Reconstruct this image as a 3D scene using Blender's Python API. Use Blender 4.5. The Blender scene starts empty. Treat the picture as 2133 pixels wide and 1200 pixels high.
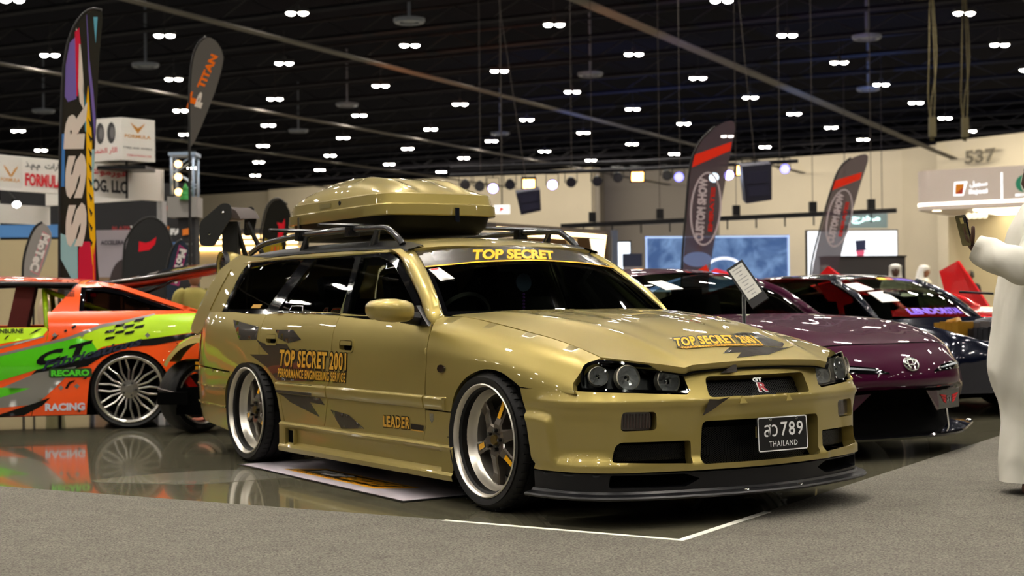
import bpy, bmesh, math, random
import numpy as np
from mathutils import Vector, Matrix
from mathutils.geometry import delaunay_2d_cdt

SC = bpy.context.scene
COL = SC.collection
R = math.radians
random.seed(7)

# ---------------------------------------------------------------- camera, world, exposure
cd = bpy.data.cameras.new('camera')
cam = bpy.data.objects.new('camera', cd)
COL.objects.link(cam)
cd.sensor_width = 36
cd.lens = 3095 / 2133 * 36
cd.clip_end = 400
cd.dof.use_dof = True
cd.dof.focus_distance = 6.6
cd.dof.aperture_fstop = 3.6
cam.matrix_world = Matrix.Translation((0, 0, .965)) @ Matrix.Rotation(R(90 + .559), 4, 'X') @ Matrix.Rotation(R(-.588), 4, 'Z')
SC.camera = cam

world = bpy.data.worlds.new('hall_air')
SC.world = world
world.use_nodes = True
world.node_tree.nodes['Background'].inputs[0].default_value = (.55, .6, .8, 1)
world.node_tree.nodes['Background'].inputs[1].default_value = .012

SC.view_settings.view_transform = 'Standard'
SC.view_settings.look = 'None'
SC.view_settings.gamma = 1
SC.view_settings.exposure = 0
SC.view_settings.use_curve_mapping = False
SC.cycles.use_denoising = True
SC.cycles.max_bounces = 6
SC.cycles.transparent_max_bounces = 12
SC.cycles.sample_clamp_indirect = 6
LAMP_POWER = 1250.0          # radiance of the high-bay lamps of the hall
# ---------------------------------------------------------------- helpers
def lin(c):
    if isinstance(c, str):
        c = [int(c[i:i+2], 16) for i in (0, 2, 4)]
    c = [x / 255 for x in c]
    return tuple(x / 12.92 if x <= .04045 else ((x + .055) / 1.055) ** 2.4 for x in c) + (1,)

MATS = {}
def mat(name, col=None, rough=.5, metal=0., coat=0., emit=None, power=1., trans=0., noise=0., nscale=60., bump=0., spec=.5, alpha=1., croug=.03):
    if name in MATS: return MATS[name]
    m = bpy.data.materials.new(name)
    m.use_nodes = True
    nt = m.node_tree
    b = nt.nodes['Principled BSDF']
    I = b.inputs
    c = lin(col) if col is not None else (0, 0, 0, 1)
    I['Base Color'].default_value = c
    I['Roughness'].default_value = rough
    I['Metallic'].default_value = metal
    I['Specular IOR Level'].default_value = spec
    I['Coat Weight'].default_value = coat
    I['Coat Roughness'].default_value = croug
    I['Transmission Weight'].default_value = trans
    I['Alpha'].default_value = alpha
    if emit is not None:
        I['Emission Color'].default_value = lin(emit)
        I['Emission Strength'].default_value = power
    if noise or bump:
        tc = nt.nodes.new('ShaderNodeTexCoord')
        n = nt.nodes.new('ShaderNodeTexNoise')
        n.inputs['Scale'].default_value = nscale
        n.inputs['Detail'].default_value = 4
        nt.links.new(tc.outputs['Object'], n.inputs['Vector'])
        if noise:
            mx = nt.nodes.new('ShaderNodeMixRGB')
            mx.inputs[1].default_value = tuple(x * (1 - noise) for x in c[:3]) + (1,)
            mx.inputs[2].default_value = tuple(min(1, x * (1 + noise)) for x in c[:3]) + (1,)
            rp = nt.nodes.new('ShaderNodeMapRange')
            rp.inputs[1].default_value = .3; rp.inputs[2].default_value = .7
            nt.links.new(n.outputs['Fac'], rp.inputs[0])
            nt.links.new(rp.outputs[0], mx.inputs[0])
            nt.links.new(mx.outputs[0], I['Base Color'])
        if bump:
            bp = nt.nodes.new('ShaderNodeBump')
            bp.inputs['Strength'].default_value = bump
            bp.inputs['Distance'].default_value = .01
            nt.links.new(n.outputs['Fac'], bp.inputs['Height'])
            nt.links.new(bp.outputs[0], I['Normal'])
    MATS[name] = m
    return m

def glass_mat(name, tint, gloss=1.0):
    """thin pane: tinted see-through plus a fresnel reflection"""
    if name in MATS: return MATS[name]
    m = bpy.data.materials.new(name); m.use_nodes = True
    nt = m.node_tree; nt.nodes.clear()
    o = nt.nodes.new('ShaderNodeOutputMaterial')
    t = nt.nodes.new('ShaderNodeBsdfTransparent'); t.inputs[0].default_value = lin(tint)
    g = nt.nodes.new('ShaderNodeBsdfGlossy'); g.inputs['Roughness'].default_value = .015
    g.inputs[0].default_value = (gloss, gloss, gloss, 1)
    f = nt.nodes.new('ShaderNodeFresnel'); f.inputs[0].default_value = 1.5
    x = nt.nodes.new('ShaderNodeMixShader')
    nt.links.new(f.outputs[0], x.inputs[0]); nt.links.new(t.outputs[0], x.inputs[1]); nt.links.new(g.outputs[0], x.inputs[2])
    nt.links.new(x.outputs[0], o.inputs[0])
    MATS[name] = m
    return m

def cloth_mat(name, col, alpha):
    """thin printed cloth that lets some light through"""
    return mat(name, col, rough=.9, alpha=alpha, spec=.1)

def mesh(name, V, F, smooth=False, sharp=None):
    me = bpy.data.meshes.new(name)
    me.from_pydata([tuple(map(float, v)) for v in V], [], [tuple(int(i) for i in f) for f in F])
    if smooth:
        me.polygons.foreach_set('use_smooth', [True] * len(me.polygons))
        if sharp: me.set_sharp_from_angle(angle=R(sharp))
    me.update()
    return me

def obj(name, me, m=None, parent=None, loc=None, rot=None, scale=None):
    if isinstance(me, tuple): me = mesh(name, *me)
    o = bpy.data.objects.new(name, me)
    COL.objects.link(o)
    if m is not None and not me.materials:
        for q in (m if isinstance(m, (list, tuple)) else [m]): me.materials.append(q)
    if parent is not None: o.parent = parent
    if loc is not None: o.location = loc
    if rot is not None: o.rotation_euler = rot
    if scale is not None: o.scale = scale
    return o

def tag(o, label, cat, group=None, kind=None):
    if label: o['label'] = label
    if cat: o['category'] = cat
    if group: o['group'] = group
    if kind: o['kind'] = kind
    return o

def thing(name, label, cat, loc=(0, 0, 0), rz=0., group=None):
    o = bpy.data.objects.new(name, None)
    COL.objects.link(o)
    o.empty_display_size = .2
    o.location = loc
    o.rotation_euler = (0, 0, rz)
    return tag(o, label, cat, group)

def structure(o):
    o['kind'] = 'structure'
    return o

def copy_tree(o, parent=None, loc=None, rz=None):
    c = o.copy()
    COL.objects.link(c)
    if parent is not None: c.parent = parent
    if loc is not None: c.location = loc
    if rz is not None: c.rotation_euler = (0, 0, rz)
    for ch in list(o.children): copy_tree(ch, c)
    return c

class MB:
    """collects simple solids into one mesh"""
    def __init__(s): s.V, s.F = [], []
    def add(s, V, F, M=None):
        n = len(s.V)
        if M is not None: V = [M @ Vector(v) for v in V]
        s.V += [tuple(v) for v in V]
        s.F += [tuple(i + n for i in f) for f in F]
        return s
    def box(s, c, d, M=None, rot=None):
        x, y, z = [q / 2 for q in d]
        V = [Vector((a*x, b*y, e*z)) for e in (-1, 1) for a, b in ((-1,-1),(1,-1),(1,1),(-1,1))]
        if rot is not None: V = [rot @ v for v in V]
        V = [v + Vector(c) for v in V]
        return s.add(V, [(3,2,1,0),(4,5,6,7),(0,1,5,4),(1,2,6,5),(2,3,7,6),(3,0,4,7)], M)
    def tube(s, pts, r, n=8, closed=False, caps=True, M=None):
        pts = [Vector(p) for p in pts]
        rr = r if isinstance(r, (list, tuple)) else [r] * len(pts)
        V, F = [], []
        k = len(pts)
        up = None
        for i, p in enumerate(pts):
            a = pts[(i-1) % k] if (closed or i > 0) else p
            b = pts[(i+1) % k] if (closed or i < k-1) else p
            t = (b - a).normalized()
            if up is None: up = t.orthogonal().normalized()
            up = (up - t * up.dot(t)).normalized()
            w = t.cross(up)
            for j in range(n):
                q = 2 * math.pi * j / n
                V.append(p + (up * math.cos(q) + w * math.sin(q)) * rr[i])
        for i in range(k if closed else k - 1):
            for j in range(n):
                A, B = i * n, ((i + 1) % k) * n
                F.append((A + j, A + (j+1) % n, B + (j+1) % n, B + j))
        if caps and not closed:
            F.append(tuple(range(n-1, -1, -1))); F.append(tuple(range((k-1)*n, k*n)))
        return s.add(V, F, M)
    def lathe(s, prof, n=32, axis='z', M=None, a0=0, a1=2*math.pi):
        """prof: (radius, height) pairs"""
        V, F = [], []
        full = abs(a1 - a0 - 2*math.pi) < 1e-6
        m = n if full else n + 1
        for r, h in prof:
            for j in range(m):
                q = a0 + (a1 - a0) * j / n
                c, d = r * math.cos(q), r * math.sin(q)
                V.append((c, d, h) if axis == 'z' else ((c, h, d) if axis == 'y' else (h, c, d)))
        for i in range(len(prof) - 1):
            for j in range(n):
                a, b = i*m + j, i*m + (j+1) % m
                F.append((a, b, b + m, a + m) if axis != 'y' else (a, a + m, b + m, b))
        return s.add(V, F, M)
    def prism(s, poly, d, M=None, z0=0.):
        """extrude a 2D outline (ccw) along +z by d"""
        n = len(poly)
        V = [(x, y, z0) for x, y in poly] + [(x, y, z0 + d) for x, y in poly]
        F = [tuple(range(n-1, -1, -1)), tuple(range(n, 2*n))] + [(i, (i+1) % n, n + (i+1) % n, n + i) for i in range(n)]
        return s.add(V, F, M)
    def me(s, name, smooth=False, sharp=None): return mesh(name, s.V, s.F, smooth, sharp)
    def obj(s, name, m, parent=None, smooth=False, sharp=None, **k):
        return obj(name, s.me(name, smooth, sharp), m, parent, **k)

def rows_mesh(name, rows, close_u=False, caps=False, smooth=True, sharp=40):
    """skin a list of equally long point rows"""
    n = len(rows[0]); V = [p for r in rows for p in r]; F = []
    for i in range(len(rows) - 1):
        for j in range(n if close_u else n - 1):
            F.append((i*n + j, i*n + (j+1) % n, (i+1)*n + (j+1) % n, (i+1)*n + j))
    if caps:
        F.append(tuple(range(n-1, -1, -1))); F.append(tuple(range((len(rows)-1)*n, len(rows)*n)))
    return mesh(name, V, F, smooth, sharp)

def inpoly(P, poly):
    x, y = P[:, 0], P[:, 1]
    r = np.zeros(len(P), bool)
    n = len(poly)
    for i in range(n):
        x0, y0 = poly[i]; x1, y1 = poly[(i+1) % n]
        if y0 == y1: continue
        c = ((y0 > y) != (y1 > y)) & (x < (x1-x0)*(y-y0)/(y1-y0) + x0)
        r ^= c
    return r

def area2(p): return sum(p[i][0]*p[(i+1) % len(p)][1] - p[(i+1) % len(p)][0]*p[i][1] for i in range(len(p)))

def rounded(poly, r, n=4):
    """round the corners of a 2D outline (r: one radius or one per corner)"""
    out = []; k = len(poly)
    for i in range(k):
        p = Vector(poly[i]); a = Vector(poly[i-1]); b = Vector(poly[(i+1) % k])
        q = r[i] if isinstance(r, (list, tuple)) else r
        q = min(q, (a-p).length*.45, (b-p).length*.45)
        if q <= 1e-5: out.append(tuple(p)); continue
        s = p + (a-p).normalized()*q; e = p + (b-p).normalized()*q
        for j in range(n + 1):
            t = j / n
            out.append(tuple(s*(1-t)**2 + p*2*t*(1-t) + e*t*t))
    return out

def spline(pts, n=6, closed=False):
    """Catmull-Rom through points"""
    P = [np.array(p, float) for p in pts]; out = []; k = len(P)
    for i in range(k if closed else k - 1):
        p1, p2 = P[i], P[(i+1) % k]
        p0 = P[i-1] if (i > 0 or closed) else p1*2 - p2
        p3 = P[(i+2) % k] if (i + 2 < k or closed) else p2*2 - p1
        for j in range(n):
            t = j / n
            out.append(tuple(.5*((2*p1) + (p2-p0)*t + (2*p0-5*p1+4*p2-p3)*t*t + (3*p1-p0-3*p2+p3)*t**3)))
    if not closed: out.append(tuple(P[-1]))
    return out

def inset(poly, d):
    """move an outline inwards by d"""
    s = 1 if area2(poly) > 0 else -1
    out = []; k = len(poly)
    for i in range(k):
        a, p, b = Vector(poly[i-1]), Vector(poly[i]), Vector(poly[(i+1) % k])
        e, f = (p-a), (b-p)
        if e.length < 1e-9 or f.length < 1e-9: out.append(tuple(p)); continue
        e.normalize(); f.normalize()
        n1, n2 = Vector((-e.y, e.x))*s, Vector((-f.y, f.x))*s
        n = n1 + n2
        l = n.length
        if l < .3: n = n1; l = 1
        out.append(tuple(p + n/l * d / max(.5, (1+n1.dot(n2))/2)**.5))
    return out

def dense(poly, step):
    out = []; k = len(poly)
    for i in range(k):
        a, b = np.array(poly[i], float), np.array(poly[(i+1) % k], float)
        m = max(1, int(math.ceil(np.linalg.norm(b-a)/step - 1e-6)))
        for j in range(m): out.append(tuple(a + (b-a)*j/m))
    return out

def tri2d(outline, holes=(), step=.03):
    """triangulate an outline with holes on a regular grid; returns points and faces"""
    loops = [dense(outline, step)] + [dense(h, step) for h in holes]
    pts = []; edges = []
    for L in loops:
        n0 = len(pts); pts += L
        edges += [(n0+i, n0+(i+1) % len(L)) for i in range(len(L))]
    B = np.array(pts)
    x0, y0 = B.min(0); x1, y1 = B.max(0)
    gx, gy = np.meshgrid(np.arange(x0, x1, step), np.arange(y0, y1, step))
    gx = gx + (np.arange(gx.shape[0]) % 2)[:, None]*step*.5
    G = np.stack([gx.ravel(), gy.ravel()], 1)
    k = inpoly(G, loops[0])
    for h in loops[1:]: k &= ~inpoly(G, h)
    G = G[k]
    if len(G):
        d = np.full(len(G), 9.)
        for i in range(0, len(B), 256):
            d = np.minimum(d, np.sqrt(((G[:, None]-B[None, i:i+256])**2).sum(2)).min(1))
        G = G[d > step*.45]
    allp = [Vector(p) for p in pts] + [Vector(p) for p in G.tolist()]
    v, e, f, *_ = delaunay_2d_cdt(allp, edges, [], 0, 1e-6)
    V = np.array([tuple(p) for p in v])
    F = [t for t in f]
    T = np.array([[*t[:3]] for t in F])
    C = V[T].mean(1)
    ok = inpoly(C, loops[0])
    for h in loops[1:]: ok &= ~inpoly(C, h)
    T = T[ok]
    a = V[T]; ar = (a[:,1,0]-a[:,0,0])*(a[:,2,1]-a[:,0,1])-(a[:,2,0]-a[:,0,0])*(a[:,1,1]-a[:,0,1])
    T[ar < 0] = T[ar < 0][:, ::-1]
    return V, T[np.abs(ar) > 1e-10]

def panel(S, outline, holes=(), step=.03, depth=.012, off=0., out=1, mirror=False, name='panel', hole_depth=None, flat=False):
    """a sheet on surface S cut to an outline, with returned edges; out=+-1 picks the outer side"""
    P, T = tri2d(outline, holes, step)
    X = S(P[:, 0], P[:, 1]); N = S.normal(P[:, 0], P[:, 1]) * out
    X = X + N*off
    T = T if out > 0 else T[:, ::-1]
    E = {}
    for t in T.tolist():
        for a, b in ((t[0],t[1]),(t[1],t[2]),(t[2],t[0])):
            if (b, a) in E: del E[(b, a)]
            else: E[(a, b)] = 1
    V = X.tolist(); F = T.tolist(); n = len(V)
    if depth:
        hd = hole_depth if hole_depth is not None else depth
        hp = [np.array(dense(h, step)) for h in holes]
        def dep(i):
            for h in hp:
                if np.abs(h - P[i]).sum(1).min() < 1e-4: return hd
            return depth
        idx = sorted({i for e in E for i in e}); top = {}; bot = {}
        for i in idx:
            top[i] = len(V); V.append(X[i].tolist())
            bot[i] = len(V); V.append((X[i] - N[i]*dep(i)).tolist())
        for a, b in E: F.append((top[b], top[a], bot[a], bot[b]))
    if mirror:
        V = [(x, -y, z) for x, y, z in V]; F = [tuple(f)[::-1] for f in F]
    return mesh(name, V, F, not flat)

# flat lettering -----------------------------------------------------------------
_TXT = {}
def text2d(s, bold=0., res=3, space=1.):
    key = (s, bold, res, space)
    if key in _TXT: return _TXT[key]
    cu = bpy.data.curves.new('lettering', 'FONT')
    cu.body = s; cu.offset = bold; cu.resolution_u = res; cu.size = 1; cu.space_character = space
    o = bpy.data.objects.new('lettering', cu)
    COL.objects.link(o)
    dg = bpy.context.evaluated_depsgraph_get()
    ev = o.evaluated_get(dg); me = ev.to_mesh()
    V = np.array([tuple(v.co)[:2] for v in me.vertices]) if len(me.vertices) else np.zeros((0, 2))
    F = [tuple(p.vertices) for p in me.polygons]
    ev.to_mesh_clear()
    bpy.data.objects.remove(o); bpy.data.curves.remove(cu)
    _TXT[key] = (V, F)
    return V, F

def quad_text(fn, s, quad, bold=.0, box=None, res=3, space=1., off=.0015, out=1, shear=0., name='lettering'):
    """lettering fitted into the (u,v) quad TL,TR,BR,BL and laid on fn(u,v)->xyz (a Surf) """
    V, F = text2d(s, bold, res, space)
    if not len(V): return None
    W = box if box is not None else (V[:, 0].min(), V[:, 1].min(), V[:, 0].max(), V[:, 1].max())
    a = (V[:, 0]-W[0])/(W[2]-W[0]); b = (V[:, 1]-W[1])/(W[3]-W[1])
    a = a + shear*(b-.5)
    tl, tr, br, bl = [np.array(q, float) for q in quad]
    Q = ((1-a)*b)[:, None]*tl + (a*b)[:, None]*tr + (a*(1-b))[:, None]*br + ((1-a)*(1-b))[:, None]*bl
    X = fn(Q[:, 0], Q[:, 1]) + fn.normal(Q[:, 0], Q[:, 1])*out*off
    return mesh(name, X.tolist(), F)

def text_box(s, bold=0., res=3, space=1.):
    V, F = text2d(s, bold, res, space)
    return (V[:, 0].min(), V[:, 1].min(), V[:, 0].max(), V[:, 1].max())

class Flat(object):
    """a flat sheet as a surface: origin + u*U + v*W"""
    def __init__(s, o, U, W): s.o, s.U, s.W = np.array(o, float), np.array(U, float), np.array(W, float)
    def __call__(s, u, v):
        u, v = np.atleast_1d(np.asarray(u, float)), np.atleast_1d(np.asarray(v, float))
        return s.o + u[:, None]*s.U + v[:, None]*s.W
    def normal(s, u, v, e=0):
        n = np.cross(s.U, s.W); n = n/np.linalg.norm(n)
        return np.broadcast_to(n, (len(np.atleast_1d(u)), 3))

def rect_text(F, s, x0, y0, x1, y1, m, parent, bold=0., off=.003, name='lettering', out=1, shear=0., res=2, space=1., flip=False):
    q = [(x0, y1), (x1, y1), (x1, y0), (x0, y0)]
    if flip: q = [q[1], q[0], q[3], q[2]]
    me = quad_text(F, s, q, bold, off=off, out=out, name=name, shear=shear, res=res, space=space)
    return obj(name, me, m, parent) if me else None

def patch(F, poly, m, parent, name, off=.002, out=1, step=None, holes=()):
    """thin printed shape on a surface"""
    if step is None and not holes and isinstance(F, Flat):
        P = np.array(poly); X = F(P[:, 0], P[:, 1]) + F.normal(P[:, 0], P[:, 1])*off*out
        f = list(range(len(poly)))
        if (area2(poly) > 0) != (out > 0): f = f[::-1]
        return obj(name, mesh(name, X.tolist(), [f]), m, parent)
    return obj(name, panel(F, poly, holes, step or .05, 0, off, out, name=name), m, parent)
# ---------------------------------------------------------------- smooth surfaces
def _tan(x, Y, ax):
    """three-point tangents of samples Y at knots x along axis ax"""
    Y = np.moveaxis(Y, ax, 0)
    h = np.diff(x)
    hh = h.reshape((-1,) + (1,) * (Y.ndim - 1))
    d = np.diff(Y, axis=0) / hh
    T = np.empty_like(Y)
    T[0], T[-1] = d[0], d[-1]
    if len(x) > 2:
        T[1:-1] = (d[:-1] * hh[1:] + d[1:] * hh[:-1]) / (hh[1:] + hh[:-1])
    return np.moveaxis(T, 0, ax)

class Surf:
    """bicubic surface through a grid of points"""
    def __init__(s, us, vs, P):
        s.us, s.vs, s.P = np.array(us, float), np.array(vs, float), np.array(P, float)
        s.Tv = _tan(s.vs, s.P, 1)
    @staticmethod
    def _h(t):
        return 2*t**3-3*t*t+1, t**3-2*t*t+t, -2*t**3+3*t*t, t**3-t*t
    def __call__(s, u, v):
        u, v = np.atleast_1d(np.asarray(u, float)), np.atleast_1d(np.asarray(v, float))
        u, v = np.broadcast_arrays(u, v)
        uc, vc = np.clip(u, s.us[0], s.us[-1]), np.clip(v, s.vs[0], s.vs[-1])
        j = np.clip(np.searchsorted(s.vs, vc) - 1, 0, len(s.vs) - 2)
        hv = (s.vs[j+1] - s.vs[j]); t = (vc - s.vs[j]) / hv
        a, b, c, d = [q[:, None, None] for q in s._h(t)]
        P, T = np.moveaxis(s.P, 1, 0), np.moveaxis(s.Tv, 1, 0)
        R = a*P[j] + b*hv[:, None, None]*T[j] + c*P[j+1] + d*hv[:, None, None]*T[j+1]
        R = R + (v - vc)[:, None, None] * T[np.where(v < vc, 0, len(s.vs)-1)]
        Tu = _tan(s.us, R, 1)
        i = np.clip(np.searchsorted(s.us, uc) - 1, 0, len(s.us) - 2)
        hu = s.us[i+1] - s.us[i]; t = (uc - s.us[i]) / hu
        a, b, c, d = [q[:, None] for q in s._h(t)]
        n = np.arange(len(u))
        Q = a*R[n, i] + b*hu[:, None]*Tu[n, i] + c*R[n, i+1] + d*hu[:, None]*Tu[n, i+1]
        return Q + (u - uc)[:, None] * Tu[n, np.where(u < uc, 0, len(s.us)-1)]
    def normal(s, u, v, e=2e-3):
        u, v = np.asarray(u, float), np.asarray(v, float)
        n = np.cross(s(u+e, v) - s(u-e, v), s(u, v+e) - s(u, v-e))
        return n / np.maximum(np.linalg.norm(n, axis=1, keepdims=True), 1e-12)

# ---------------------------------------------------------------- surfaces of the gold wagon (x forward from the front axle, y left, z up)
def _side():
    V = [.18, .30, .45, .55, .66, .78, .86, .925]
    rows = [  # x, half widths per row, heights of the last three rows
        (-3.72, (.735,.76,.772,.772,.766,.752,.73,.70), None),
        (-3.60, (.78,.80,.812,.812,.806,.794,.774,.74), None),
        (-3.25, (.825,.845,.855,.855,.848,.832,.81,.768), None),
        (-2.95, (.845,.862,.87,.87,.858,.838,.813,.773), None),
        (-2.72, (.85,.866,.875,.873,.86,.839,.814,.775), None),
        (-2.35, (.845,.858,.866,.865,.855,.838,.813,.775), None),
        (-1.9, (.83,.85,.857,.858,.852,.836,.812,.775), None),
        (-1.3, (.83,.845,.855,.857,.852,.836,.812,.775), (.775,.85,.905)),
        (-.75, (.83,.845,.856,.858,.852,.836,.812,.772), (.77,.84,.888)),
        (-.45, (.835,.852,.862,.862,.854,.838,.80,.70), (.765,.84,.898)),
        (-.2, (.845,.862,.872,.872,.863,.842,.79,.69), (.745,.825,.871)),
        (.05, (.85,.872,.882,.88,.868,.845,.785,.69), (.725,.795,.837)),
        (.3, (.85,.875,.885,.88,.866,.838,.778,.69), (.70,.765,.803)),
        (.5, (.84,.868,.876,.87,.856,.822,.766,.69), (.675,.733,.766)),
        (.7, (.81,.845,.852,.845,.83,.796,.752,.69), (.64,.69,.718)),
    ]
    P = []
    for x, w, zz in rows:
        z = list(V)
        if zz: z[5:] = zz
        if x > .2: z[4] = .66 - (x-.2)*.12
        P.append([(x, -a, b) for a, b in zip(w, z)])
    return Surf([r[0] for r in rows], V, P)
SIDE = _side()

def _front():
    Z = [.07, .16, .235, .30, .40, .48, .545, .60, .66, .72]
    cols = [  # u, then (x, y) low / mid / high
        (-1.42, (.28,.885), (.28,.885), (.28,.87)),
        (-1.2, (.50,.878), (.50,.878), (.50,.855)),
        (-1.03, (.66,.838), (.66,.842), (.635,.815)),
        (-.88, (.775,.755), (.772,.758), (.735,.735)),
        (-.68, (.858,.60), (.85,.60), (.805,.595)),
        (-.48, (.91,.42), (.905,.42), (.85,.42)),
        (-.24, (.955,.21), (.945,.21), (.885,.21)),
        (0, (.97,0), (.96,0), (.895,0))]
    cols = cols + [(-u, (a[0],-a[1]), (b[0],-b[1]), (c[0],-c[1])) for u, a, b, c in cols[-2::-1]]
    off = {.07:(0,.0), .16:(0,.0), .235:(0,.02), .30:(0,.04), .40:(0,.7), .48:(0,1.), .545:(0,1.), .60:(.4,0), .66:(.8,0), .72:(1.25,0)}
    P = []
    for u, lo, mi, hi in cols:
        lo, mi, hi = map(np.array, (lo, mi, hi))
        col = []
        for z in Z:
            a, m = off[z]
            p = mi + (hi-mi)*a if z >= .545 else lo + (mi-lo)*m
            col.append((p[0], -p[1], z))
        P.append(col)
    return Surf([c[0] for c in cols], Z, P)
FRONT = _front()

def _hood():
    Y = [0, .2, .38, .47, .57, .69, .76]
    rows = [
        (-.80, (.945,.945,.94,.936,.925,.908,.895)),
        (-.55, (.937,.937,.933,.929,.918,.902,.885)),
        (-.35, (.928,.928,.924,.919,.905,.888,.87)),
        (-.15, (.916,.915,.91,.903,.887,.865,.845)),
        (.1, (.896,.894,.887,.878,.858,.831,.81)),
        (.35, (.862,.859,.85,.838,.818,.794,.775)),
        (.55, (.815,.812,.802,.79,.772,.753,.74)),
        (.70, (.772,.768,.757,.745,.73,.717,.705)),
        (.82, (.733,.729,.717,.706,.695,.687,.68)),
        (.92, (.697,.693,.682,.672,.664,.658,.65)),
        (1.0, (.66,.656,.646,.638,.632,.628,.62))]
    ys = [-y for y in Y[::-1]] + Y[1:]
    return Surf([r[0] for r in rows], ys, [[(x, y, z) for y, z in zip(ys, list(zz[::-1]) + list(zz[1:]))] for x, zz in rows])
HOOD = _hood()

def _roof():
    Y = [0, .25, .45, .56, .62, .66]
    rows = [
        (-.98, (1.262,1.256,1.245,1.238,1.228,1.212)),
        (-1.08, (1.295,1.29,1.275,1.258,1.245,1.225)),
        (-1.25, (1.325,1.32,1.303,1.284,1.265,1.238)),
        (-1.6, (1.345,1.34,1.322,1.30,1.278,1.246)),
        (-2.2, (1.352,1.346,1.328,1.305,1.282,1.25)),
        (-2.9, (1.342,1.336,1.318,1.296,1.275,1.245)),
        (-3.2, (1.328,1.322,1.304,1.284,1.262,1.23)),
        (-3.42, (1.30,1.295,1.278,1.262,1.24,1.205)),
        (-3.55, (1.26,1.256,1.242,1.226,1.2,1.165))][::-1]
    ys = [-y for y in Y[::-1]] + Y[1:]
    return Surf([r[0] for r in rows], ys, [[(x, y, z) for y, z in zip(ys, list(zz[::-1]) + list(zz[1:]))] for x, zz in rows])
ROOF = _roof()

def _glass():   # windscreen: u across (-1..1), v up (0..1)
    us = [-1, -.8, -.4, 0, .4, .8, 1]
    bx = {1:-.60, .8:-.53, .4:-.44, 0:-.41}
    tx = {1:-1.10, .8:-1.06, .4:-1.025, 0:-1.01}
    P = []
    for u in us:
        a = abs(u)
        b = np.array((bx[a], .715*u, .915 - .0*a)); t = np.array((tx[a], .58*u, 1.268 - .03*a**2))
        col = []
        for v in (0, .33, .66, 1):
            p = b + (t-b)*v; p = p + np.array((.55, 0, .8))*(.022*4*v*(1-v))
            col.append(p)
        P.append(col)
    return Surf(us, (0, .33, .66, 1), P)
GLASS = _glass()

def _cabin():   # side windows: u = x, v = z
    V = [.86, .98, 1.10, 1.20, 1.26]
    P = []
    U = [-3.78, -3.55, -3.3, -2.9, -2.2, -1.5, -.9, -.7]
    for x in U:
        k = 1.0 if x > -2.9 else 1 - .06*((-2.9-x)/.88)**1.5
        P.append([(x, -w*k, z) for w, z in zip((.785,.748,.705,.665,.638), V)])
    return Surf(U, V, P)
CABIN = _cabin()

class Relief(Surf):
    """a surface with modelled relief added along its normal"""
    def __init__(s, base, fn): s.base, s.fn = base, fn
    def __call__(s, u, v):
        u, v = np.atleast_1d(np.asarray(u, float)), np.atleast_1d(np.asarray(v, float))
        u, v = np.broadcast_arrays(u, v)
        return s.base(u, v) + s.base.normal(u, v) * s.fn(u, v)[:, None]
def sstep(a, b, x):
    t = np.clip((x - a) / (b - a), 0, 1)
    return t*t*(3 - 2*t)
def _bumper_relief(u, v):
    a = np.abs(u)
    d = .012*np.exp(-((v-.53)/.016)**2)*sstep(1.30, 1.15, a)               # horizontal crease
    edge = 1.115 + (v-.29)*.17                                             # raised blade behind the shallow flank
    k = sstep(.262, .285, v)*sstep(.488-.25*np.maximum(0, 1.2-a), .462-.25*np.maximum(0, 1.2-a), v)
    d = d + .020*sstep(edge-.012, edge+.014, a)*k
    d = d - .010*sstep(1.12, 1.06, a)*sstep(.78, .90, a)*sstep(.285, .33, v)*sstep(.49, .44, v)
    d = d + .013*sstep(.292, .268, v)*sstep(.30, .48, a)*sstep(1.27, 1.2, a)   # ledge above the chin
    d = d + .010*sstep(.50, .47, a)*sstep(.30, .26, v)
    return d
BUMPER = Relief(FRONT, _bumper_relief)
BONNET = Relief(HOOD, lambda u, v: .007*np.exp(-((np.abs(v)-(.40+.10*sstep(.9, -.4, u)))/.028)**2)*sstep(.92, .75, u)*sstep(-.5, -.2, u) - .006*np.exp(-((np.abs(v)-.2)/.06)**2)*sstep(.75, .5, u)*sstep(-.4, -.1, u))
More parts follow.
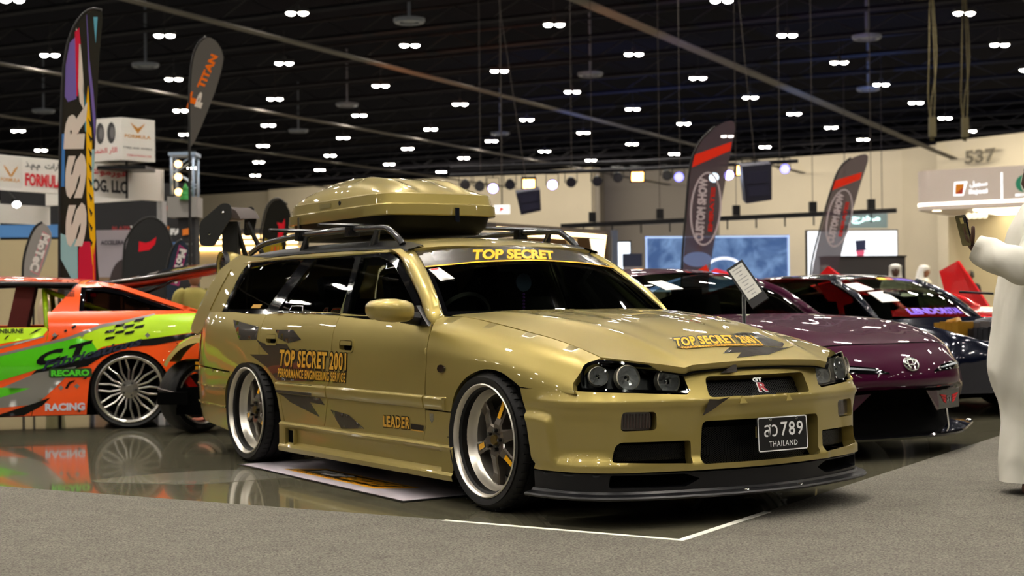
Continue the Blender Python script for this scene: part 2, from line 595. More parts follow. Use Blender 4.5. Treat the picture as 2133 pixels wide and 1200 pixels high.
# ---------------------------------------------------------------- hall: floor, walls, ceiling
HA, HB = Vector((7.15, 2.1, 0)), Vector((-1.66, 8.5, 0))      # lamp grid of the hall
FLOORM = mat('epoxy_floor', '6b6755', rough=.10, coat=.7, noise=.12, nscale=.8, croug=.04, spec=.6)
structure(obj('floor', mesh('floor', [(-90,-40,0),(90,-40,0),(90,160,0),(-90,160,0)], [(0,1,2,3)]), FLOORM))
def carpet_mat():
    m = mat('grey_carpet', '87847b', rough=.95, spec=.1)
    nt = m.node_tree; b = nt.nodes['Principled BSDF']
    tc = nt.nodes.new('ShaderNodeTexCoord')
    n = nt.nodes.new('ShaderNodeTexNoise'); n.inputs['Scale'].default_value = 120; n.inputs['Detail'].default_value = 6; n.inputs['Roughness'].default_value = .75
    n2 = nt.nodes.new('ShaderNodeTexNoise'); n2.inputs['Scale'].default_value = 5
    r = nt.nodes.new('ShaderNodeValToRGB')
    r.color_ramp.elements[0].position = .34; r.color_ramp.elements[0].color = lin('34312d')
    r.color_ramp.elements[1].position = .66; r.color_ramp.elements[1].color = lin('88847a')
    mx = nt.nodes.new('ShaderNodeMixRGB'); mx.blend_type = 'OVERLAY'; mx.inputs[0].default_value = .18
    bp = nt.nodes.new('ShaderNodeBump'); bp.inputs['Strength'].default_value = .7; bp.inputs['Distance'].default_value = .006
    for k in (n, n2): nt.links.new(tc.outputs['Object'], k.inputs['Vector'])
    nt.links.new(n.outputs['Fac'], r.inputs[0]); nt.links.new(r.outputs[0], mx.inputs[1]); nt.links.new(n2.outputs['Fac'], mx.inputs[2])
    nt.links.new(mx.outputs[0], b.inputs['Base Color']); nt.links.new(n.outputs['Fac'], bp.inputs['Height']); nt.links.new(bp.outputs[0], b.inputs['Normal'])
    return m
b = MB()
b.prism([(-14.0,1.2),(-14.0,-6),(9,-6),(9,18.6),(3.36,10.303),(1.145,6.749),(.679,5.966),(-.312,6.598),(-2.764,7.999),(-6.2,10.0)][::-1], .006)
tag(b.obj('carpet', carpet_mat()), 'grey carpet aisle with a pointed edge in front of the gold wagon', 'carpet')
def strip(name, a, c, w, label):
    a, c = Vector(a), Vector(c); d = (c-a).normalized(); n = Vector((-d.y, d.x))*w/2
    b = MB(); b.prism([tuple(a-n), tuple(c-n), tuple(c+n), tuple(a+n)], .0012, z0=.0062)
    tag(b.obj(name, mat('white_tape', 'e9e6dc', rough=.55)), label, 'tape')
strip('floor_tape', (-.312,6.575), (.68,5.955), .032, 'long white tape strip along the near carpet edge')
strip('floor_tape', (.675,5.975), (1.145,6.73), .036, 'short white tape strip right of the carpet corner')
# walls of the hall: stepped panels of painted board
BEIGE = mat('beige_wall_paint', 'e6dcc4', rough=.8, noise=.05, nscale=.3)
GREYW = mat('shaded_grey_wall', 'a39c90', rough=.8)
def wall(name, pts, m, z1=9.6, th=.3):
    b = MB()
    for (x0, y0), (x1, y1) in zip(pts[:-1], pts[1:]):
        d = Vector((x1-x0, y1-y0, 0)); n = Vector((-d.y, d.x, 0)).normalized()*th
        b.add([(x0,y0,0),(x1,y1,0),(x1+n.x,y1+n.y,0),(x0+n.x,y0+n.y,0),(x0,y0,z1),(x1,y1,z1),(x1+n.x,y1+n.y,z1),(x0+n.x,y0+n.y,z1)],
              [(3,2,1,0),(4,5,6,7),(0,1,5,4),(1,2,6,5),(2,3,7,6),(3,0,4,7)])
    return structure(b.obj(name, m))
wall('wall_right', [(60,40),(34,68),(23.9,82.6)], BEIGE)
wall('wall_back', [(24.2,83.5),(22.9,86.2),(13.2,93.2)], BEIGE)
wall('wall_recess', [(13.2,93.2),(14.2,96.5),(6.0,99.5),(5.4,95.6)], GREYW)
wall('wall_rear', [(5.4,95.6),(-2.0,100.8),(-18,111.5)], BEIGE)
wall('wall_left', [(-18,112.5),(-30,120),(-70,120),(-70,-30)], BEIGE)
# panel joints on the beige walls
for k, (a, c) in enumerate((((22.8,86.1),(13.3,93.0)),((33.8,68),(24.1,82.4)))):
    for i in range(1, 6):
        t = i/6; x, y = a[0]+(c[0]-a[0])*t, a[1]+(c[1]-a[1])*t
        b = MB(); b.box((x-.05, y-.08, 4.8), (.07, .07, 9.4), rot=None); structure(b.obj('trim_%d' % (k*6+i), mat('joint_strip', 'a3966f', rough=.8)))
CEIL = mat('black_soffit', '0d0d16', rough=.95, spec=.05)
b = MB(); b.box((0, 50, 11.6), (190, 200, .2)); structure(b.obj('ceiling', CEIL))
# structure under the soffit: ducts along one diagonal of the lamp grid, pipes along the other
D1 = Vector((.457, .889, 0)); N1 = Vector((.889, -.457, 0))
DUCT = mat('grey_cable_tray', '57534f', rough=.7, spec=.2)
PIPE = mat('dark_pipe', '1c1c22', rough=.6, metal=.2, spec=.2)
dk = 0
for off, w in ((-15.6,.34),(-25.3,.26),(-35.4,.22),(-45,.22),(-55,.22),(-5.5,.3),(4.5,.3),(14.5,.3)):
    a = N1*off + D1*8; c = N1*off + D1*(118 if off < -20 else 100 if off < -10 else 70)
    b = MB(); d = (c-a)
    for s in (-1, 1):
        b.tube([a + N1*s*w/2 + Vector((0,0,8.6)), c + N1*s*w/2 + Vector((0,0,8.6))], .035, 5)
    b.add([tuple(a - N1*w/2 + Vector((0,0,8.58))), tuple(a + N1*w/2 + Vector((0,0,8.58))), tuple(c + N1*w/2 + Vector((0,0,8.58))), tuple(c - N1*w/2 + Vector((0,0,8.58)))], [(3,2,1,0)])
    dk += 1; structure(b.obj('trim_%d' % (dk+20), DUCT))
for k in range(24):
    t = 16 + 4.1*k
    b = MB()
    a = N1*-75 + D1*t; c = N1*22 + D1*(t+ 0)
    for dz, r in ((9.7,.09),(10.3,.05)):
        b.tube([a + Vector((0,0,dz)), c + Vector((0,0,dz))], r, 5)
    n = 40
    for j in range(n):
        p = a + (c-a)*(j/n); q = a + (c-a)*((j+.5)/n)
        b.tube([p + Vector((0,0,9.7)), q + Vector((0,0,10.3))], .025, 4, caps=False); b.tube([q + Vector((0,0,10.3)), a + (c-a)*((j+1)/n) + Vector((0,0,9.7))], .025, 4, caps=False)
    structure(b.obj('trim_%d' % (k+40), PIPE))
# round air diffusers
ring_me = None
for k, (x, y) in enumerate(((-2.9,43),(2.9,53.5),(11.2,46.5),(-12.4,50.5),(-6.7,61),(-.5,72),(-19.5,62),(-10,70),(14,58))):
    if ring_me is None:
        b = MB(); b.lathe([(.30,.0),(.42,.0),(.46,.06),(.46,.12),(.30,.12),(.30,0)], 28); b.lathe([(0,.03),(.2,.03),(.2,.05)], 20); b.tube([(0,0,.12),(0,0,2.37)], .05, 6); ring_me = b.me('air_diffuser', True, 40)
    o = obj('air_diffuser', ring_me, mat('diffuser_grey', '5e6470', rough=.5), loc=(x, y, 9.1))
    tag(o, 'round grey air diffuser ring hanging under the black ceiling', 'air vent', 'ceiling air diffusers')
    if k: pass
LAMPW = mat('lamp_lens', 'ffffff', emit='fff7ea', power=LAMP_POWER)
# the lamp's optics: strong straight down, weaker towards the horizon (its photometric curve)
nt = LAMPW.node_tree
ge = nt.nodes.new('ShaderNodeNewGeometry')
dt = nt.nodes.new('ShaderNodeVectorMath'); dt.operation = 'DOT_PRODUCT'
dt.inputs[0].default_value = (0, 0, -1); nt.links.new(ge.outputs['Incoming'], dt.inputs[1])
pw = nt.nodes.new('ShaderNodeMath'); pw.operation = 'POWER'; pw.inputs[1].default_value = 2.6
ml = nt.nodes.new('ShaderNodeMath'); ml.operation = 'MULTIPLY_ADD'; ml.inputs[1].default_value = LAMP_POWER; ml.inputs[2].default_value = LAMP_POWER*.065
nt.links.new(dt.outputs['Value'], pw.inputs[0]); nt.links.new(pw.outputs[0], ml.inputs[0])
nt.links.new(ml.outputs[0], nt.nodes['Principled BSDF'].inputs['Emission Strength'])
HOUS = mat('lamp_housing', '2a2a2c', rough=.5, metal=.4)
b = MB(); n0 = 0
b.box((-.17, 0, .06), (.28, .28, .10)); b.box((.17, 0, .06), (.28, .28, .10)); b.box((0, 0, .13), (.1, .1, .2)); b.tube([(0,0,.2),(0,0,1.1)], .012, 5)
n1 = len(b.F)
for x in (-.17, .17):
    b.lathe([(.0,-.055),(.06,-.05),(.115,-.025),(.135,.01)], 12, M=Matrix.Translation((x, 0, 0)))
LM = b.me('ceiling_light'); LM.materials.append(HOUS); LM.materials.append(LAMPW)
for p in LM.polygons: p.material_index = 1 if p.index >= n1 else 0
cnt = 0
for i in range(-14, 15):
    for j in range(-14, 15):
        if (i + j) % 2: continue
        p = Vector((1.3, 43, 0)) + HA*(i/2) + HB*(j/2)
        if not (-36 < p.x < 38 and -14 < p.y < 92) or p.y > 88.5 - .74*p.x + (0 if p.x > -2 else 6): continue
        o = obj('ceiling_light', LM, None, None, (p.x, p.y, 9.0), (0, 0, R(4)))
        tag(o, 'twin round high-bay lamp glowing under the black hall ceiling', 'ceiling light', 'high-bay lamps of the hall')
        cnt += 1
print('LAMPS', cnt)

# added fill lights brighten the walls, coloured heads tint the ceiling trays
def lamp(kind, name, loc, aim, col, watts, **k):
    l = bpy.data.lights.new(name, kind); l.color = lin(col)[:3]; l.energy = watts
    for a, v in k.items(): setattr(l, a, v)
    o = bpy.data.objects.new(name, l); COL.objects.link(o); o.location = loc
    o.rotation_euler = (Vector(aim)-Vector(loc)).to_track_quat('-Z', 'Y').to_euler()
    return tag(o, None, None)
for k, (x, y, tx, ty) in enumerate(((28,68,30,73.5),(22,76,25,80.5),(14,84,18,90),(2,88,9.5,98),(-6,93,-3,101.5),(-16,100,-12,107.5))):
    lamp('AREA', 'added_wall_fill', (x, y, 9.0), (tx, ty, 3.0), 'fff0d6', 360, shape='RECTANGLE', size=8, size_y=.6)
for x, y, tx, ty, c, w in ((-2.2,46,-2.8,50,'ff8a3a',900),(3.0,57,4.2,63.5,'3a7aff',1600),(3.5,36,4.6,42,'ff9a70',700),(12,50,13,57.5,'4a90ff',1800),(6.5,40,7.3,46,'8a8aff',700)):
    lamp('SPOT', 'colour_head', (x, y, 5.0), (tx, ty, 8.6), c, w, spot_size=R(95), spot_blend=.8, shadow_soft_size=.1)
# ---------------------------------------------------------------- paints and shared car materials
GOLD = mat('gold_paint', 'a69554', rough=.38, metal=.70, coat=1., croug=.015)
GOLD_IN = mat('gold_paint_shut', '7a6632', rough=.5, metal=.6)
BLACKP = mat('satin_black_plastic', '101013', rough=.34, spec=.35)
BLACKG = mat('gloss_black_trim', '08080a', rough=.06, coat=1.)
RUBBER = mat('tyre_rubber', '101011', rough=.55, spec=.25, bump=.15, nscale=90)
DARK = mat('dark_cavity', '040404', rough=.9, spec=.03)
STICK = mat('charcoal_sticker', '302b25', rough=.25, coat=.5, spec=.2)
YEL = mat('amber_yellow_print', 'f5b312', rough=.35, coat=.2, spec=.3)
BLKPRINT = mat('black_print', '080808', rough=.35, spec=.25)
WHITE = mat('white_print', 'e8e8e8', rough=.5)
REDP = mat('red_print', 'd81f26', rough=.45)
CHROME = mat('chrome', 'e6e6e6', rough=.06, metal=1.)
POLISH = mat('polished_aluminium', 'f0eade', rough=.33, metal=.88)
GUN = mat('gunmetal_grey', '6a635b', rough=.3, metal=.8, coat=.4)
IRON = mat('dull_iron', '4d4845', rough=.5, metal=.8)
TINT = glass_mat('tinted_glass', '8a9084')
CLEAR = glass_mat('clear_lens', 'e8ecea')
WSGL = glass_mat('windscreen_glass', 'd2dccb')
PAPER = mat('white_card', 'efeeea', rough=.6)
SEATM = mat('dark_upholstery', '1d1c1e', rough=.85, spec=.1)
MESHM = mat('black_wire', '0b0b0c', rough=.35, spec=.3)

def mirrored(name, *a, mat_=GOLD, parent=None, **k):
    """the same sheet on both flanks of a car"""
    r = []
    for mir in (False, True):
        r.append(obj(name, panel(*a, mirror=mir, name=name, **k), mat_, parent))
    return r

# ---------------------------------------------------------------- wheels
def tyre_me(Ro, Ri, w, grooves=True):
    """tread and sidewalls; axis y, outer face at y=0 and the wheel body towards +y"""
    h = w / 2
    prof = [(Ri, .012), (Ri+.012, .001), ((Ro+Ri)/2+.005, -.006), (Ro-.03, .004), (Ro-.010, .018), (Ro-.002, .032)]
    for k in range(4):
        y = .055 + (w-.11)*k/3.
        prof += [(Ro, y-.011), (Ro-.008, y-.008), (Ro-.008, y), (Ro, y+.003)] if grooves else [(Ro, y)]
    prof += [(Ro-.002, w-.032), (Ro-.012, w-.016), (Ro-.04, w-.002), (Ri, w-.012), (Ri-.02, w-.03), (Ri-.02, .03), (Ri, .012)]
    b = MB(); b.lathe(prof, 64, 'y')
    if grooves:                                       # sipes across the shoulders
        for s in range(48):
            q = 2*math.pi*s/48
            M = Matrix.Rotation(q, 4, 'Y')
            b.box((0, .030, Ro-.001), (.004, .05, .006), M)
            b.box((0, w-.030, Ro-.001), (.004, .05, .006), M)
    return b.me('tyre', True, 40)

def wheel6(name_parent, loc, side, Ro, Ri, w, dish):
    """deep-dish six-spoke wheel; side=-1: outer face looks to -y"""
    e = bpy.data.objects.new('wheel', None); COL.objects.link(e); e.parent = name_parent
    e.location = loc; e.empty_display_size = .1
    e.rotation_euler = (0, R(14), 0 if side < 0 else math.pi)
    key = (Ro, Ri, w, dish)
    obj('tyre', tyre_me(Ro, Ri-.004, w), RUBBER, e)
    b = MB()
    b.lathe([(Ri-.006, .016), (Ri+.002, .008), (Ri+.004, .0), (Ri-.002, -.004), (Ri-.008, .002), (Ri-.012, .012), (Ri-.016, .04), (Ri-.022, dish*.55), (Ri-.034, dish*.8),
             (Ri-.040, dish), (Ri-.046, dish+.004), (Ri-.046, w-.03), (Ri-.02, w-.01)], 72, 'y')
    obj('rim', b.me('rim', True, 50), POLISH, e)
    b = MB()
    b.lathe([(0, w*.72), (Ri-.04, w*.72), (Ri-.04, w*.7)], 40, 'y')
    obj('brake_backing', b.me('backing', True, 40), DARK, e)
    b = MB()
    b.lathe([(.05, w*.55), (.175, w*.55), (.178, w*.55+.006), (.178, w*.55+.024), (.1, w*.55+.026)], 48, 'y')
    obj('brake_disc', b.me('disc', True, 40), IRON, e)
    # spokes: twin-faceted bars running from the hub to the barrel
    ro = Ri - .042
    for k in range(6):
        b = MB()
        rows = []
        for r, hw, y0, y1 in ((.035, .046, dish*.42+.03, dish+.045), (.075, .030, dish*.42+.022, dish+.04), (.12, .025, dish*.5+.03, dish+.035),
                              (.165, .026, dish*.72+.022, dish+.03), (ro-.012, .031, dish*.95, dish+.035), (ro+.002, .036, dish+.004, dish+.04)):
            rows.append([(-hw, y1, r), (-hw, y0+.007, r), (-hw*.72, y0, r), (hw*.72, y0, r), (hw, y0+.007, r), (hw, y1, r)])
        me = rows_mesh('spoke', rows, close_u=True, caps=True, smooth=False)
        s = obj('spoke', me, GUN, e, rot=(0, R(60*k), 0))
        if k % 2 == 0:                                # decals along every other spoke
            V, F = text2d('RACING', .02, 2)
            F2 = Flat((0, dish*.62+.0, .0), (1, 0, 0), (0, .25, 1))
            q = MB()
            for z0, z1 in ((.105, .185),):
                y0 = dish*.46+.024; y1 = dish*.74+.016
                q.add([(-.013, y0-.0, z0), (.013, y0, z0), (.013, y1, z1), (-.013, y1, z1)], [(0, 1, 2, 3)])
            qo = obj('spoke_decal', q.me('decal'), YEL, s)
    b = MB()
    y = dish*.42+.016
    b.lathe([(0, y+.008), (.028, y+.008), (.032, y+.004), (.034, y+.02), (.06, y+.022), (.066, y+.03), (.066, dish+.03)], 40, 'y')
    hub = obj('hub', b.me('hub', True, 35), GUN, e)
    b = MB(); b.lathe([(0, y-.004), (.022, y-.004), (.026, y+.004), (.026, y+.012)], 28, 'y')
    obj('centre_cap', b.me('cap', True, 40), mat('bronze_cap', '6b5a30', rough=.3, metal=.9), hub)
    for k in range(5):
        q = 2*math.pi*k/5+.3
        b = MB(); c, d = .047*math.cos(q), .047*math.sin(q)
        b.tube([(c, y+.025, d), (c, y-.008, d)], [.0095, .0085], 6)
        obj('lug_nut', b.me('nut'), BLACKG, hub)
    return e

# ---------------------------------------------------------------- the gold station wagon
CAR = thing('station_wagon', 'gold station wagon with roof box, dark lightning graphics and deep-dish wheels in the foreground', 'car', (.582, 7.369, 0), R(-56.38))

def gap(p, d=.0025): return inset(p, d)

# flanks
ARCH_F = spline([(-.283,.30),(-.283,.40),(-.268,.48),(-.222,.553),(-.131,.613),(.014,.653),(.145,.650),(.258,.615),(.321,.589)], 4)
ARCH_R = spline([(-3.04,.30),(-3.035,.40),(-2.998,.475),(-2.907,.548),(-2.795,.595),(-2.658,.612),(-2.484,.591),(-2.345,.523),(-2.282,.445),(-2.255,.36),(-2.243,.272)], 4)
fender = [(-.54,.442),(-.281,.442)] + [p for p in ARCH_F if p[1] > .447 or p[0] > 0] + [(.50,.588),(.69,.585),(.672,.64),(.662,.70),(.662,.80),(.672,.86),(.682,.925)] + [(-.62,.925),(-.555,.846),(-.541,.66)]
mirrored('front_fender', SIDE, gap(fender), step=.026, depth=.03, parent=CAR)
mirrored('fender_skirt', SIDE, gap([(-.60,.262),(-.40,.262),(-.38,.115),(-.235,.118),(-.262,.25),(-.283,.36),(-.281,.4415),(-.54,.4415),(-.543,.36)]), step=.03, depth=.03, off=.002, parent=CAR)
fdoor = [(-.60,.262),(-.545,.36),(-.543,.45),(-.541,.66),(-.557,.844),(-.613,.893),(-.64,.925),(-1.598,.925),(-1.600,.80),(-1.59,.71),(-1.605,.604),(-1.621,.444),(-1.66,.33),(-1.70,.262)]
HANDLE_F = rounded([(-1.49,.715),(-1.335,.715),(-1.345,.772),(-1.50,.772)], .02)
mirrored('front_door', SIDE, gap(fdoor), [HANDLE_F], step=.03, depth=.02, parent=CAR, hole_depth=.03)
rdoor = [(-1.70,.262),(-1.66,.33),(-1.621,.444),(-1.605,.604),(-1.59,.71),(-1.600,.80),(-1.598,.925),(-2.59,.925),(-2.577,.893),(-2.567,.806),(-2.551,.70),(-2.53,.655),(-2.47,.618),(-2.383,.575),(-2.30,.515),(-2.235,.43),(-2.205,.34),(-2.185,.262)]
HANDLE_R = rounded([(-2.455,.735),(-2.31,.735),(-2.325,.79),(-2.47,.79)], .02)
mirrored('rear_door', SIDE, gap(rdoor), [HANDLE_R], step=.03, depth=.02, parent=CAR, hole_depth=.03)
quarter = [(-2.185,.20),(-2.205,.34),(-2.235,.43),(-2.30,.515),(-2.383,.575),(-2.47,.618),(-2.53,.655),(-2.551,.70),(-2.567,.806),(-2.577,.893),(-2.59,.925),(-3.58,.925),(-3.655,.78),(-3.69,.66),(-3.70,.575),(-3.2,.558),(-2.965,.55),(-2.955,.508)] + [p for p in ARCH_R if p[0] > -2.93] + [(-2.243,.20)]
mirrored('rear_quarter_panel', SIDE, gap(quarter), step=.03, depth=.03, parent=CAR)
rbump = [(-3.70,.570),(-3.2,.553),(-2.968,.545)] + [p for p in ARCH_R if p[0] < -2.93][::-1] + [(-3.05,.17),(-3.70,.22)]
mirrored('rear_bumper_side', SIDE, gap(rbump), step=.03, depth=.03, off=.004, parent=CAR)
for z0, z1 in ((.445,.455),(.325,.335)):
    mirrored('bumper_rib', SIDE, [(-3.69,z0),(-3.04,z0-.008),(-3.04,z1-.008),(-3.69,z1)], step=.03, depth=.01, off=.012, parent=CAR)
# mouldings, handles, lamps and small items of the flanks
for u0, u1 in ((-2.262,-1.624),(-1.616,-.545),(-.537,-.345)):
    for mir in (False, True):
        n = max(4, int((u1-u0)/.06)); us = np.linspace(u0, u1, n); rows = []
        for v, o in ((.446,-.004),(.447,.006),(.453,.012),(.480,.015),(.496,.017),(.507,.014),(.512,.005),(.513,-.004)):
            oo = np.full(n, o); oo[0] = oo[-1] = min(o, -.002)
            uu = us.copy(); uu[1] = us[0]+.003; uu[-2] = us[-1]-.004
            p = SIDE(uu, np.full(n, v)) + SIDE.normal(uu, np.full(n, v))*oo[:, None]
            if v > .5 and u1 > -.4: p[-1, 0] += .02
            rows.append([(q[0], -q[1] if mir else q[1], q[2]) for q in p])
        me = rows_mesh('side_moulding', rows, sharp=50)
        if mir: me.flip_normals()
        obj('side_moulding', me, GOLD, CAR)
for hp in (HANDLE_F, HANDLE_R):
    cx = sum(p[0] for p in hp)/len(hp); cz = sum(p[1] for p in hp)/len(hp)
    mirrored('door_handle_recess', SIDE, inset(hp, -.004), step=.03, depth=0, off=-.028, mat_=DARK, parent=CAR)
    mirrored('door_handle', SIDE, rounded([(cx-.065,cz+.0),(cx+.065,cz+.0),(cx+.06,cz+.024),(cx-.068,cz+.024)], .01), step=.02, depth=.02, off=.006, parent=CAR)
    ring = inset(hp, -.011)
    mirrored('door_handle_surround', SIDE, ring, [inset(hp, .001)], step=.03, depth=.005, off=.004, parent=CAR)
mirrored('side_repeater', SIDE, [(-.381+.034*math.cos(a/8*math.pi), .647+.02*math.sin(a/8*math.pi)) for a in range(16)], step=.02, depth=.008, off=.01, mat_=mat('smoked_lens', '1c0d0a', rough=.08, coat=1.), parent=CAR)
mirrored('fender_badge', SIDE, [(-.495,.425),(-.455,.425),(-.455,.395),(-.475,.378),(-.495,.395)], step=.02, depth=.004, off=.005, mat_=CHROME, parent=CAR)
mirrored('tail_lamp', SIDE, rounded([(-3.71,.60),(-3.645,.60),(-3.60,.70),(-3.61,.79),(-3.68,.80)], .015), step=.03, depth=.01, off=.006, mat_=mat('red_lens', '7a0d10', rough=.08, coat=1.), parent=CAR)

# side skirts with an open duct at the rear
prof = [(.838,.287),(.866,.280),(.876,.270),(.872,.258),(.853,.243),(.846,.20),(.848,.168),(.876,.152),(.882,.138),(.876,.112),(.80,.108)]
for sgn, mir in ((-1, False), (1, True)):
    xs = [-2.225,-2.16,-2.14,-2.04,-2.03,-1.2,-.40,-.37,-.30,-.265]
    rows = []
    for x in xs:
        full = x < -2.15 or x > -.38
        rows.append([(x, sgn*(w if not (full and .15 < z < .26) else .872), z) for w, z in prof])
    me = rows_mesh('side_skirt', rows, smooth=True, sharp=30)
    if mir: me.flip_normals()
    sk = obj('side_skirt', me, GOLD, CAR)
    b = MB(); b.box((-2.09, sgn*.848, .192), (.09, .012, .085)); b.obj('skirt_duct', DARK, sk)
    for x, w in ((-2.145,.03),(-2.035,.022)):
        b = MB(); b.box((x, sgn*.859, .195), (.012, w, .10)); b.obj('duct_frame', GOLD, sk)

# front bumper with its openings
def sym(p): return p + [(-u, v) for u, v in p[::-1]]
GR = rounded([(-.345,.545),(.345,.545),(.335,.635),(-.335,.635)], .025)
LG = rounded([(-.405,.262),(.405,.262),(.415,.445),(-.385,.445)], .03)
FOG = rounded([(-.795,.412),(-.617,.414),(-.615,.493),(-.785,.494)], .022)
DUCT = rounded([(-.845,.282),(-.45,.268),(-.45,.365),(-.82,.366)], [.02,.012,.012,.05])
def flipu(p): return [(-u, v) for u, v in p][::-1]
bump = [(-1.268,.236),(-1.254,.261),(-1.291,.426),(-1.375,.586),(-1.14,.588),(-.98,.585),(-.695,.575),(-.462,.563),(-.443,.578),(-.452,.63),(-.458,.667),(-.44,.676),(-.40,.682),(-.345,.690),(-.24,.695),(-.1,.698)]
bump = sym(bump)[::-1]
me = panel(BUMPER, gap(bump), [GR, LG, FOG, flipu(FOG), DUCT, flipu(DUCT)], step=.017, depth=.025, hole_depth=.06)
BUMP = obj('front_bumper', me, GOLD, CAR)
def mesh_panel(outline, off, name, parent, pitch=.017):
    """woven honeycomb wire behind an opening, over a dark backing"""
    obj('grille_backing', panel(FRONT, outline, step=.05, depth=0, off=off-.02), DARK, parent)
    us = [p[0] for p in outline]; vs = [p[1] for p in outline]
    u0, u1, v0, v1 = min(us), max(us), min(vs), max(vs)
    V = []; F = []
    def strip(a, b):
        n = 6
        P = np.linspace(a, b, n)
        ok = inpoly(P, outline)
        if ok.sum() < 2: return
        P = P[ok]
        d = np.array(b) - np.array(a); d = d/np.linalg.norm(d); nn = np.array([-d[1], d[0]])*.0012
        A = FRONT(*(P+nn).T) + FRONT.normal(*P.T)*off; B = FRONT(*(P-nn).T) + FRONT.normal(*P.T)*off
        k = len(V)
        V.extend(A.tolist()); V.extend(B.tolist()); m = len(P)
        for i in range(m-1): F.append((k+i, k+m+i, k+m+i+1, k+i+1))
    h = v1-v0; L = h/.55
    u = u0 - L
    while u < u1 + L:
        strip((u, v0), (u+L, v1)); strip((u+L, v0), (u, v1)); u += pitch
    o = obj(name, mesh(name, V, F), MESHM, parent); o['kind'] = 'stuff'
    return o
mesh_panel(inset(GR, -.01), -.055, 'grille_mesh', BUMP)
mesh_panel(inset(LG, -.01), -.056, 'grille_mesh', BUMP)
mesh_panel(inset(DUCT, -.01), -.056, 'duct_mesh', BUMP, .012)
mesh_panel(inset(flipu(DUCT), -.01), -.056, 'duct_mesh', BUMP, .012)
for mir in (False, True):
    fo = obj('fog_lamp', panel(FRONT, rounded([(-.786,.416),(-.637,.416),(-.637,.491),(-.782,.491)], .018), step=.03, depth=.02, off=-.02, mirror=mir), mat('smoked_ribbed_lens', '221a18', rough=.12, coat=1.), BUMP)
    b = MB()
    for k in range(9):
        u = -.772+.0155*k
        P = FRONT([u, u+.006, u+.006, u], [.424, .424, .484, .484]) + FRONT.normal([u]*4, [.45]*4)*-.0175
        if mir: P = P*[1, -1, 1]
        b.add(P.tolist(), [(0, 1, 2, 3)])
    b.obj('fog_lamp_rib', mat('smoked_rib', '3a2f2c', rough=.2), fo)
    # tapered fins below the grille
    uu = -.155
    P = [FRONT([u], [v])[0] + FRONT.normal([u], [v])[0]*o for u, v, o in ((uu-.024,.516,.016),(uu+.024,.516,.016),(uu+.010,.552,-.055),(uu-.010,.552,-.055),(uu,.546,.010),(uu,.570,-.055))]
    if mir: P = [p*np.array([1,-1,1]) for p in P]
    obj('bumper_fin', mesh('fin', P, [(0,1,4),(1,2,5,4),(0,4,5,3),(2,3,5)]), GOLD, BUMP)
# badge in the grille
V, F = text2d('R', .035, 3)
bd = obj('grille_badge', quad_text(FRONT, 'R', [(-.024,.604),(.042,.604),(.042,.562),(-.024,.562)], .06, off=-.010), WHITE, BUMP)
obj('badge_letter', quad_text(FRONT, 'R', [(-.021,.602),(.039,.602),(.039,.564),(-.021,.564)], .02, off=-.006), mat('badge_red', 'a3202e', rough=.3, coat=1.), bd)
obj('badge_letter', quad_text(FRONT, 'GT', [(-.042,.624),(.022,.624),(.022,.606),(-.042,.606)], .05, off=-.008), WHITE, bd)

# black chin, splitter
CHD = rounded([(-.86,.172),(-.48,.168),(-.40,.200),(-.48,.224),(-.85,.226)], .012)
chin = sym([(-1.262,.150),(-1.268,.232),(-.86,.236),(-.45,.231),(-.2,.231)])[::-1]
ch = obj('chin_spoiler', panel(FRONT, gap(chin), [CHD, flipu(CHD)], step=.03, depth=.02, hole_depth=.05, off=-.002), BLACKP, CAR)
for q in (CHD, flipu(CHD)): obj('chin_duct', panel(FRONT, inset(q, -.008), step=.05, depth=0, off=-.05), DARK, ch)
us = np.linspace(-1.268, 1.268, 61); rows = []
for o, z in ((-.05,.156),(.004,.156),(.012,.146),(.048,.139),(.054,.132),(.048,.124),(.0,.120),(-.35,.120)):
    n = FRONT.normal(us, np.full(61, .2)); p = FRONT(us, np.full(61, .155)) + n*o
    if o < -.3: p = FRONT(us, np.full(61, .155)); p[:, 0] = np.minimum(p[:, 0], .42); p[:, 1] *= .9
    p[:, 2] = z
    rows.append(p.tolist())
obj('splitter', rows_mesh('splitter', rows, sharp=35), BLACKP, CAR)
for y in (-.14, .18):
    b = MB(); b.lathe([(0,.008),(.012,.008),(.016,0)], 14, M=Matrix.Translation((.985, y, .139))); b.obj('splitter_bolt', CHROME, CAR, True)

# number plate
pf = Flat((1.02, .05, .302), (.0, 1, 0), (-.05, 0, 1))
b = MB(); P = lambda u, v, d: tuple(pf([u], [v])[0] + pf.normal([u], [v])[0]*d)
po = rounded([(-.148,0),(.148,0),(.148,.150),(-.148,.150)], .012)
b.add([P(u, v, -.006) for u, v in po] + [P(u, v, 0) for u, v in po], [tuple(range(len(po), 2*len(po)))] + [(i, (i+1) % len(po), len(po)+(i+1) % len(po), len(po)+i) for i in range(len(po))])
PL = b.obj('number_plate', mat('plate_black', '131314', rough=.35), CAR)
patch(pf, rounded([(-.148,0),(.148,0),(.148,.150),(-.148,.150)], .012), WHITE, PL, 'plate_border', .001, holes=[rounded([(-.143,.005),(.143,.005),(.143,.145),(-.143,.145)], .01)], step=.05)
rect_text(pf, '789', -.012, .064, .122, .126, WHITE, PL, .012, .0015, 'plate_digits', space=1.15)
rect_text(pf, 'THAILAND', -.085, .020, .085, .044, WHITE, PL, .005, .0015, 'plate_lettering', space=1.15)
THAI = text2d('\u0e2a\u0e27', .0)
rect_text(pf, '\u0e2a\u0e27', -.112, .064, -.032, .118, WHITE, PL, .006, .0015, 'plate_thai_letters')
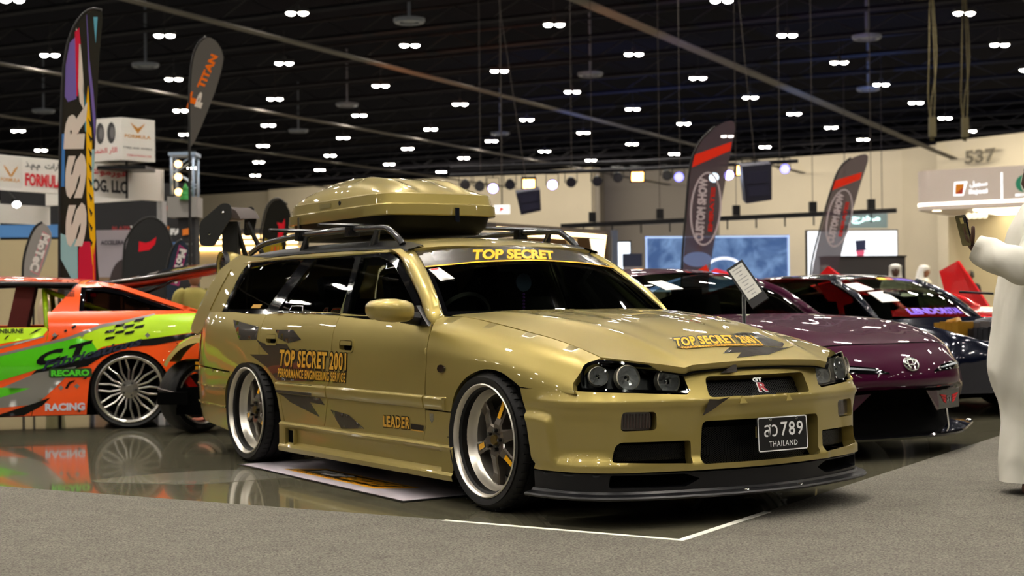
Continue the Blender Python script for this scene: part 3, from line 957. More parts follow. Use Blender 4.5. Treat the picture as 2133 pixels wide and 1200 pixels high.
for u in (-.07, .085):
    b = MB(); b.lathe([(0,.004),(.006,.003),(.007,0)], 10, 'x', M=Matrix.Translation(P(u, .138, 0))); b.obj('plate_screw', CHROME, PL, True)
b = MB(); b.box((.985, .05, .385), (.03, .24, .05)); b.obj('plate_bracket', GOLD, CAR)

# headlights
HL = spline([(-.978,.592),(-.988,.634),(-.980,.68),(-.95,.707),(-.876,.719),(-.747,.710),(-.572,.690),(-.47,.672),(-.452,.636),(-.441,.585),(-.455,.569),(-.695,.579),(-.935,.586)], 3, True)
def on_front(u, v, o): return Vector((FRONT([u],[v])[0] + FRONT.normal([u],[v])[0]*o).tolist())
for mir in (False, True):
    hl = obj('headlight', panel(FRONT, gap(HL, .004), step=.03, depth=.07, off=-.004, mirror=mir), CLEAR, CAR)
    obj('lamp_housing', panel(FRONT, inset(HL, .004), step=.03, depth=.0, off=-.075, mirror=mir), mat('lamp_black', '0c0d10', rough=.25, coat=.3), hl)
    obj('lamp_rim', panel(FRONT, inset(HL, .002), [inset(HL, .011)], step=.03, depth=.02, off=-.006, mirror=mir), BLACKG, hl)
    for u, v, r, m in ((-.90,.650,.042,'amber'),(-.735,.642,.054,'main'),(-.53,.625,.055,'beam')):
        c = on_front(u, v, -.022); n = Vector(FRONT.normal([u],[v])[0].tolist())
        n = (n + Vector((.9, 0, 0))).normalized()
        if mir: c.y *= -1; n.y *= -1
        M = Matrix.Translation(c) @ n.to_track_quat('Z', 'Y').to_matrix().to_4x4()
        b = MB(); b.lathe([(r*.98,.012),(r,.016),(r*1.03,.010),(r*1.03,-.02),(r*.95,-.022),(r*.97,.008)], 36, M=M)
        rg = b.obj('lamp_ring', mat('lamp_ring_cream', 'd6d0bf', rough=.35, metal=.3), hl, True, 40)
        b = MB(); b.lathe([(r*.97,.008),(r*.93,-.004),(r*.85,-.017),(r*.72,-.029),(r*.55,-.037),(r*.36,-.043),(.001,-.046)], 22, M=M); b.V = [(x+random.uniform(-.0025,.0025), y+random.uniform(-.0025,.0025), z+random.uniform(-.0025,.0025)) for x, y, z in b.V]
        b.obj('reflector', mat('faceted_reflector', 'e6e6e8', rough=.2, metal=.5), rg, False)
        b = MB(); b.lathe([(.001,.0),(r*.24,-.004),(r*.28,-.02),(r*.28,-.044)], 18, M=M)
        b.obj('bulb_shield', CHROME, rg, True, 40)
# bonnet
hood_half = [(-.33,0),(-.36,-.25),(-.44,-.5),(-.575,-.688),(-.2,-.690),(.07,-.690),(.405,-.689),(.676,-.690),(.735,-.635),(.794,-.571),(.858,-.495),(.912,-.438),(.921,-.425),(.918,-.405),(.910,-.375),(.914,-.30),(.918,-.18),(.921,0)]
hood = hood_half + [(x, -y) for x, y in hood_half[-2:0:-1]]
HO = obj('bonnet', panel(BONNET, gap(hood, .003), step=.024, depth=.03), GOLD, CAR)
obj('bonnet_shut_line', panel(HOOD, inset(hood, -.012), step=.06, depth=0, off=-.032), DARK, CAR)
# scuttle below the windscreen
rows = [[(-.70+dx+.28*(1-(y/.72)**2)*1., y, z) for y in np.linspace(-.73, .73, 21)] for dx, z in ((.0,.925),(.06,.905),(.14,.885))]
obj('scuttle', rows_mesh('scuttle', rows), BLACKP, CAR)

# windscreen, its shade band and lettering
ws = obj('windscreen', panel(GLASS, [(-1,.0),(-.5,-.02),(0,-.03),(.5,-.02),(1,0),(1,1),(.5,1.01),(0,1.02),(-.5,1.01),(-1,1)], step=.07, depth=.004), WSGL, CAR)
BL = [(-1,.685),(-.85,.692),(-.55,.718),(0,.735),(.55,.718),(.85,.692),(1,.685)]
BT = [(1,1.0),(.5,1.01),(0,1.02),(-.5,1.01),(-1,1.0)]
band = obj('windscreen_band', panel(GLASS, BL + BT, step=.06, depth=0, off=.003), mat('band_brown', '3b352c', rough=.25, coat=.5), ws)
obj('band_line', panel(GLASS, BL + [(u, v+.022) for u, v in BL[::-1]], step=.06, depth=0, off=.0045), YEL, band)
obj('band_lettering', quad_text(GLASS, 'TOP SECRET', [(-.485,.958),(.40,.945),(.26,.762),(-.59,.765)], .048, off=.006), YEL, band)
obj('windscreen_seal', panel(GLASS, [(-1.03,-.03),(0,-.06),(1.03,-.03),(1.03,1.02),(0,1.04),(-1.03,1.02)], [[(-.972,.02),(-.5,.0),(0,-.01),(.5,.0),(.972,.02),(.972,.965),(0,.985),(-.972,.965)]], step=.06, depth=.006, off=.002), BLACKG, CAR)
card = obj('price_card', panel(GLASS, [(-.94,.44),(-.83,.47),(-.90,.66),(-.985,.64)], step=.06, depth=.002, off=.006), PAPER, ws)
obj('card_print', panel(GLASS, [(-.915,.648),(-.975,.635),(-.97,.618),(-.91,.63)], step=.05, depth=0, off=.008), REDP, card)

# roof, pillars, side glass
roof_h = [(-1.015,0),(-1.03,-.25),(-1.06,-.42),(-1.105,-.58),(-1.17,-.628),(-1.30,-.652),(-2.0,-.66),(-3.0,-.655),(-3.25,-.645),(-3.44,-.60),(-3.50,-.4),(-3.52,0)]
roof = roof_h + [(x, -y) for x, y in roof_h[-2:0:-1]]
RO = obj('roof', panel(ROOF, roof[::-1], step=.035, depth=.02), GOLD, CAR)
side_edge = [(-.655,.868),(-.76,.973),(-.945,1.097),(-1.10,1.193),(-1.20,1.235),(-1.30,1.255)]
for mir in (False, True):
    rows = []
    for k, (x, z) in enumerate(side_edge):
        t = k/5
        A = CABIN([x], [z])[0]; B = GLASS([-1.0], [t*1.0])[0]
        mid = (A+B)/2 + np.array((.018, -.022, .016)) * (1 if 0 < k else .4)
        q1 = A*.7+mid*.3 + np.array((.004,-.010,.004)); q2 = B*.7+mid*.3 + np.array((.010,-.004,.008))
        rr = [A - np.array((0,-.03,0)), A, q1, mid, q2, B, B - np.array((.02, -.02, .02))]
        if k == 0: rows.append([(p[0]+.05, (-p[1] if mir else p[1])*.965, p[2]-.05) for p in rr])
        rows.append([(p[0], -p[1] if mir else p[1], p[2]) for p in rr])
    rows = [[p for p in q] for q in zip(*rows)]
    rows = [spline(r, 3) for r in rows]
    me = rows_mesh('windscreen_pillar', rows, sharp=60)
    if not mir: me.flip_normals()
    obj('windscreen_pillar', me, GOLD, CAR)
DLO = [(-3.347,.922),(-3.292,1.041),(-3.235,1.160),(-3.19,1.21),(-3.10,1.240),(-2.698,1.257),(-2.171,1.260),(-1.683,1.256),(-1.38,1.246),(-1.26,1.228),(-1.141,1.190),(-.977,1.095),(-.788,.973),(-.664,.890),(-1.525,.895),(-2.555,.915)]
mirrored('window_frame', CABIN, inset(DLO, -.012), [
    [(-3.30,.938),(-3.25,1.045),(-3.19,1.165),(-3.13,1.205),(-2.70,1.232),(-2.335,1.236),(-2.62,.938)],
    [(-2.46,.932),(-2.17,1.236),(-1.70,1.232),(-1.655,1.22),(-1.60,.915)],
    [(-1.54,.912),(-1.585,1.225),(-1.38,1.222),(-1.275,1.205),(-1.16,1.168),(-.99,1.068),(-.80,.945),(-.76,.912)]], step=.035, depth=.02, off=.003, mat_=BLACKG, parent=CAR)
mirrored('rear_quarter_window', CABIN, [(-3.31,.932),(-3.20,1.165),(-3.13,1.21),(-2.33,1.24),(-2.63,.932)], step=.05, depth=0, off=-.004, mat_=TINT, parent=CAR)
mirrored('rear_door_window', CABIN, [(-2.47,.926),(-2.17,1.24),(-1.65,1.236),(-1.59,.91)], step=.05, depth=0, off=-.004, mat_=TINT, parent=CAR)
mirrored('front_door_window', CABIN, [(-1.55,.908),(-1.59,1.23),(-1.38,1.226),(-1.27,1.209),(-1.15,1.17),(-.98,1.07),(-.75,.908)], step=.05, depth=0, off=-.004, mat_=WSGL, parent=CAR)
mirrored('belt_trim', CABIN, [(-3.34,.905),(-2.55,.899),(-1.53,.88),(-.66,.874),(-.665,.893),(-1.525,.898),(-2.555,.918),(-3.34,.924)], step=.05, depth=.012, off=.012, mat_=BLACKG, parent=CAR)
mirrored('belt_chrome', CABIN, [(-2.44,.916),(-1.60,.900),(-1.60,.908),(-2.44,.924)], step=.05, depth=.004, off=.016, mat_=CHROME, parent=CAR)
obj('window_sticker', panel(CABIN, [(-2.86,.945),(-2.72,.945),(-2.70,.968),(-2.84,.968)], step=.05, depth=0, off=.006), mat('amber_sticker', 'b98c3a', rough=.5), CAR)
# rear pillars that carry the tailgate, and the tailgate itself
dp = [(-3.345,.90),(-3.36,.922),(-3.305,1.043),(-3.245,1.165),(-3.20,1.215),(-3.11,1.25),(-2.9,1.262),(-3.1,1.275),(-3.397,1.297),(-3.50,1.27),(-3.657,1.214),(-3.74,1.14),(-3.813,1.046),(-3.88,.94),(-3.929,.835),(-3.925,.80),(-3.88,.782),(-3.742,.776),(-3.68,.80),(-3.60,.90)]
mirrored('rear_pillar', CABIN, dp, step=.035, depth=.05, off=.004, parent=CAR)
mirrored('pillar_crease', CABIN, [(-3.60,.93),(-3.51,1.09),(-3.44,1.20),(-3.455,1.205),(-3.53,1.095),(-3.62,.935)], step=.04, depth=.006, off=.010, parent=CAR)
rear = [(-3.397,1.297,.55),(-3.657,1.214,.58),(-3.813,1.046,.63),(-3.929,.835,.68),(-3.88,.782,.70),(-3.76,.76,.70),(-3.74,.60,.70),(-3.73,.45,.72),(-3.72,.22,.70)]
rows = [[(x - .04*(1-(y/w)**2), y, z) for y in np.linspace(-w, w, 17)] for x, z, w in rear]
obj('tailgate', rows_mesh('tailgate', rows, sharp=50), GOLD, CAR)
rows = [[(x - .04*(1-(y/w)**2)-.012, y, z) for y in np.linspace(-w+.08, w-.08, 13)] for x, z, w in rear[1:3]]
obj('tailgate_window', rows_mesh('tailgate_window', rows), BLACKG, CAR)

# mirrors
for sgn in (-1,):
    rows = []
    for k, (t, sx, sz) in enumerate(((0,.25,.45),(.06,.62,.74),(.2,.88,.92),(.45,1,1),(.7,.97,.93),(.9,.82,.74),(.98,.55,.48),(1,.2,.2))):
        y = -.862 - .235*t
        c = (-.665 - .03*t, y, .926 + .012*t); row = []
        for j in range(20):
            q = 2*math.pi*j/20
            cx, sz_ = math.cos(q), math.sin(q)
            px = math.copysign(abs(cx)**.7, cx)*.075*sx*(1.15 if cx > 0 else .75)
            pz = math.copysign(abs(sz_)**.7, sz_)*.060*sz
            row.append((c[0]+px, -sgn*c[1], c[2]+pz))
        rows.append(row)
    me = rows_mesh('door_mirror', rows, close_u=True, caps=True, sharp=60)
    if sgn > 0: pass
    else: me.flip_normals()
    mo = obj('door_mirror', me, GOLD, CAR)
    b = MB(); b.prism([(-.60,.852),(-.80,.862),(-.80,.90),(-.72,.955),(-.66,.90)], .03, Matrix(((1,0,0,0),(0,0,sgn*1.,sgn*.775),(0,1,0,0),(0,0,0,1))))
    b.tube([(-.70, sgn*.79, .885), (-.70, sgn*.90, .898)], [.036, .03], 10)
    b.obj('mirror_foot', BLACKP, mo)

# roof rails, cross bars
for sgn in (-1, 1):
    y = sgn*.585
    b = MB(); b.tube(spline([(-3.27,y,1.305),(-3.16,y,1.335),(-3.02,y,1.362),(-2.6,y,1.386),(-2.0,y,1.395),(-1.48,y,1.388),(-1.38,y,1.368),(-1.28,y,1.318),(-1.24,y,1.285)], 4), .019, 10)
    for x in (-2.42, -1.52):
        b.tube([(x, y, 1.385), (x-.05, y, 1.29)], [.016, .028], 8)
    rl = b.obj('roof_rail', mat('dark_grey_rail', '2b2b2c', rough=.25, coat=.5, metal=.3), CAR, True, 45)
    b = MB(); xs = np.linspace(-3.36, -1.10, 24); rws = []
    for dy, dz in ((-.05,.002),(-.045,.012),(.045,.014),(.05,.002)):
        p = ROOF(xs, np.full(24, y+sgn*0+dy*1.0)); p[:, 2] += dz; rws.append(p.tolist())
    obj('rail_base', rows_mesh('rail_base', rws, sharp=30), BLACKP, rl)
for x in (-2.5, -1.83):
    b = MB(); rows = []
    for y in (-.80, -.79, -.6, 0, .6, .79, .80):
        s = .6 if abs(y) > .795 else 1
        rows.append([(x+dx*s, y, 1.418+dz*s) for dx, dz in ((-.038,0),(-.02,.011),(.02,.011),(.038,0),(.02,-.010),(-.02,-.010))])
    cb = obj('cross_bar', rows_mesh('cross_bar', rows, True, True, sharp=40), BLACKP, CAR)
    for y in (-.585, .585):
        b = MB(); b.box((x, y, 1.392), (.06, .06, .05)); b.box((x, y, 1.37), (.045, .075, .03)); b.obj('bar_clamp', BLACKP, cb)

# wheels
for x, z, Ro in ((0, .326, .326), (-2.72, .318, .318)):
    for sgn in (-1, 1):
        wheel6(CAR, (x, sgn*(.868), z), sgn, Ro, .2615, .27, .10)
# floor pan, arches, engine bay block: what stops the eye from looking through
b = MB()
b.box((-1.36, 0, .20), (1.9, 1.60, .08)); b.box((-1.46, 0, .165), (4.2, 1.05, .07)); b.box((-3.35, 0, .33), (.66, 1.3, .26)); b.box((.22, 0, .38), (1.0, 1.0, .42)); b.box((-3.2, 0, .55), (1.0, 1.36, .25))
b.box((-2.72, 0, .45), (.6, 1.0, .4))
b.obj('underbody', DARK, CAR)
for sgn in (-1, 1):
    b = MB(); b.box((-1.35, sgn*.72, .52), (1.75, .06, .62)); b.box((.36, sgn*.58, .52), (.3, .1, .3)); b.obj('inner_flank', DARK, CAR)
    for x in (.04, -2.70):
        b = MB(); b.lathe([(.37,.60),(.37,.855)], 24, 'y', M=Matrix.Translation((x, 0 if sgn > 0 else -1.455, .33)), a0=0, a1=math.pi); b.obj('wheel_arch_liner', DARK, CAR, True)
# cabin
b = MB(); b.box((-.66, 0, .80), (.45, 1.36, .17)); b.box((-.82, -.36, .88), (.22, .42, .07))
b.obj('dashboard', SEATM, CAR)
b = MB(); b.lathe([(.165,-.013),(.182,0),(.165,.013),(.15,0),(.165,-.013)], 28, M=Matrix.Translation((-1.0,-.36,.86)) @ Matrix.Rotation(R(-65), 4, 'Y')); b.tube([(-1.0,-.36,.86),(-.8,-.36,.80)], .03); b.box((0,0,0),(.32,.05,.02),Matrix.Translation((-1.0,-.36,.86)) @ Matrix.Rotation(R(-65), 4, 'Y') @ Matrix.Rotation(R(90), 4, 'Z'))
b.obj('steering_wheel', BLACKP, CAR, True, 40)
for x, y in ((-1.42,-.36),(-1.42,.36),(-2.25,-.36),(-2.25,.36)):
    b = MB(); b.box((x+.2, y, .48), (.5, .48, .2)); b.box((x-.1, y, .74), (.13, .46, .5), rot=Matrix.Rotation(R(-14), 3, 'Y')); b.box((x-.2, y, 1.06), (.08, .24, .14), rot=Matrix.Rotation(R(-14), 3, 'Y'))
    b.obj('seat', SEATM, CAR)
b = MB(); b.box((-2.1, 0, 1.235), (2.0, 1.16, .02)); b.obj('headlining', mat('headlining', '3c3d33', rough=.9), CAR)
for sgn in (-1, 1):
    b = MB(); b.tube([(-1.61, sgn*.755, .88), (-1.63, sgn*.62, 1.22)], .035, 8); b.tube([(-.72, sgn*.70, .89), (-1.14, sgn*.60, 1.22)], .03, 8); b.obj('inner_pillar', mat('pillar_lining', '6f704c', rough=.8), CAR, True)
b = MB(); b.box((-1.02, 0, 1.17), (.03, .22, .06), rot=Matrix.Rotation(R(-20), 3, 'Y')); b.obj('rear_view_mirror', BLACKP, CAR)
b = MB(); b.lathe([(0,.004),(.05,.004),(.05,-.004),(0,-.004)], 20, 'x', M=Matrix.Translation((-.98,.03,1.075))); hd = b.obj('hanging_disc', mat('blue_disc', '3d4a66', rough=.4), CAR, True, 40)
b = MB()
for k in range(7): b.lathe([(0,.008),(.008,.003),(.008,-.003),(0,-.008)], 8, M=Matrix.Translation((-.98,.03,1.01-.018*k)))
b.obj('hanging_beads', mat('purple_beads', '5a2a86', rough=.4), hd)

# ---- flat graphics on the paint
def side_patch(p, name='stripe'): obj(name, panel(SIDE, p if area2(p) > 0 else p[::-1], step=.03, depth=0, off=.0016), STICK, CAR)
side_patch([(-3.044,.873),(-2.608,.832),(-2.597,.754),(-2.857,.748)])
side_patch([(-2.358,.817),(-2.117,.819),(-1.981,.763),(-2.146,.74),(-2.30,.768)])
side_patch([(-2.60,.755),(-2.50,.735),(-2.164,.734),(-2.108,.70),(-1.80,.70),(-1.80,.53),(-2.27,.52),(-2.40,.59),(-2.666,.663),(-2.40,.668),(-2.49,.70)])
side_patch([(-2.262,.445),(-1.72,.443),(-1.659,.405),(-1.841,.411),(-1.726,.333),(-2.094,.399),(-2.182,.43)])
side_patch([(-1.591,.383),(-1.38,.367),(-1.21,.302),(-1.478,.284)])
obj('moulding_stripe', panel(SIDE, [(-2.258,.45),(-1.80,.45),(-1.795,.51),(-2.258,.51)], step=.03, depth=0, off=.0135), STICK, CAR)
def outlined(S, s, quad, b0, b1, m0, m1, off, name):
    bx = text_box(s, b0, space=1.12)
    k = obj(name, quad_text(S, s, quad, b1, box=bx, off=off, space=1.12), m1, CAR)
    obj(name + '_face', quad_text(S, s, quad, b0, box=bx, off=off+.0012, space=1.12), m0, k)
YOL = mat('ochre_print', 'c9962c', rough=.35, coat=.5)
outlined(SIDE, 'TOP SECRET 2001', [(-2.245,.702),(-1.398,.700),(-1.392,.604),(-2.245,.604)], .032, .095, YOL, BLKPRINT, .003, 'door_lettering')
outlined(SIDE, 'PERFORMANCE ENGINEERING SERVICE', [(-2.25,.592),(-1.396,.592),(-1.398,.540),(-2.25,.540)], .032, .095, YOL, BLKPRINT, .003, 'door_lettering')
outlined(SIDE, 'LEADER', [(-.985,.386),(-.70,.393),(-.712,.333),(-.993,.327)], .04, .095, YOL, BLKPRINT, .003, 'door_lettering')
obj('door_stripe', panel(SIDE, [(-.70,.335),(-.575,.335),(-.565,.360),(-.70,.362)], step=.04, depth=0, off=.003), BLKPRINT, CAR)
obj('door_stripe', panel(SIDE, [(-.70,.327),(-.575,.327),(-.575,.332),(-.70,.332)], step=.04, depth=0, off=.003), YOL, CAR)
outlined(BONNET, 'TOP SECRET 2001', [(.605,-.225),(.60,.255),(.725,.205),(.715,-.305)], .04, .16, YEL, BLKPRINT, .003, 'bonnet_lettering')
outlined(BONNET, 'PERFORMANCE ENGINEERING SERVICE', [(.724,-.295),(.734,.20),(.758,.185),(.748,-.285)], .035, .12, YEL, BLKPRINT, .003, 'bonnet_lettering')
def hood_patch(p): obj('bonnet_stripe', panel(BONNET, p if area2(p) > 0 else p[::-1], step=.03, depth=0, off=.0016), STICK, CAR)
hood_patch([(.574,.14),(.537,.233),(.56,.335),(.612,.36),(.60,.22)])
hood_patch([(.61,.22),(.62,.34),(.70,.37),(.76,.30),(.75,.20),(.69,.205)])
hood_patch([(.765,-.03),(.76,.19),(.77,.30),(.735,.40),(.862,.12),(.888,-.10),(.83,-.02),(.83,-.13)])
def front_patch(p): obj('bumper_stripe', panel(FRONT, p if area2(p) > 0 else p[::-1], step=.03, depth=0, off=.014), STICK, CAR)
front_patch([(-.251,.642),(-.137,.684),(-.147,.645)])
front_patch([(-.352,.538),(-.30,.535),(-.232,.543),(-.289,.519),(-.342,.490),(-.391,.468)])

# ---------------------------------------------------------------- roof box
BX = thing('roof_box', 'gold roof box with black underside and a latch on the wagon roof', 'roof box', (0, 0, 0))
BX.matrix_world = Matrix.Translation((.582, 7.369, 0)) @ Matrix.Rotation(R(-56.38), 4, 'Z') @ Matrix.Translation((-2.36, -.075, 1.440)) @ Matrix.Rotation(R(-2.5), 4, 'Z')
def plan(hx, hy, n=72, pw=8.):
    out = []
    for j in range(n):
        q = 2*math.pi*(j+.5)/n
        c, s = math.cos(q), math.sin(q)
        x = math.copysign(abs(c)**(2/pw), c)*hx; y = math.copysign(abs(s)**(2/pw), s)*hy
        if x > 0: x += .035*(1-(y/hy)**2)
        else: y *= 1 - .07*(x/hx)**2
        out.append((x, y))
    return out
def ring(hx, hy, z, **k): return [(x, y, z) for x, y in plan(hx, hy, **k)]
obj('box_tray', rows_mesh('tray', [ring(.50,.26,-.07), ring(.68,.33,-.07), ring(.73,.36,-.03), ring(.75,.375,.035), ring(.755,.38,.06)], True, True, sharp=40), mat('black_textured_plastic', '060606', rough=.5, spec=.12), BX)
obj('box_rim', rows_mesh('rim', [ring(.75,.378,.05), ring(.785,.40,.032), ring(.789,.403,.038), ring(.785,.40,.094), ring(.766,.390,.100), ring(.762,.388,.104)], True, sharp=30), GOLD, BX)
obj('lid_band', rows_mesh('band', [ring(.764,.389,.098), ring(.752,.382,.158), ring(.735,.372,.166), ring(.70,.35,.160)], True, sharp=30), GOLD, BX)
LX = [-.745,-.70,-.62,-.5,-.35,-.1,.2,.45,.62,.72,.765]
LH = [.02,.085,.125,.150,.168,.178,.172,.138,.092,.046,.008]
lid = []
for x, hh in zip(np.linspace(-.745, .765, 34), np.interp(np.linspace(-.745, .765, 34), LX, LH)):
    w = .374*(1 - .07*(x/.76)**2 if x < 0 else 1)*max(.02, 1-(abs(x+.005)/.775)**22)**.4; row = []
    for yn in np.linspace(-1, 1, 33):
        g = (1-abs(yn)**3.2)**.55
        rg = .014*(math.exp(-((abs(yn)-.50)/.07)**2) - .8*math.exp(-((abs(yn)-.30)/.10)**2))
        side = 1 + .0*yn
        z = .125 + hh*g + rg*min(1, hh/.12)*g
        z += .010*math.exp(-((x-.10)/.02)**2)*(1 if abs(yn) < .95 else 0)*(-1)
        row.append((x, yn*w, z))
    lid.append(row)
obj('box_lid', rows_mesh('lid', lid, sharp=45), GOLD, BX)
for x, y, rz in ((.80, .05, 0), (-.42, -.402, 90)):
    b = MB(); M = Matrix.Translation((x+.03 if rz == 0 else x, y, .040)) @ Matrix.Rotation(R(rz), 4, 'Z')
    b.box((0,0,.0),(.012,.03,.075),M); b.box((.006,0,-.03),(.014,.022,.03),M)
    b.obj('box_latch', CHROME, BX)
b = MB(); b.box((-.05,-.387,.13),(.16,.004,.028)); b.obj('box_label', mat('silver_label', 'a59a6a', rough=.3, metal=.6), BX)
b = MB(); b.lathe([(0,-.388),(.014,-.388),(.014,-.375)], 14, 'y', M=Matrix.Translation((.16,0,.135))); b.obj('box_lock', BLACKP, BX)
for x in (-.34, .22):
    for y in (-.28, .28):
        b = MB(); b.box((x, y, -.02), (.05, .05, .04)); b.obj('box_mount', BLACKP, BX)
# ---------------------------------------------------------------- the other cars
def simple_wheel(parent, loc, side, Ro, Ri, w, m_rim, spokes=10, name='wheel'):
    e = bpy.data.objects.new(name, None); COL.objects.link(e); e.parent = parent; e.location = loc; e.empty_display_size = .1
    e.rotation_euler = (0, R(5), 0 if side < 0 else math.pi)
    obj('tyre', tyre_me(Ro, Ri, w, False), RUBBER, e)
    b = MB(); b.lathe([(Ri-.006,.012),(Ri+.004,0),(Ri-.004,-.003),(Ri-.02,.006),(Ri-.026,.03),(Ri-.034,.06),(Ri-.04,w*.8)], 48, 'y')
    obj('rim', b.me('rim', True, 40), m_rim, e)
    b = MB(); b.lathe([(0,.12),(Ri-.03,.12)], 24, 'y'); obj('brake_backing', b.me('backing'), DARK, e)
    return e

# --- orange show car at the left, rear hatch raised
OR = thing('show_car', 'orange and lime racing-liveried coupe with its rear hatch raised at the left', 'car', (-3.238, 12.584, 0), R(194))
ORP = mat('fluorescent_orange', 'ff5a18', rough=.25, coat=1.)
LIME = mat('lime_vinyl', 'c2f01e', rough=.28, coat=.8)
GREEN = mat('green_vinyl', '4fc010', rough=.28, coat=.8)
SILV = mat('silver_vinyl', '8f8d88', rough=.3, metal=.4, coat=.5)
def _oside():
    V = [.10,.20,.36,.52,.66,.78,.86,.93]
    rows = []
    for x, w in ((-1.0,.80),(-.6,.84),(-.3,.86),(0,.865),(.3,.86),(.65,.85),(1.2,.845),(1.9,.84),(2.5,.84),(2.9,.80)):
        rows.append([(x, w+d, z) for d, z in zip((-.015,.0,.005,.012,.0,-.015,-.04,-.09), V)])
    return Surf([-1.0,-.6,-.3,0,.3,.65,1.2,1.9,2.5,2.9], V, rows)
OS = _oside()
def _ocab():
    V = [.80,.95,1.08,1.17,1.22]; rows = []
    for x in (-.75,0,.8,2.1): rows.append([(x, w, z) for w, z in zip((.80,.745,.685,.62,.56), V)])
    return Surf([-.75,0,.8,2.1], V, rows)
OC = _ocab()
# seen from outside the u axis runs backwards, so these sheets face with out=-1
def oms(name, S, p, m, parent=OR, both=False, **k):
    k.setdefault('step', .04); k.setdefault('depth', .015)
    r = obj(name, panel(S, p if area2(p) > 0 else p[::-1], out=-1, **k), m, parent)
    if both: obj(name, panel(S, p if area2(p) > 0 else p[::-1], out=-1, mirror=True, **k), m, parent)
    return r
oarch = [(.315*math.cos(a)-0., .305+.315*math.sin(a)) for a in np.linspace(math.pi, 0, 15)]
oq = [(-.98,.30)] + [(-.325,.30)] + oarch + [(.33,.12),(.74,.12),(.66,.50),(.61,.78),(.62,.93),(-.98,.93)]
QP = oms('rear_quarter_panel', OS, oq, ORP, both=True, depth=.03)
DO = oms('door', OS, [(.745,.12),(.665,.50),(.615,.78),(.625,.81),(2.0,.81),(2.0,.12)], ORP, both=True)
oms('front_fender', OS, [(2.005,.12),(2.005,.81),(2.85,.76),(2.88,.30),(2.62,.30),(2.6,.42),(2.5,.55),(2.35,.61),(2.2,.55),(2.1,.42),(2.08,.12)], ORP, both=True)
oms('sail_panel', OC, [(.62,.90),(.53,1.0),(.40,1.145),(.25,1.165),(.20,1.125),(.36,1.12),(.385,.90),(.33,.845),(-.3,.92),(-.42,.93),(-.62,.86),(.5,.82)], ORP, both=True)
oms('quarter_window_rim', OC, [(.385,.91),(.37,1.12),(.20,1.112),(.06,1.085),(-.42,.915),(-.32,.895),(.30,.842),(.355,.855)], BLACKG, off=.006, both=True, holes=[[(.35,.91),(.335,1.09),(.2,1.085),(.05,1.055),(-.30,.925),(.28,.868),(.335,.875)]])
oms('quarter_window', OC, [(.37,.90),(.35,1.10),(.2,1.1),(.05,1.07),(-.36,.915),(.29,.855)], glass_mat('smoke_glass', '8a7a72'), off=-.002, depth=0, both=True)
oms('hatch_rail', OC, [(.20,1.125),(.06,1.10),(-.44,.925),(-.55,.905),(-.52,.935),(.06,1.135),(.25,1.165)], ORP, off=.008, both=True)
rows = [[(x, y, z - .05*(abs(y)/.6)**2.2) for y in np.linspace(-.60, .60, 13)] for x, z in ((.20,1.165),(.30,1.195),(.6,1.215),(1.0,1.225),(1.4,1.215),(1.7,1.17))]
obj('roof', rows_mesh('roof', [r for r in rows], sharp=60), ORP, OR)
for s in (-1, 1):
    b = MB(); b.tube([(1.7,s*.56,1.13),(2.3,s*.70,.84)], .03, 8); b.obj('windscreen_pillar', ORP, OR, True)
    b = MB(); b.tube([(.40,s*.60,1.14),(1.0,s*.60,1.155),(1.66,s*.575,1.13)], .022, 8); b.tube([(.40,s*.62,1.13),(.50,s*.68,1.0),(.60,s*.755,.82)], .026, 8); b.obj('door_aperture_trim', BLACKP, OR, True)
b = MB(); b.box((1.3, .80, .79), (1.4, .05, .03)); b.obj('door_sill_trim', BLACKP, OR)
b = MB(); b.box((.9, 0, .35), (3.6, 1.3, .3)); b.box((.9,0,.14),(3.7,1.55,.06)); b.obj('floor_pan', DARK, OR)
b = MB(); b.box((-.55, 0, .62), (.75, 1.5, .5)); b.obj('boot_floor', DARK, OR)
rows = [[(x, y, z) for y in np.linspace(-.75, .75, 9)] for x, z in ((2.2,.84),(2.6,.78),(2.9,.68),(3.1,.5),(3.12,.2))]
obj('bonnet', rows_mesh('bonnet', rows), LIME, OR)
rows = [[(x, y, z) for y in np.linspace(-.78, .78, 9)] for x, z in ((-.5,.91),(-.85,.88),(-.98,.7),(-1.02,.45),(-.95,.25))]
obj('tail_panel', rows_mesh('tail_panel', rows), ORP, OR)
# bucket seat, cage
b = MB(); b.box((1.12,.32,.62),(.5,.46,.2)); b.box((.86,.32,.86),(.14,.44,.62),rot=Matrix.Rotation(R(-12),3,'Y')); b.obj('bucket_seat', mat('red_upholstery','5a1710',rough=.8), OR)
b = MB(); b.tube([(.62,.55,.5),(.66,.5,1.1),(.66,-.5,1.1),(.62,-.55,.5)], .022, 8); b.tube([(.66,.45,1.1),(-.3,.5,.75)], .02, 8); b.obj('roll_cage', LIME, OR, True)
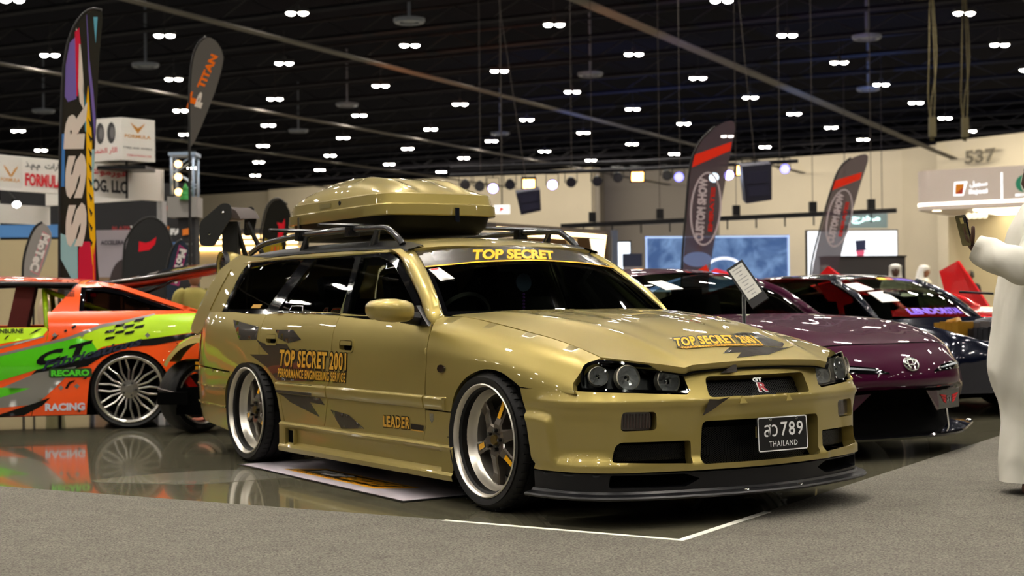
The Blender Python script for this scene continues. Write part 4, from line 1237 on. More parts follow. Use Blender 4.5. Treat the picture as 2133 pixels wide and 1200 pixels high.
# raised hatch with its struts
rows = []
for t in np.linspace(0, 1, 8):
    x = .22 - .98*t; z = 1.15 + .17*t + .03*math.sin(t*math.pi)
    rows.append([(x - .02*(1-(y/.62)**2), y, z + .012*(1-(y/.62)**2)) for y in np.linspace(-.60+.04*t, .60-.04*t, 9)])
V2 = [[(x, y, z-.05+.02*abs(y)) for x, y, z in r] for r in rows]
HT = obj('rear_hatch', rows_mesh('hatch', rows), BLACKG, OR)
for s in (-1, 1):
    b = MB(); b.tube(spline([(.24,s*.60,1.145),(-.2,s*.60,1.205),(-.76,s*.57,1.305)], 4), .020, 8); b.obj('hatch_edge', mat('carbon_edge','24221f',rough=.3,coat=.5), HT, True)
    b = MB(); b.tube(spline([(.22,s*.58,1.12),(-.2,s*.57,1.175),(-.74,s*.54,1.272)], 4), .028, 8); b.obj('hatch_frame', mat('red_frame','b02a12',rough=.35,coat=.6), HT, True)
    b = MB(); b.tube([(-.06,s*.60,1.055),(-.5,s*.56,1.235)], .010, 6); b.tube([(-.06,s*.60,1.055),(-.3,s*.58,1.152)], .014, 6); b.obj('gas_strut', BLACKP, HT, True)
b = MB(); b.box((-.78,0,1.30),(.05,1.1,.05)); b.obj('hatch_frame', mat('red_frame'), HT)
b = MB(); b.tube([(-.42,-.55,.93),(-.42,.55,.93)], .03, 8); b.obj('hatch_sill', mat('red_frame'), OR, True)
# wheels
WM = mat('silver_rim', 'b5b1aa', rough=.25, metal=.9)
for x in (0, 2.45):
    for s in (-1, 1):
        w = simple_wheel(OR, (x, s*.862, .31), s, .31, .262, .24, WM)
        for k in range(10):                         # paired mesh spokes
            for dx in (-1, 1):
                b = MB(); b.tube([(dx*.012, .03, .06), (dx*.018, .018, .15), (dx*.052, .02, .238)], [.010,.009,.009], 5)
                b.obj('spoke', WM, w, rot=(0, R(36*k), 0))
        b = MB(); b.lathe([(0,.002),(.03,.002),(.034,.012),(.07,.016),(.075,.05)], 24, 'y'); hb = b.obj('hub', WM, w, True, 40)
        for k in range(5):
            b = MB(); q = 2*math.pi*k/5; b.tube([(.052*math.cos(q),.02,.052*math.sin(q)),(.052*math.cos(q),-.002,.052*math.sin(q))], .008, 6); b.obj('lug_nut', BLACKG, hb)
# livery
def op(p, m, n='livery', off=.002, S=OS): return obj(n, panel(S, p if area2(p) > 0 else p[::-1], step=.05, depth=0, off=off, out=-1), m, OR)
op([(2.0,.70),(1.4,.705),(.97,.685),(.66,.735),(.615,.79),(.63,.808),(1.3,.808),(2.0,.808)], LIME, off=.0015)
op([(2.0,.66),(1.4,.68),(.97,.665),(.64,.745),(.64,.735),(.97,.645),(1.4,.655),(2.0,.64)], SILV)
op([(1.9,.35),(.97,.40),(.70,.48),(.40,.545),(.2,.65),(-.1,.70),(-.55,.76),(-.75,.76),(-.75,.90),(-.48,.905),(-.20,.895),(0,.84),(.21,.80),(.45,.71),(.65,.665),(.97,.59),(1.9,.52)], LIME)
op([(1.9,.35),(.97,.40),(.70,.48),(.40,.545),(.24,.62),(.29,.70),(.40,.72),(.65,.665),(.97,.59),(1.9,.52)], GREEN, off=.003)
op([(1.9,.53),(.97,.61),(.65,.685),(.45,.735),(.21,.825),(0,.865),(-.2,.905),(-.2,.895),(0,.842),(.21,.80),(.45,.71),(.65,.665),(.97,.588),(1.9,.515)], SILV, off=.0035)
op([(1.9,.25),(.97,.31),(.80,.38),(.70,.48),(.40,.548),(.22,.632),(-.08,.70),(-.55,.752),(-.55,.72),(-.20,.655),(0,.645),(.20,.575),(.32,.50),(.60,.45),(.9,.25),(1.9,.2)], BLKPRINT, off=.0025)
op([(1.9,.16),(.97,.19),(.70,.21),(.56,.34),(.45,.45),(.40,.50),(.70,.455),(.97,.34),(1.9,.30)], SILV, off=.0032)
op([(1.9,.25),(.97,.27),(.86,.30),(.75,.335),(.97,.345),(1.9,.33)], GREEN, off=.0038)
op([(1.0,.12),(.80,.125),(.66,.20),(.60,.26),(.70,.225),(.97,.14)], BLKPRINT, off=.0040)
bf = lambda p, m, off=.005, n='livery_mark': op(p, m, n, off)
for p in ([(.60,.70),(.56,.72),(.53,.75),(.57,.735)],[(.43,.79),(.40,.81),(.41,.825),(.44,.805)],[(.49,.765),(.47,.775),(.475,.79),(.495,.78)],[(.94,.72),(.92,.745),(.90,.75),(.93,.72)],[(.76,.75),(.70,.79),(.66,.80),(.70,.775)],
          [(.49,.33),(.46,.38),(.41,.395),(.42,.38),(.45,.365),(.47,.325)],[(.36,.40),(.32,.42),(.33,.40)],[(.45,.50),(.36,.53),(.41,.50)],[(.40,.145),(.38,.17),(.36,.165),(.38,.14)]):
    bf(p, BLKPRINT)
for c in ((.40,.345),(.52,.335),(.36,.745),(.565,.745),(.03,.80),(-.14,.735)): bf([(c[0]-.02,c[1]),(c[0],c[1]+.02),(c[0]+.02,c[1]),(c[0],c[1]-.02)], SILV)
for i in range(4):                                    # chequered flag
    for j in range(4):
        if (i + j) % 2: continue
        u = .19 - .075*i; v = .70 + .026*j - .0*i + .02*i
        bf([(u,v),(u-.07,v+.012),(u-.085,v+.034),(u-.015,v+.022)], BLKPRINT, .006)
def otext(s, x0, y0, x1, y1, m, bold, off, slope=0., sh=0.):
    q = [(x0, y1), (x1, y1+slope), (x1, y0+slope), (x0, y0)]
    me = quad_text(OS, s, q, bold, off=off, out=-1, shear=sh); obj('livery_lettering', me, m, OR)
otext('C.T', .70, .50, .30, .60, BLKPRINT, .06, .006, .10, .12)
otext('Fabrications', .64, .475, -.10, .545, mat('navy_print','141c34',rough=.4), .03, .0075, .185, .05)
otext('RECARO', .592, .425, .305, .475, mat('lime_print','4dd12a',rough=.4), .05, .007)
bf(rounded([(.61,.415),(.285,.415),(.285,.485),(.61,.485)], .02), mat('dark_green_print','1f3a17',rough=.5), .0058)
otext('RACING', .64, .155, .34, .215, mat('holographic_print','e8e8f6',rough=.3,metal=.1), .05, .006)
otext('SWINBURNE', 1.05, .765, .80, .80, BLKPRINT, .03, .005)
for k, (s, z) in enumerate((('TOP ENG', 1.085), ('RACING', 1.065), ('WORKS', 1.048))):
    me = quad_text(OC, s, [(.50,z+.012),(.42,z+.012),(.42,z-.003),(.50,z-.003)], .03, off=.003, out=-1); obj('livery_lettering', me, BLKPRINT, OR)

# --- low coupes on the right: shared builder
def coupe(name, label, org, yaw, paint, nose, ws_base, ws_top, roof, half=.62, shell=True):
    c = thing(name, label, 'car', (org[0], org[1], 0), R(yaw))
    ys = [0, .3, .55, .72, .84, .90]
    P = []
    for row in nose:                                  # each row: (x, z) at those y
        P.append([(x, y, z) for y, (x, z) in zip(ys, row)])
    full = [[(x, -y, z) for x, y, z in r[::-1]] + r[1:] for r in P]
    S = Surf(range(len(nose)), [-y for y in ys[::-1]] + ys[1:], full)
    us = np.linspace(0, len(nose)-1, 40); vs = np.linspace(-.90, .90, 45)
    rows = [S(np.full(45, u), vs).tolist() for u in us]
    if shell: obj('front_body', rows_mesh('front_body', rows, sharp=70), paint, c)
    bx, bz, cx, cz = ws_base; tx, tz = ws_top
    G = Surf([-1,-.5,0,.5,1], [0,.5,1], [[(b0, half*1.12*u, z0), ((b0+t0)/2+.03, half*1.02*u, (z0+t1)/2+.035), (t0, half*.92*u, t1)]
              for u, b0, z0, t0, t1 in ((-1,cx,cz,tx-.10,tz-.035),(-.5,(bx*2+cx)/3,bz,tx-.02,tz-.008),(0,bx,bz,tx,tz),(.5,(bx*2+cx)/3,bz,tx-.02,tz-.008),(1,cx,cz,tx-.10,tz-.035))])
    W = obj('windscreen', panel(G, [(-1,0),(1,0),(1,1),(-1,1)], step=.1, depth=0), WSGL, c)
    for s in (-1, 1):
        b = MB(); b.tube([tuple(G([s*1.0], [v])[0]) for v in (-.05,.25,.5,.75,1.)], .032, 8); b.obj('windscreen_pillar', paint, c, True)
    hw = half*.92
    rr = [(tx+.01, tz)] + roof
    rows = [[(x - .10*(abs(y)/hw)**2*(1 if k == 0 else .3), y*(1-.0*k), z - .04*(abs(y)/hw)**2.5) for y in np.linspace(-hw, hw, 15)] for k, (x, z) in enumerate(spline(rr, 4))]
    obj('roof', rows_mesh('roof', rows), paint, c)
    xe, ze = roof[-1]
    for s in (-1, 1):
        rows = []
        for x in np.linspace(cx-.02, -3.3, 14):
            w = .86 - .05*max(0, (-2.6-x))/.7
            rows.append([(x, s*(w-.02), .12), (x, s*w, .3), (x, s*w, .55), (x, s*(w-.03), .70), (x, s*(w-.10), cz+.01)])
        me = rows_mesh('side_body', rows)
        obj('side_body', me, paint, c)
        top = [(x, z) for x, z in spline(rr, 4) if z > cz+.03]
        pl = [(cx, cz)] + [(x, z-.045) for x, z in top] + [(top[-1][0]-.3, cz)]
        V = [(x, s*(hw+.005 + (half*1.12-hw+.06)*max(0, (tz-z))/(tz-cz)), z) for x, z in pl]
        obj('side_window', mesh('side_window', V, [tuple(range(len(V)))]), TINT, c)
    rows = [[(x, y, z) for y in np.linspace(-.78, .78, 7)] for x, z in ((xe, ze-.03),(-3.25,cz),(-3.42,.6),(-3.4,.2))]
    obj('tail', rows_mesh('tail', rows), paint, c)
    b = MB(); b.box((-1.5,0,.2),(3.4,1.5,.2)); b.box((-1.9,0,.55),(2.4,1.3,.4)); b.box((.3,0,.35),(1.0,1.1,.3)); b.obj('underbody', DARK, c)
    b = MB(); b.box((cx-.05,0,cz-.09),(.5,1.3,.12)); b.obj('dashboard', SEATM, c)
    for s in (-1, 1):
        b = MB(); b.box((-1.2,s*.36,cz-.1),(.16,.46,.5),rot=Matrix.Rotation(R(-14),3,'Y')); b.box((-1.28,s*.36,cz+.16),(.1,.22,.12)); b.obj('seat', SEATM, c)
        for x in (.0, -2.6): simple_wheel(c, (x, s*.865, .32), s, .32, .25, .24, GUN)
    return c, S, G
PURP = mat('burgundy_purple_paint', '380524', rough=.4, metal=.0, spec=.05, coat=.7, croug=.012)
nose = [
    [(.0,.872),(-.04,.872),(-.14,.866),(-.26,.852),(-.32,.80),(-.34,.62)],
    [(.30,.838),(.30,.842),(.28,.842),(.26,.826),(.24,.77),(.22,.60)],
    [(.62,.792),(.61,.797),(.58,.80),(.55,.78),(.52,.70),(.50,.54)],
    [(.86,.742),(.85,.745),(.80,.745),(.75,.715),(.70,.63),(.68,.50)],
    [(1.02,.690),(1.0,.692),(.94,.68),(.86,.645),(.79,.57),(.76,.46)],
    [(1.105,.63),(1.08,.63),(1.01,.615),(.91,.58),(.83,.52),(.79,.43)],
    [(1.165,.56),(1.14,.56),(1.06,.55),(.95,.52),(.86,.47),(.81,.40)],
    [(1.195,.49),(1.165,.49),(1.08,.48),(.965,.46),(.875,.42),(.82,.37)],
    [(1.185,.44),(1.155,.44),(1.07,.432),(.955,.415),(.87,.38),(.815,.34)],
    [(1.14,.415),(1.11,.415),(1.02,.408),(.91,.39),(.84,.36),(.80,.32)]]
PU, PS, PG = coupe('coupe', 'glossy burgundy purple coupe with a black splitter parked beside the gold wagon', (1.746, 9.957), -55.5, PURP, nose, (.0,.865,-.28,.85), (-.80,1.165), [(-1.1,1.20),(-1.45,1.20),(-1.85,1.13),(-2.4,.98),(-3.0,.88)])
obj('bonnet_line', panel(PS, [(4.0,-.70),(4.08,-.70),(4.08,0),(4.08,.70),(4.0,.70),(4.0,0)], step=.04, depth=0, off=.0015), DARK, PU)
for s in (-1, 1):
    pl = [(5.1,.80),(5.6,.60),(6.1,.30),(6.55,.20),(6.65,.20),(6.4,.55),(6.0,.74),(5.5,.83)]
    pl = [(u, s*y) for u, y in pl]
    hl = obj('headlight', panel(PS, pl if area2(pl) > 0 else pl[::-1], step=.06, depth=.01, off=.004), BLACKG, PU)
    pl = [(5.75,.62),(6.25,.30),(6.35,.30),(6.0,.60)]; pl = [(u, s*y) for u, y in pl]
    obj('light_bar', panel(PS, pl if area2(pl) > 0 else pl[::-1], step=.06, depth=0, off=.008), mat('pale_lens','c8cfd8',rough=.1,metal=.5), hl)
# badge: three nested rings
bg = None
M = Matrix.Translation((1.165,0,.565)) @ Matrix.Rotation(R(62),4,'Y') @ Matrix.Rotation(R(90),4,'Z')
for k, (rx, ry) in enumerate(((.062,.042),(.024,.040),(.046,.016))):
    b = MB(); b.tube([M @ Vector((rx*math.cos(q), ry*math.sin(q)+(.012 if k == 2 else 0), .006)) for q in np.linspace(0, 2*math.pi, 24, endpoint=False)], .006, 6, True)
    o = b.obj('nose_badge' if k == 0 else 'badge_ring', CHROME, bg or PU, True)
    bg = bg or o
# lower fascia: black intake, vanes, splitter
us = np.linspace(-.90, .90, 31)
edge = PS(np.full(31, 8.8), us)
rows = []
for dx, z in ((-.03,.42),(-.10,.36),(-.14,.28),(-.12,.20),(-.06,.14)):
    p = edge.copy(); p[:, 0] += dx; p[:, 2] = np.minimum(p[:, 2]-.01, z) if z > .4 else z; rows.append(p.tolist())
obj('lower_intake', rows_mesh('intake', rows), mat('intake_black','030303',rough=.8,spec=.02), PU)
rows = []
for dx, z in ((-.25,.150),(.015,.150),(.07,.145),(.075,.135),(.06,.12),(-.3,.115)):
    p = edge.copy(); p[:, 0] += dx; p[:, 1] *= 1.05; p[:, 2] = z + .02*np.abs(us/.9)**6; rows.append(p.tolist())
obj('splitter', rows_mesh('splitter', rows, sharp=30), BLACKG, PU)
for s in (-1, 1):
    b = MB()
    b.add([(1.03,s*.40,.40),(1.08,s*.24,.40),(1.03,s*.40,.262),(1.0,s*.46,.262),(.90,s*.74,.39),(.86,s*.78,.36)], [(0,1,2,3) if s < 0 else (3,2,1,0),(0,3,5,4) if s > 0 else (4,5,3,0)])
    b.obj('bumper_vane', PURP, PU)
    b = MB(); b.tube([(.96,s*.60,.14),(.93,s*.60,.36)], .008, 6); b.obj('splitter_stay', CHROME, PU)
pf2 = Flat((1.005,.44,.27), (-.25,1,0), (0,0,1))
b = MB(); b.box((0,0,0),(.30,.012,.12), Matrix.Translation((.965,.585,.325)) @ Matrix.Rotation(R(90+14),4,'Z')); sp = b.obj('show_plate', BLACKG, PU)
pf2 = Flat((1.008,.445,.27), (-.249,.9685,0), (0,0,1))
rect_text(pf2, 'ST', .115, .035, .185, .075, mat('grey_print','8a8a8a',rough=.4), sp, .05, .002)
for s, x0 in ((-1, .105), (1, .195)):
    for k in range(3): patch(pf2, [(x0, .078-.018*k), (x0+s*.085*(1-.25*k), .088-.018*k), (x0+s*.07*(1-.25*k), .075-.018*k), (x0, .062-.018*k)], REDP, sp, 'plate_wing', .002)
card = obj('price_card', panel(PG, [(-.80,.50),(-.62,.50),(-.68,.76),(-.84,.76)], step=.1, depth=.002, off=.006), PAPER, PU)

NAVY = mat('dark_navy_paint', '0a0f22', rough=.18, metal=.4, coat=1., croug=.015)
nose2 = [
    [(.05,.80),(.03,.80),(-.03,.79),(-.15,.775),(-.22,.73),(-.25,.58)],
    [(.35,.60),(.35,.60),(.34,.62),(.30,.745),(.28,.71),(.26,.56)],
    [(.65,.56),(.65,.56),(.63,.58),(.60,.70),(.56,.66),(.54,.52)],
    [(.86,.60),(.86,.60),(.82,.61),(.76,.645),(.70,.60),(.68,.48)],
    [(.93,.60),(.92,.60),(.87,.59),(.80,.58),(.74,.54),(.72,.44)],
    [(.97,.50),(.95,.50),(.90,.49),(.83,.48),(.77,.46),(.74,.38)],
    [(.96,.40),(.94,.40),(.89,.40),(.83,.39),(.77,.36),(.74,.30)],
    [(.95,.20),(.93,.20),(.88,.20),(.82,.20),(.77,.20),(.74,.20)]]
BL_, BS, BG = coupe('coupe', 'dark navy coupe with its engine bay open, behind the purple coupe', (3.80, 12.95), -55.5, NAVY, nose2, (.02,.80,-.22,.78), (-.72,1.16), [(-1.0,1.19),(-1.5,1.20),(-2.0,1.17),(-2.6,1.05),(-3.1,.93)], .60)
BL_.name = 'sports_coupe'
PUR = mat('violet_print', '6a4ae0', rough=.5)
obj('windscreen_lettering', quad_text(BG, 'LENDORSTAR', [(-.55,.17),(.45,.17),(.45,.05),(-.55,.05)], .05, off=.006), PUR, BL_)
obj('windscreen_lettering', quad_text(BG, 'LIBERTY', [(.10,.97),(.72,.93),(.72,.85),(.10,.89)], .04, off=.006), PUR, BL_)
obj('windscreen_sticker', panel(BG, [(-.25,.90),(-.08,.90),(-.08,.97),(-.25,.97)], step=.1, depth=0, off=.006), mat('yellow_print','f0c21a',rough=.5), BL_)
obj('windscreen_sticker', panel(BG, [(-.06,.90),(.07,.90),(.07,.97),(-.06,.97)], step=.1, depth=0, off=.006), mat('salmon_print','e05a4a',rough=.5), BL_)
obj('price_card', panel(BG, [(-.90,.62),(-.66,.62),(-.72,.86),(-.95,.86)], step=.1, depth=.002, off=.006), PAPER, BL_)
obj('price_card', panel(BG, [(-.76,.32),(-.52,.32),(-.58,.56),(-.81,.56)], step=.1, depth=.002, off=.006), PAPER, BL_)
for k, (x, y, z, d, c_) in enumerate(((.5,-.15,.70,(.42,.4,.12),'6f6f74'),(.55,.25,.70,(.3,.25,.1),'c9c6bd'),(.42,-.45,.70,(.25,.2,.12),'b8862a'),(.66,-.3,.66,(.2,.3,.1),'2a2a2e'),(.70,.1,.67,(.15,.5,.08),'8f9096'),(.45,.5,.69,(.3,.15,.12),'5a2a86'))):
    b = MB()
    for j in range(4): b.box((x+d[0]*(j-1.5)/4, y, z+.01*(j % 2)), (d[0]/4.4, d[1], d[2]))
    b.tube([(x-d[0]/2, y+d[1]*.4, z+d[2]/2), (x, y+d[1]*.3, z+d[2]*.7), (x+d[0]/2, y-d[1]*.4, z+d[2]/2)], .022, 8)
    b.obj('engine_part', mat('engine_'+c_, c_, rough=.3, metal=.6), BL_)['kind'] = 'stuff'
for s in (-1, 1):
    b = MB(); b.tube([(-.0,s*.62,1.0),(-.28,s*.5,1.02)], .012, 6); b.obj('stay', BLACKP, BL_)

RED = mat('bright_red_paint', 'd3121a', rough=.2, coat=1., croug=.02)
RC, RS, RG = coupe('supercar', 'bright red supercar with its door swung up, behind the navy coupe', (5.15, 16.9), -55.5, RED, nose, (.0,.84,-.28,.82), (-.75,1.06), [(-1.0,1.085),(-1.5,1.09),(-2.0,1.06),(-2.6,.98),(-3.1,.9)], .60)
b = MB(); b.add([(-.35,-.80,.80),(-1.25,-.86,1.35),(-1.45,-.86,1.20),(-1.15,-.86,.82),(-.45,-.86,.56),(-.35,-.84,.80),(-1.25,-.90,1.35),(-1.45,-.90,1.20),(-1.15,-.90,.82),(-.45,-.90,.56)], [(0,1,2,3,4),(9,8,7,6,5),(0,5,6,1),(1,6,7,2),(2,7,8,3),(3,8,9,4),(4,9,5,0)])
b.obj('open_door', RED, RC)
b = MB(); b.add([(-.25,.84,.76),(-.9,1.0,1.42),(-1.2,1.02,1.30),(-1.0,.95,.82),(-.4,.90,.55),(-.25,.88,.76),(-.9,1.04,1.42),(-1.2,1.06,1.30),(-1.0,.99,.82),(-.4,.94,.55)], [(0,1,2,3,4),(9,8,7,6,5),(0,5,6,1),(1,6,7,2),(2,7,8,3),(3,8,9,4),(4,9,5,0)])
b.obj('open_door', RED, RC)
obj('price_card', panel(RG, [(-.75,.55),(-.5,.55),(-.55,.78),(-.80,.78)], step=.1, depth=.002, off=.006), PAPER, RC)
RC2, _, _ = coupe('sports_car', 'red sports car low behind the dark stage counter', (5.2, 21.0), -50, RED, nose, (.0,.86,-.28,.84), (-.75,1.25), [(-1.0,1.30),(-1.5,1.31),(-2.0,1.28),(-2.6,1.1),(-3.1,.95)], .60)

# --- gold race car behind the wagon, mostly hidden: open front wheel, fender, lamp and tall rear wing
RX = thing('race_car', 'gold stripped race car with exposed wheel and tall black wing, behind the wagon tail', 'car', (-2.42, 11.30, 0))
e = bpy.data.objects.new('wheel', None); COL.objects.link(e); e.parent = RX; e.location = (.06, .0, .28); e.rotation_euler = (0, 0, R(48))
obj('tyre', tyre_me(.28, .21, .20, False), RUBBER, e)
b = MB(); b.lathe([(.205,.012),(.213,.0),(.198,.004),(.19,.05),(.185,.18)], 40, 'y'); obj('rim', b.me('rim', True, 40), POLISH, e)
b = MB(); b.lathe([(.05,.06),(.17,.06),(.17,.08)], 32, 'y'); obj('brake_disc', b.me('disc', True, 40), IRON, e)
b = MB(); b.box((-.09,.05,.10),(.06,.05,.16),rot=Matrix.Rotation(R(-40),3,'Y')); obj('brake_caliper', b.me('caliper'), mat('red_caliper','d8261c',rough=.35,coat=.6), e)
b = MB(); b.box((.09,.05,-.02),(.05,.05,.12)); b.box((-.02,.05,-.10),(.10,.05,.04)); obj('brake_caliper', b.me('caliper'), mat('red_caliper'), e)
rows = []
for q in np.linspace(R(150), R(15), 16):
    rows.append([(.10 + r*.80*math.cos(q) + .06*y, y, .33 + r*math.sin(q)) for y, r in ((-.22,.36),(-.21,.395),(-.12,.42),(.02,.425),(.14,.41),(.16,.38))])
fd = obj('front_fender', rows_mesh('fender', rows, sharp=50), GOLD, RX)
for k in range(9):
    q = R(148 - 12*k); b = MB(); b.lathe([(0,.006),(.008,.004),(.009,0)], 8, M=Matrix.Translation((.09+.345*math.cos(q),-.12,.33+.423*math.sin(q)))); b.obj('rivet', CHROME, fd, True)
b = MB(); b.tube([(.12,-.05,.25),(.14,-.05,.60)], .045, 10); b.obj('spring_strut', BLACKP, RX, True)
for z in (.50,.535): b = MB(); b.box((.07,-.17,z),(.05,.02,.022)); b.obj('strut_cap', mat('gold_anodised','e0a020',rough=.3,metal=.5), RX)
b = MB(); b.box((-.10,-.26,.28),(.22,.10,.09)); b.box((.1,-.1,.25),(.4,.16,.2)); b.box((.45,.5,.35),(.7,.6,.4)); b.obj('subframe', DARK, RX)
b = MB(); b.tube([(-.22,-.25,.35),(-.02,-.24,.29)], .012, 6); b.obj('tie_rod', IRON, RX)
rows = []
for x, z, w in ((.46,.60,.40),(.6,.74,.42),(.8,.86,.44),(1.0,1.04,.40),(1.25,1.04,.40),(1.45,.9,.40),(1.5,.7,.4)):
    rows.append([(x, .65 + w*c, z*sz) for c, sz in ((-1,.3),(-1.02,.6),(-.95,.85),(-.6,.98),(0,1),(.6,.98),(.95,.85),(1.02,.6),(1,.3))])
obj('body_shell', rows_mesh('shell', rows), GOLD, RX)
for x in (1.2,):
    b = MB(); b.lathe([(0,0),(.30,0),(.31,.03),(.31,.2),(.28,.22)], 28, 'y', M=Matrix.Translation((x,.02,.31))); b.obj('wheel', RUBBER, RX, True, 40)
# lamp pod on its stalk
M = Matrix.Translation((.255,-.05,1.255)) @ Matrix.Rotation(R(-62),4,'Z')
b = MB(); b.lathe([(.095,-.02),(.112,-.035),(.118,-.01),(.115,.05),(.09,.13),(.04,.17),(0,.18)], 28, 'y', M=M); lp = b.obj('lamp_pod', GOLD, RX, True, 40)
b = MB(); b.lathe([(.118,-.04),(.124,-.02),(.118,-.0)], 28, 'y', M=M); b.obj('lamp_hood', BLACKP, lp, True)
b = MB(); b.lathe([(0,-.022),(.06,-.026),(.1,-.016)], 20, 'y', M=M); b.obj('lamp_lens', mat('dark_lamp_lens','171320',rough=.06,coat=1.), lp, True)
for k in range(14): b = MB(); q = 2.4*k; r = .012*math.sqrt(k)*2; b.lathe([(0,-.032),(.007,-.028)], 6, 'y', M=M @ Matrix.Translation((r*math.cos(q),0,r*math.sin(q)))); b.obj('lamp_element', CHROME, lp)
b = MB(); b.box((.40,.0,1.24),(.14,.12,.10)); b.tube([(.40,.0,1.22),(.75,.4,.9)], .04, 8); b.obj('lamp_bracket', GOLD_IN, RX)
# tall wing
def plate(pts, y, th=.012):
    b = MB(); b.prism(pts, th, Matrix(((1,0,0,0),(0,0,1,y),(0,1,0,0),(0,0,0,1)))); return b
wm = mat('matt_black_wing', '0f100e', rough=.5)
M2 = Matrix.Translation((.19,.0,1.58)) @ Matrix.Rotation(R(-12),4,'Z')
b = MB(); b.prism(rounded([(-.13,-.16),(-.02,-.17),(.13,.06),(.12,.155),(.05,.16),(-.13,.02)], .035), .014, M2 @ Matrix(((1,0,0,0),(0,0,1,-.05),(0,1,0,0),(0,0,0,1))))
ep = b.obj('wing_end_plate', wm, RX)
for p in ((.06,.09),(-.05,-.07)):
    b = MB(); b.lathe([(0,-.058),(.010,-.055),(.010,-.05)], 8, 'y', M=M2 @ Matrix.Translation((p[0],0,p[1]))); b.obj('plate_bolt', CHROME, ep)
b = MB(); b.prism(rounded([(-.05,-.13),(.03,-.12),(.06,.02),(.03,.12),(-.04,.10)], .03), .014, Matrix.Translation((.27,.9,1.66)) @ Matrix(((1,0,0,0),(0,0,1,0),(0,1,0,0),(0,0,0,1)))); b.obj('wing_end_plate', wm, RX)
rows = []
for t in np.linspace(0, 1, 7):
    x, y, z = .27+.0*t, .02+.88*t, 1.62+.05*t
    rows.append([(x+.085*c, y, z+.075*s+.02) for c, s in ((-1,-.4),(-.6,.5),(0,1),(.6,.6),(1,-.2),(.3,-.1))])
obj('wing_blade', rows_mesh('blade', rows, True, True, sharp=50), mat('brown_grey_blade','4a413e',rough=.6,spec=.2), RX)
for a, c_ in (((.22,.10,1.60),(.30,.3,1.15)),((.30,.10,1.60),(.42,.3,1.1)),((.33,.45,1.62),(.60,.6,1.0)),((.25,.3,1.3),(.8,.5,.85))):
    b = MB(); b.tube([a, c_], .022, 6); b.obj('wing_strut', wm, RX)
b = MB(); b.box((.26,.15,1.47),(.12,.12,.28)); b.obj('wing_mount', wm, RX)
# ---------------------------------------------------------------- floor mat and clear film in front of the wagon
def car_pt(x, y, z=0.): return Matrix.Translation((.582, 7.369, 0)) @ Matrix.Rotation(R(-56.38), 4, 'Z') @ Vector((x, y, z))
FM = thing('floor_mat', 'pale lilac floor mat with amber lettering and a black edge, under the gold wagon', 'mat', tuple(car_pt(-1.55, -.45)), R(-56.38))
b = MB(); b.prism(rounded([(-1.06,-.53),(1.06,-.58),(1.06,.55),(-1.06,.55)], .01), .004); b.obj('mat_backing', BLKPRINT, FM)
b = MB(); b.prism([(-1.035,-.505),(1.03,-.553),(1.03,.525),(-1.035,.525)], .0012, z0=.004); b.obj('mat_face', mat('lilac_print', 'aaa3ab', rough=.45), FM)
ff = Flat((0, 0, .0052), (1, 0, 0), (0, 1, 0))
patch(ff, [(-.62,-.42),(.52,-.44),(.66,-.24),(-.46,-.22)], mat('amber_print', 'e8a51c', rough=.5), FM, 'mat_print', .0006)
patch(ff, [(-.55,-.375),(.49,-.395),(.60,-.255),(-.42,-.24)], BLKPRINT, FM, 'mat_print', .0010)
rect_text(ff, 'TOP', -.42, -.365, -.02, -.262, WHITE, FM, .05, .0014, 'mat_lettering', shear=.15)
rect_text(ff, 'SECRET', .0, -.375, .52, -.270, mat('amber_print'), FM, .05, .0014, 'mat_lettering', shear=.1)
rect_text(ff, 'PERFORMANCE ENGINEERING SERVICE', -.60, -.412, .46, -.385, BLKPRINT, FM, .03, .0012, 'mat_lettering')
fl = thing('floor_film', 'clear rectangular film sticker on the glossy floor before the mat', 'film', tuple(car_pt(-2.1, -1.38)), R(0))
b = MB(); b.prism(spline([(-.62,-.10),(-.1,.33),(.30,.30),(.52,.0),(.40,-.08),(.05,-.30),(-.2,-.27)], 3, True), .0015); b.obj('film_sheet', mat('hazy_film', '6f6c60', rough=.22, coat=.5), fl)

# ---------------------------------------------------------------- price board on its post in front of the purple coupe
IB = thing('info_board', 'black framed tilted price board on a thin post between the gold and purple cars', 'sign', (1.31, 8.40, 0), R(-8))
b = MB(); b.tube([(0,0,.02),(0,0,1.0)], .011, 10); b.obj('post', BLACKP, IB, True)
b = MB(); b.lathe([(0,.02),(.13,.018),(.14,0)], 24); b.obj('base', BLACKP, IB, True)
M = Matrix.Translation((.02,-.02,1.055)) @ Matrix.Scale(.9, 4) @ Matrix.Rotation(R(-33),4,'Y') @ Matrix.Rotation(R(62),4,'X')
b = MB(); b.box((0,0,0),(.12,.33,.014),M); fr = b.obj('board_frame', BLACKP, IB)
b = MB(); b.box((0,.02,.009),(.095,.25,.004),M); sh_ = b.obj('board_sheet', mat('printed_sheet','b9b8b2',rough=.5), fr)
for k in range(9): b = MB(); b.box((-.005*(k%2),.125-.026*k,.0115),(.07-.02*(k%3),.006,.0012),M); b.obj('print_line', mat('grey_print'), sh_)

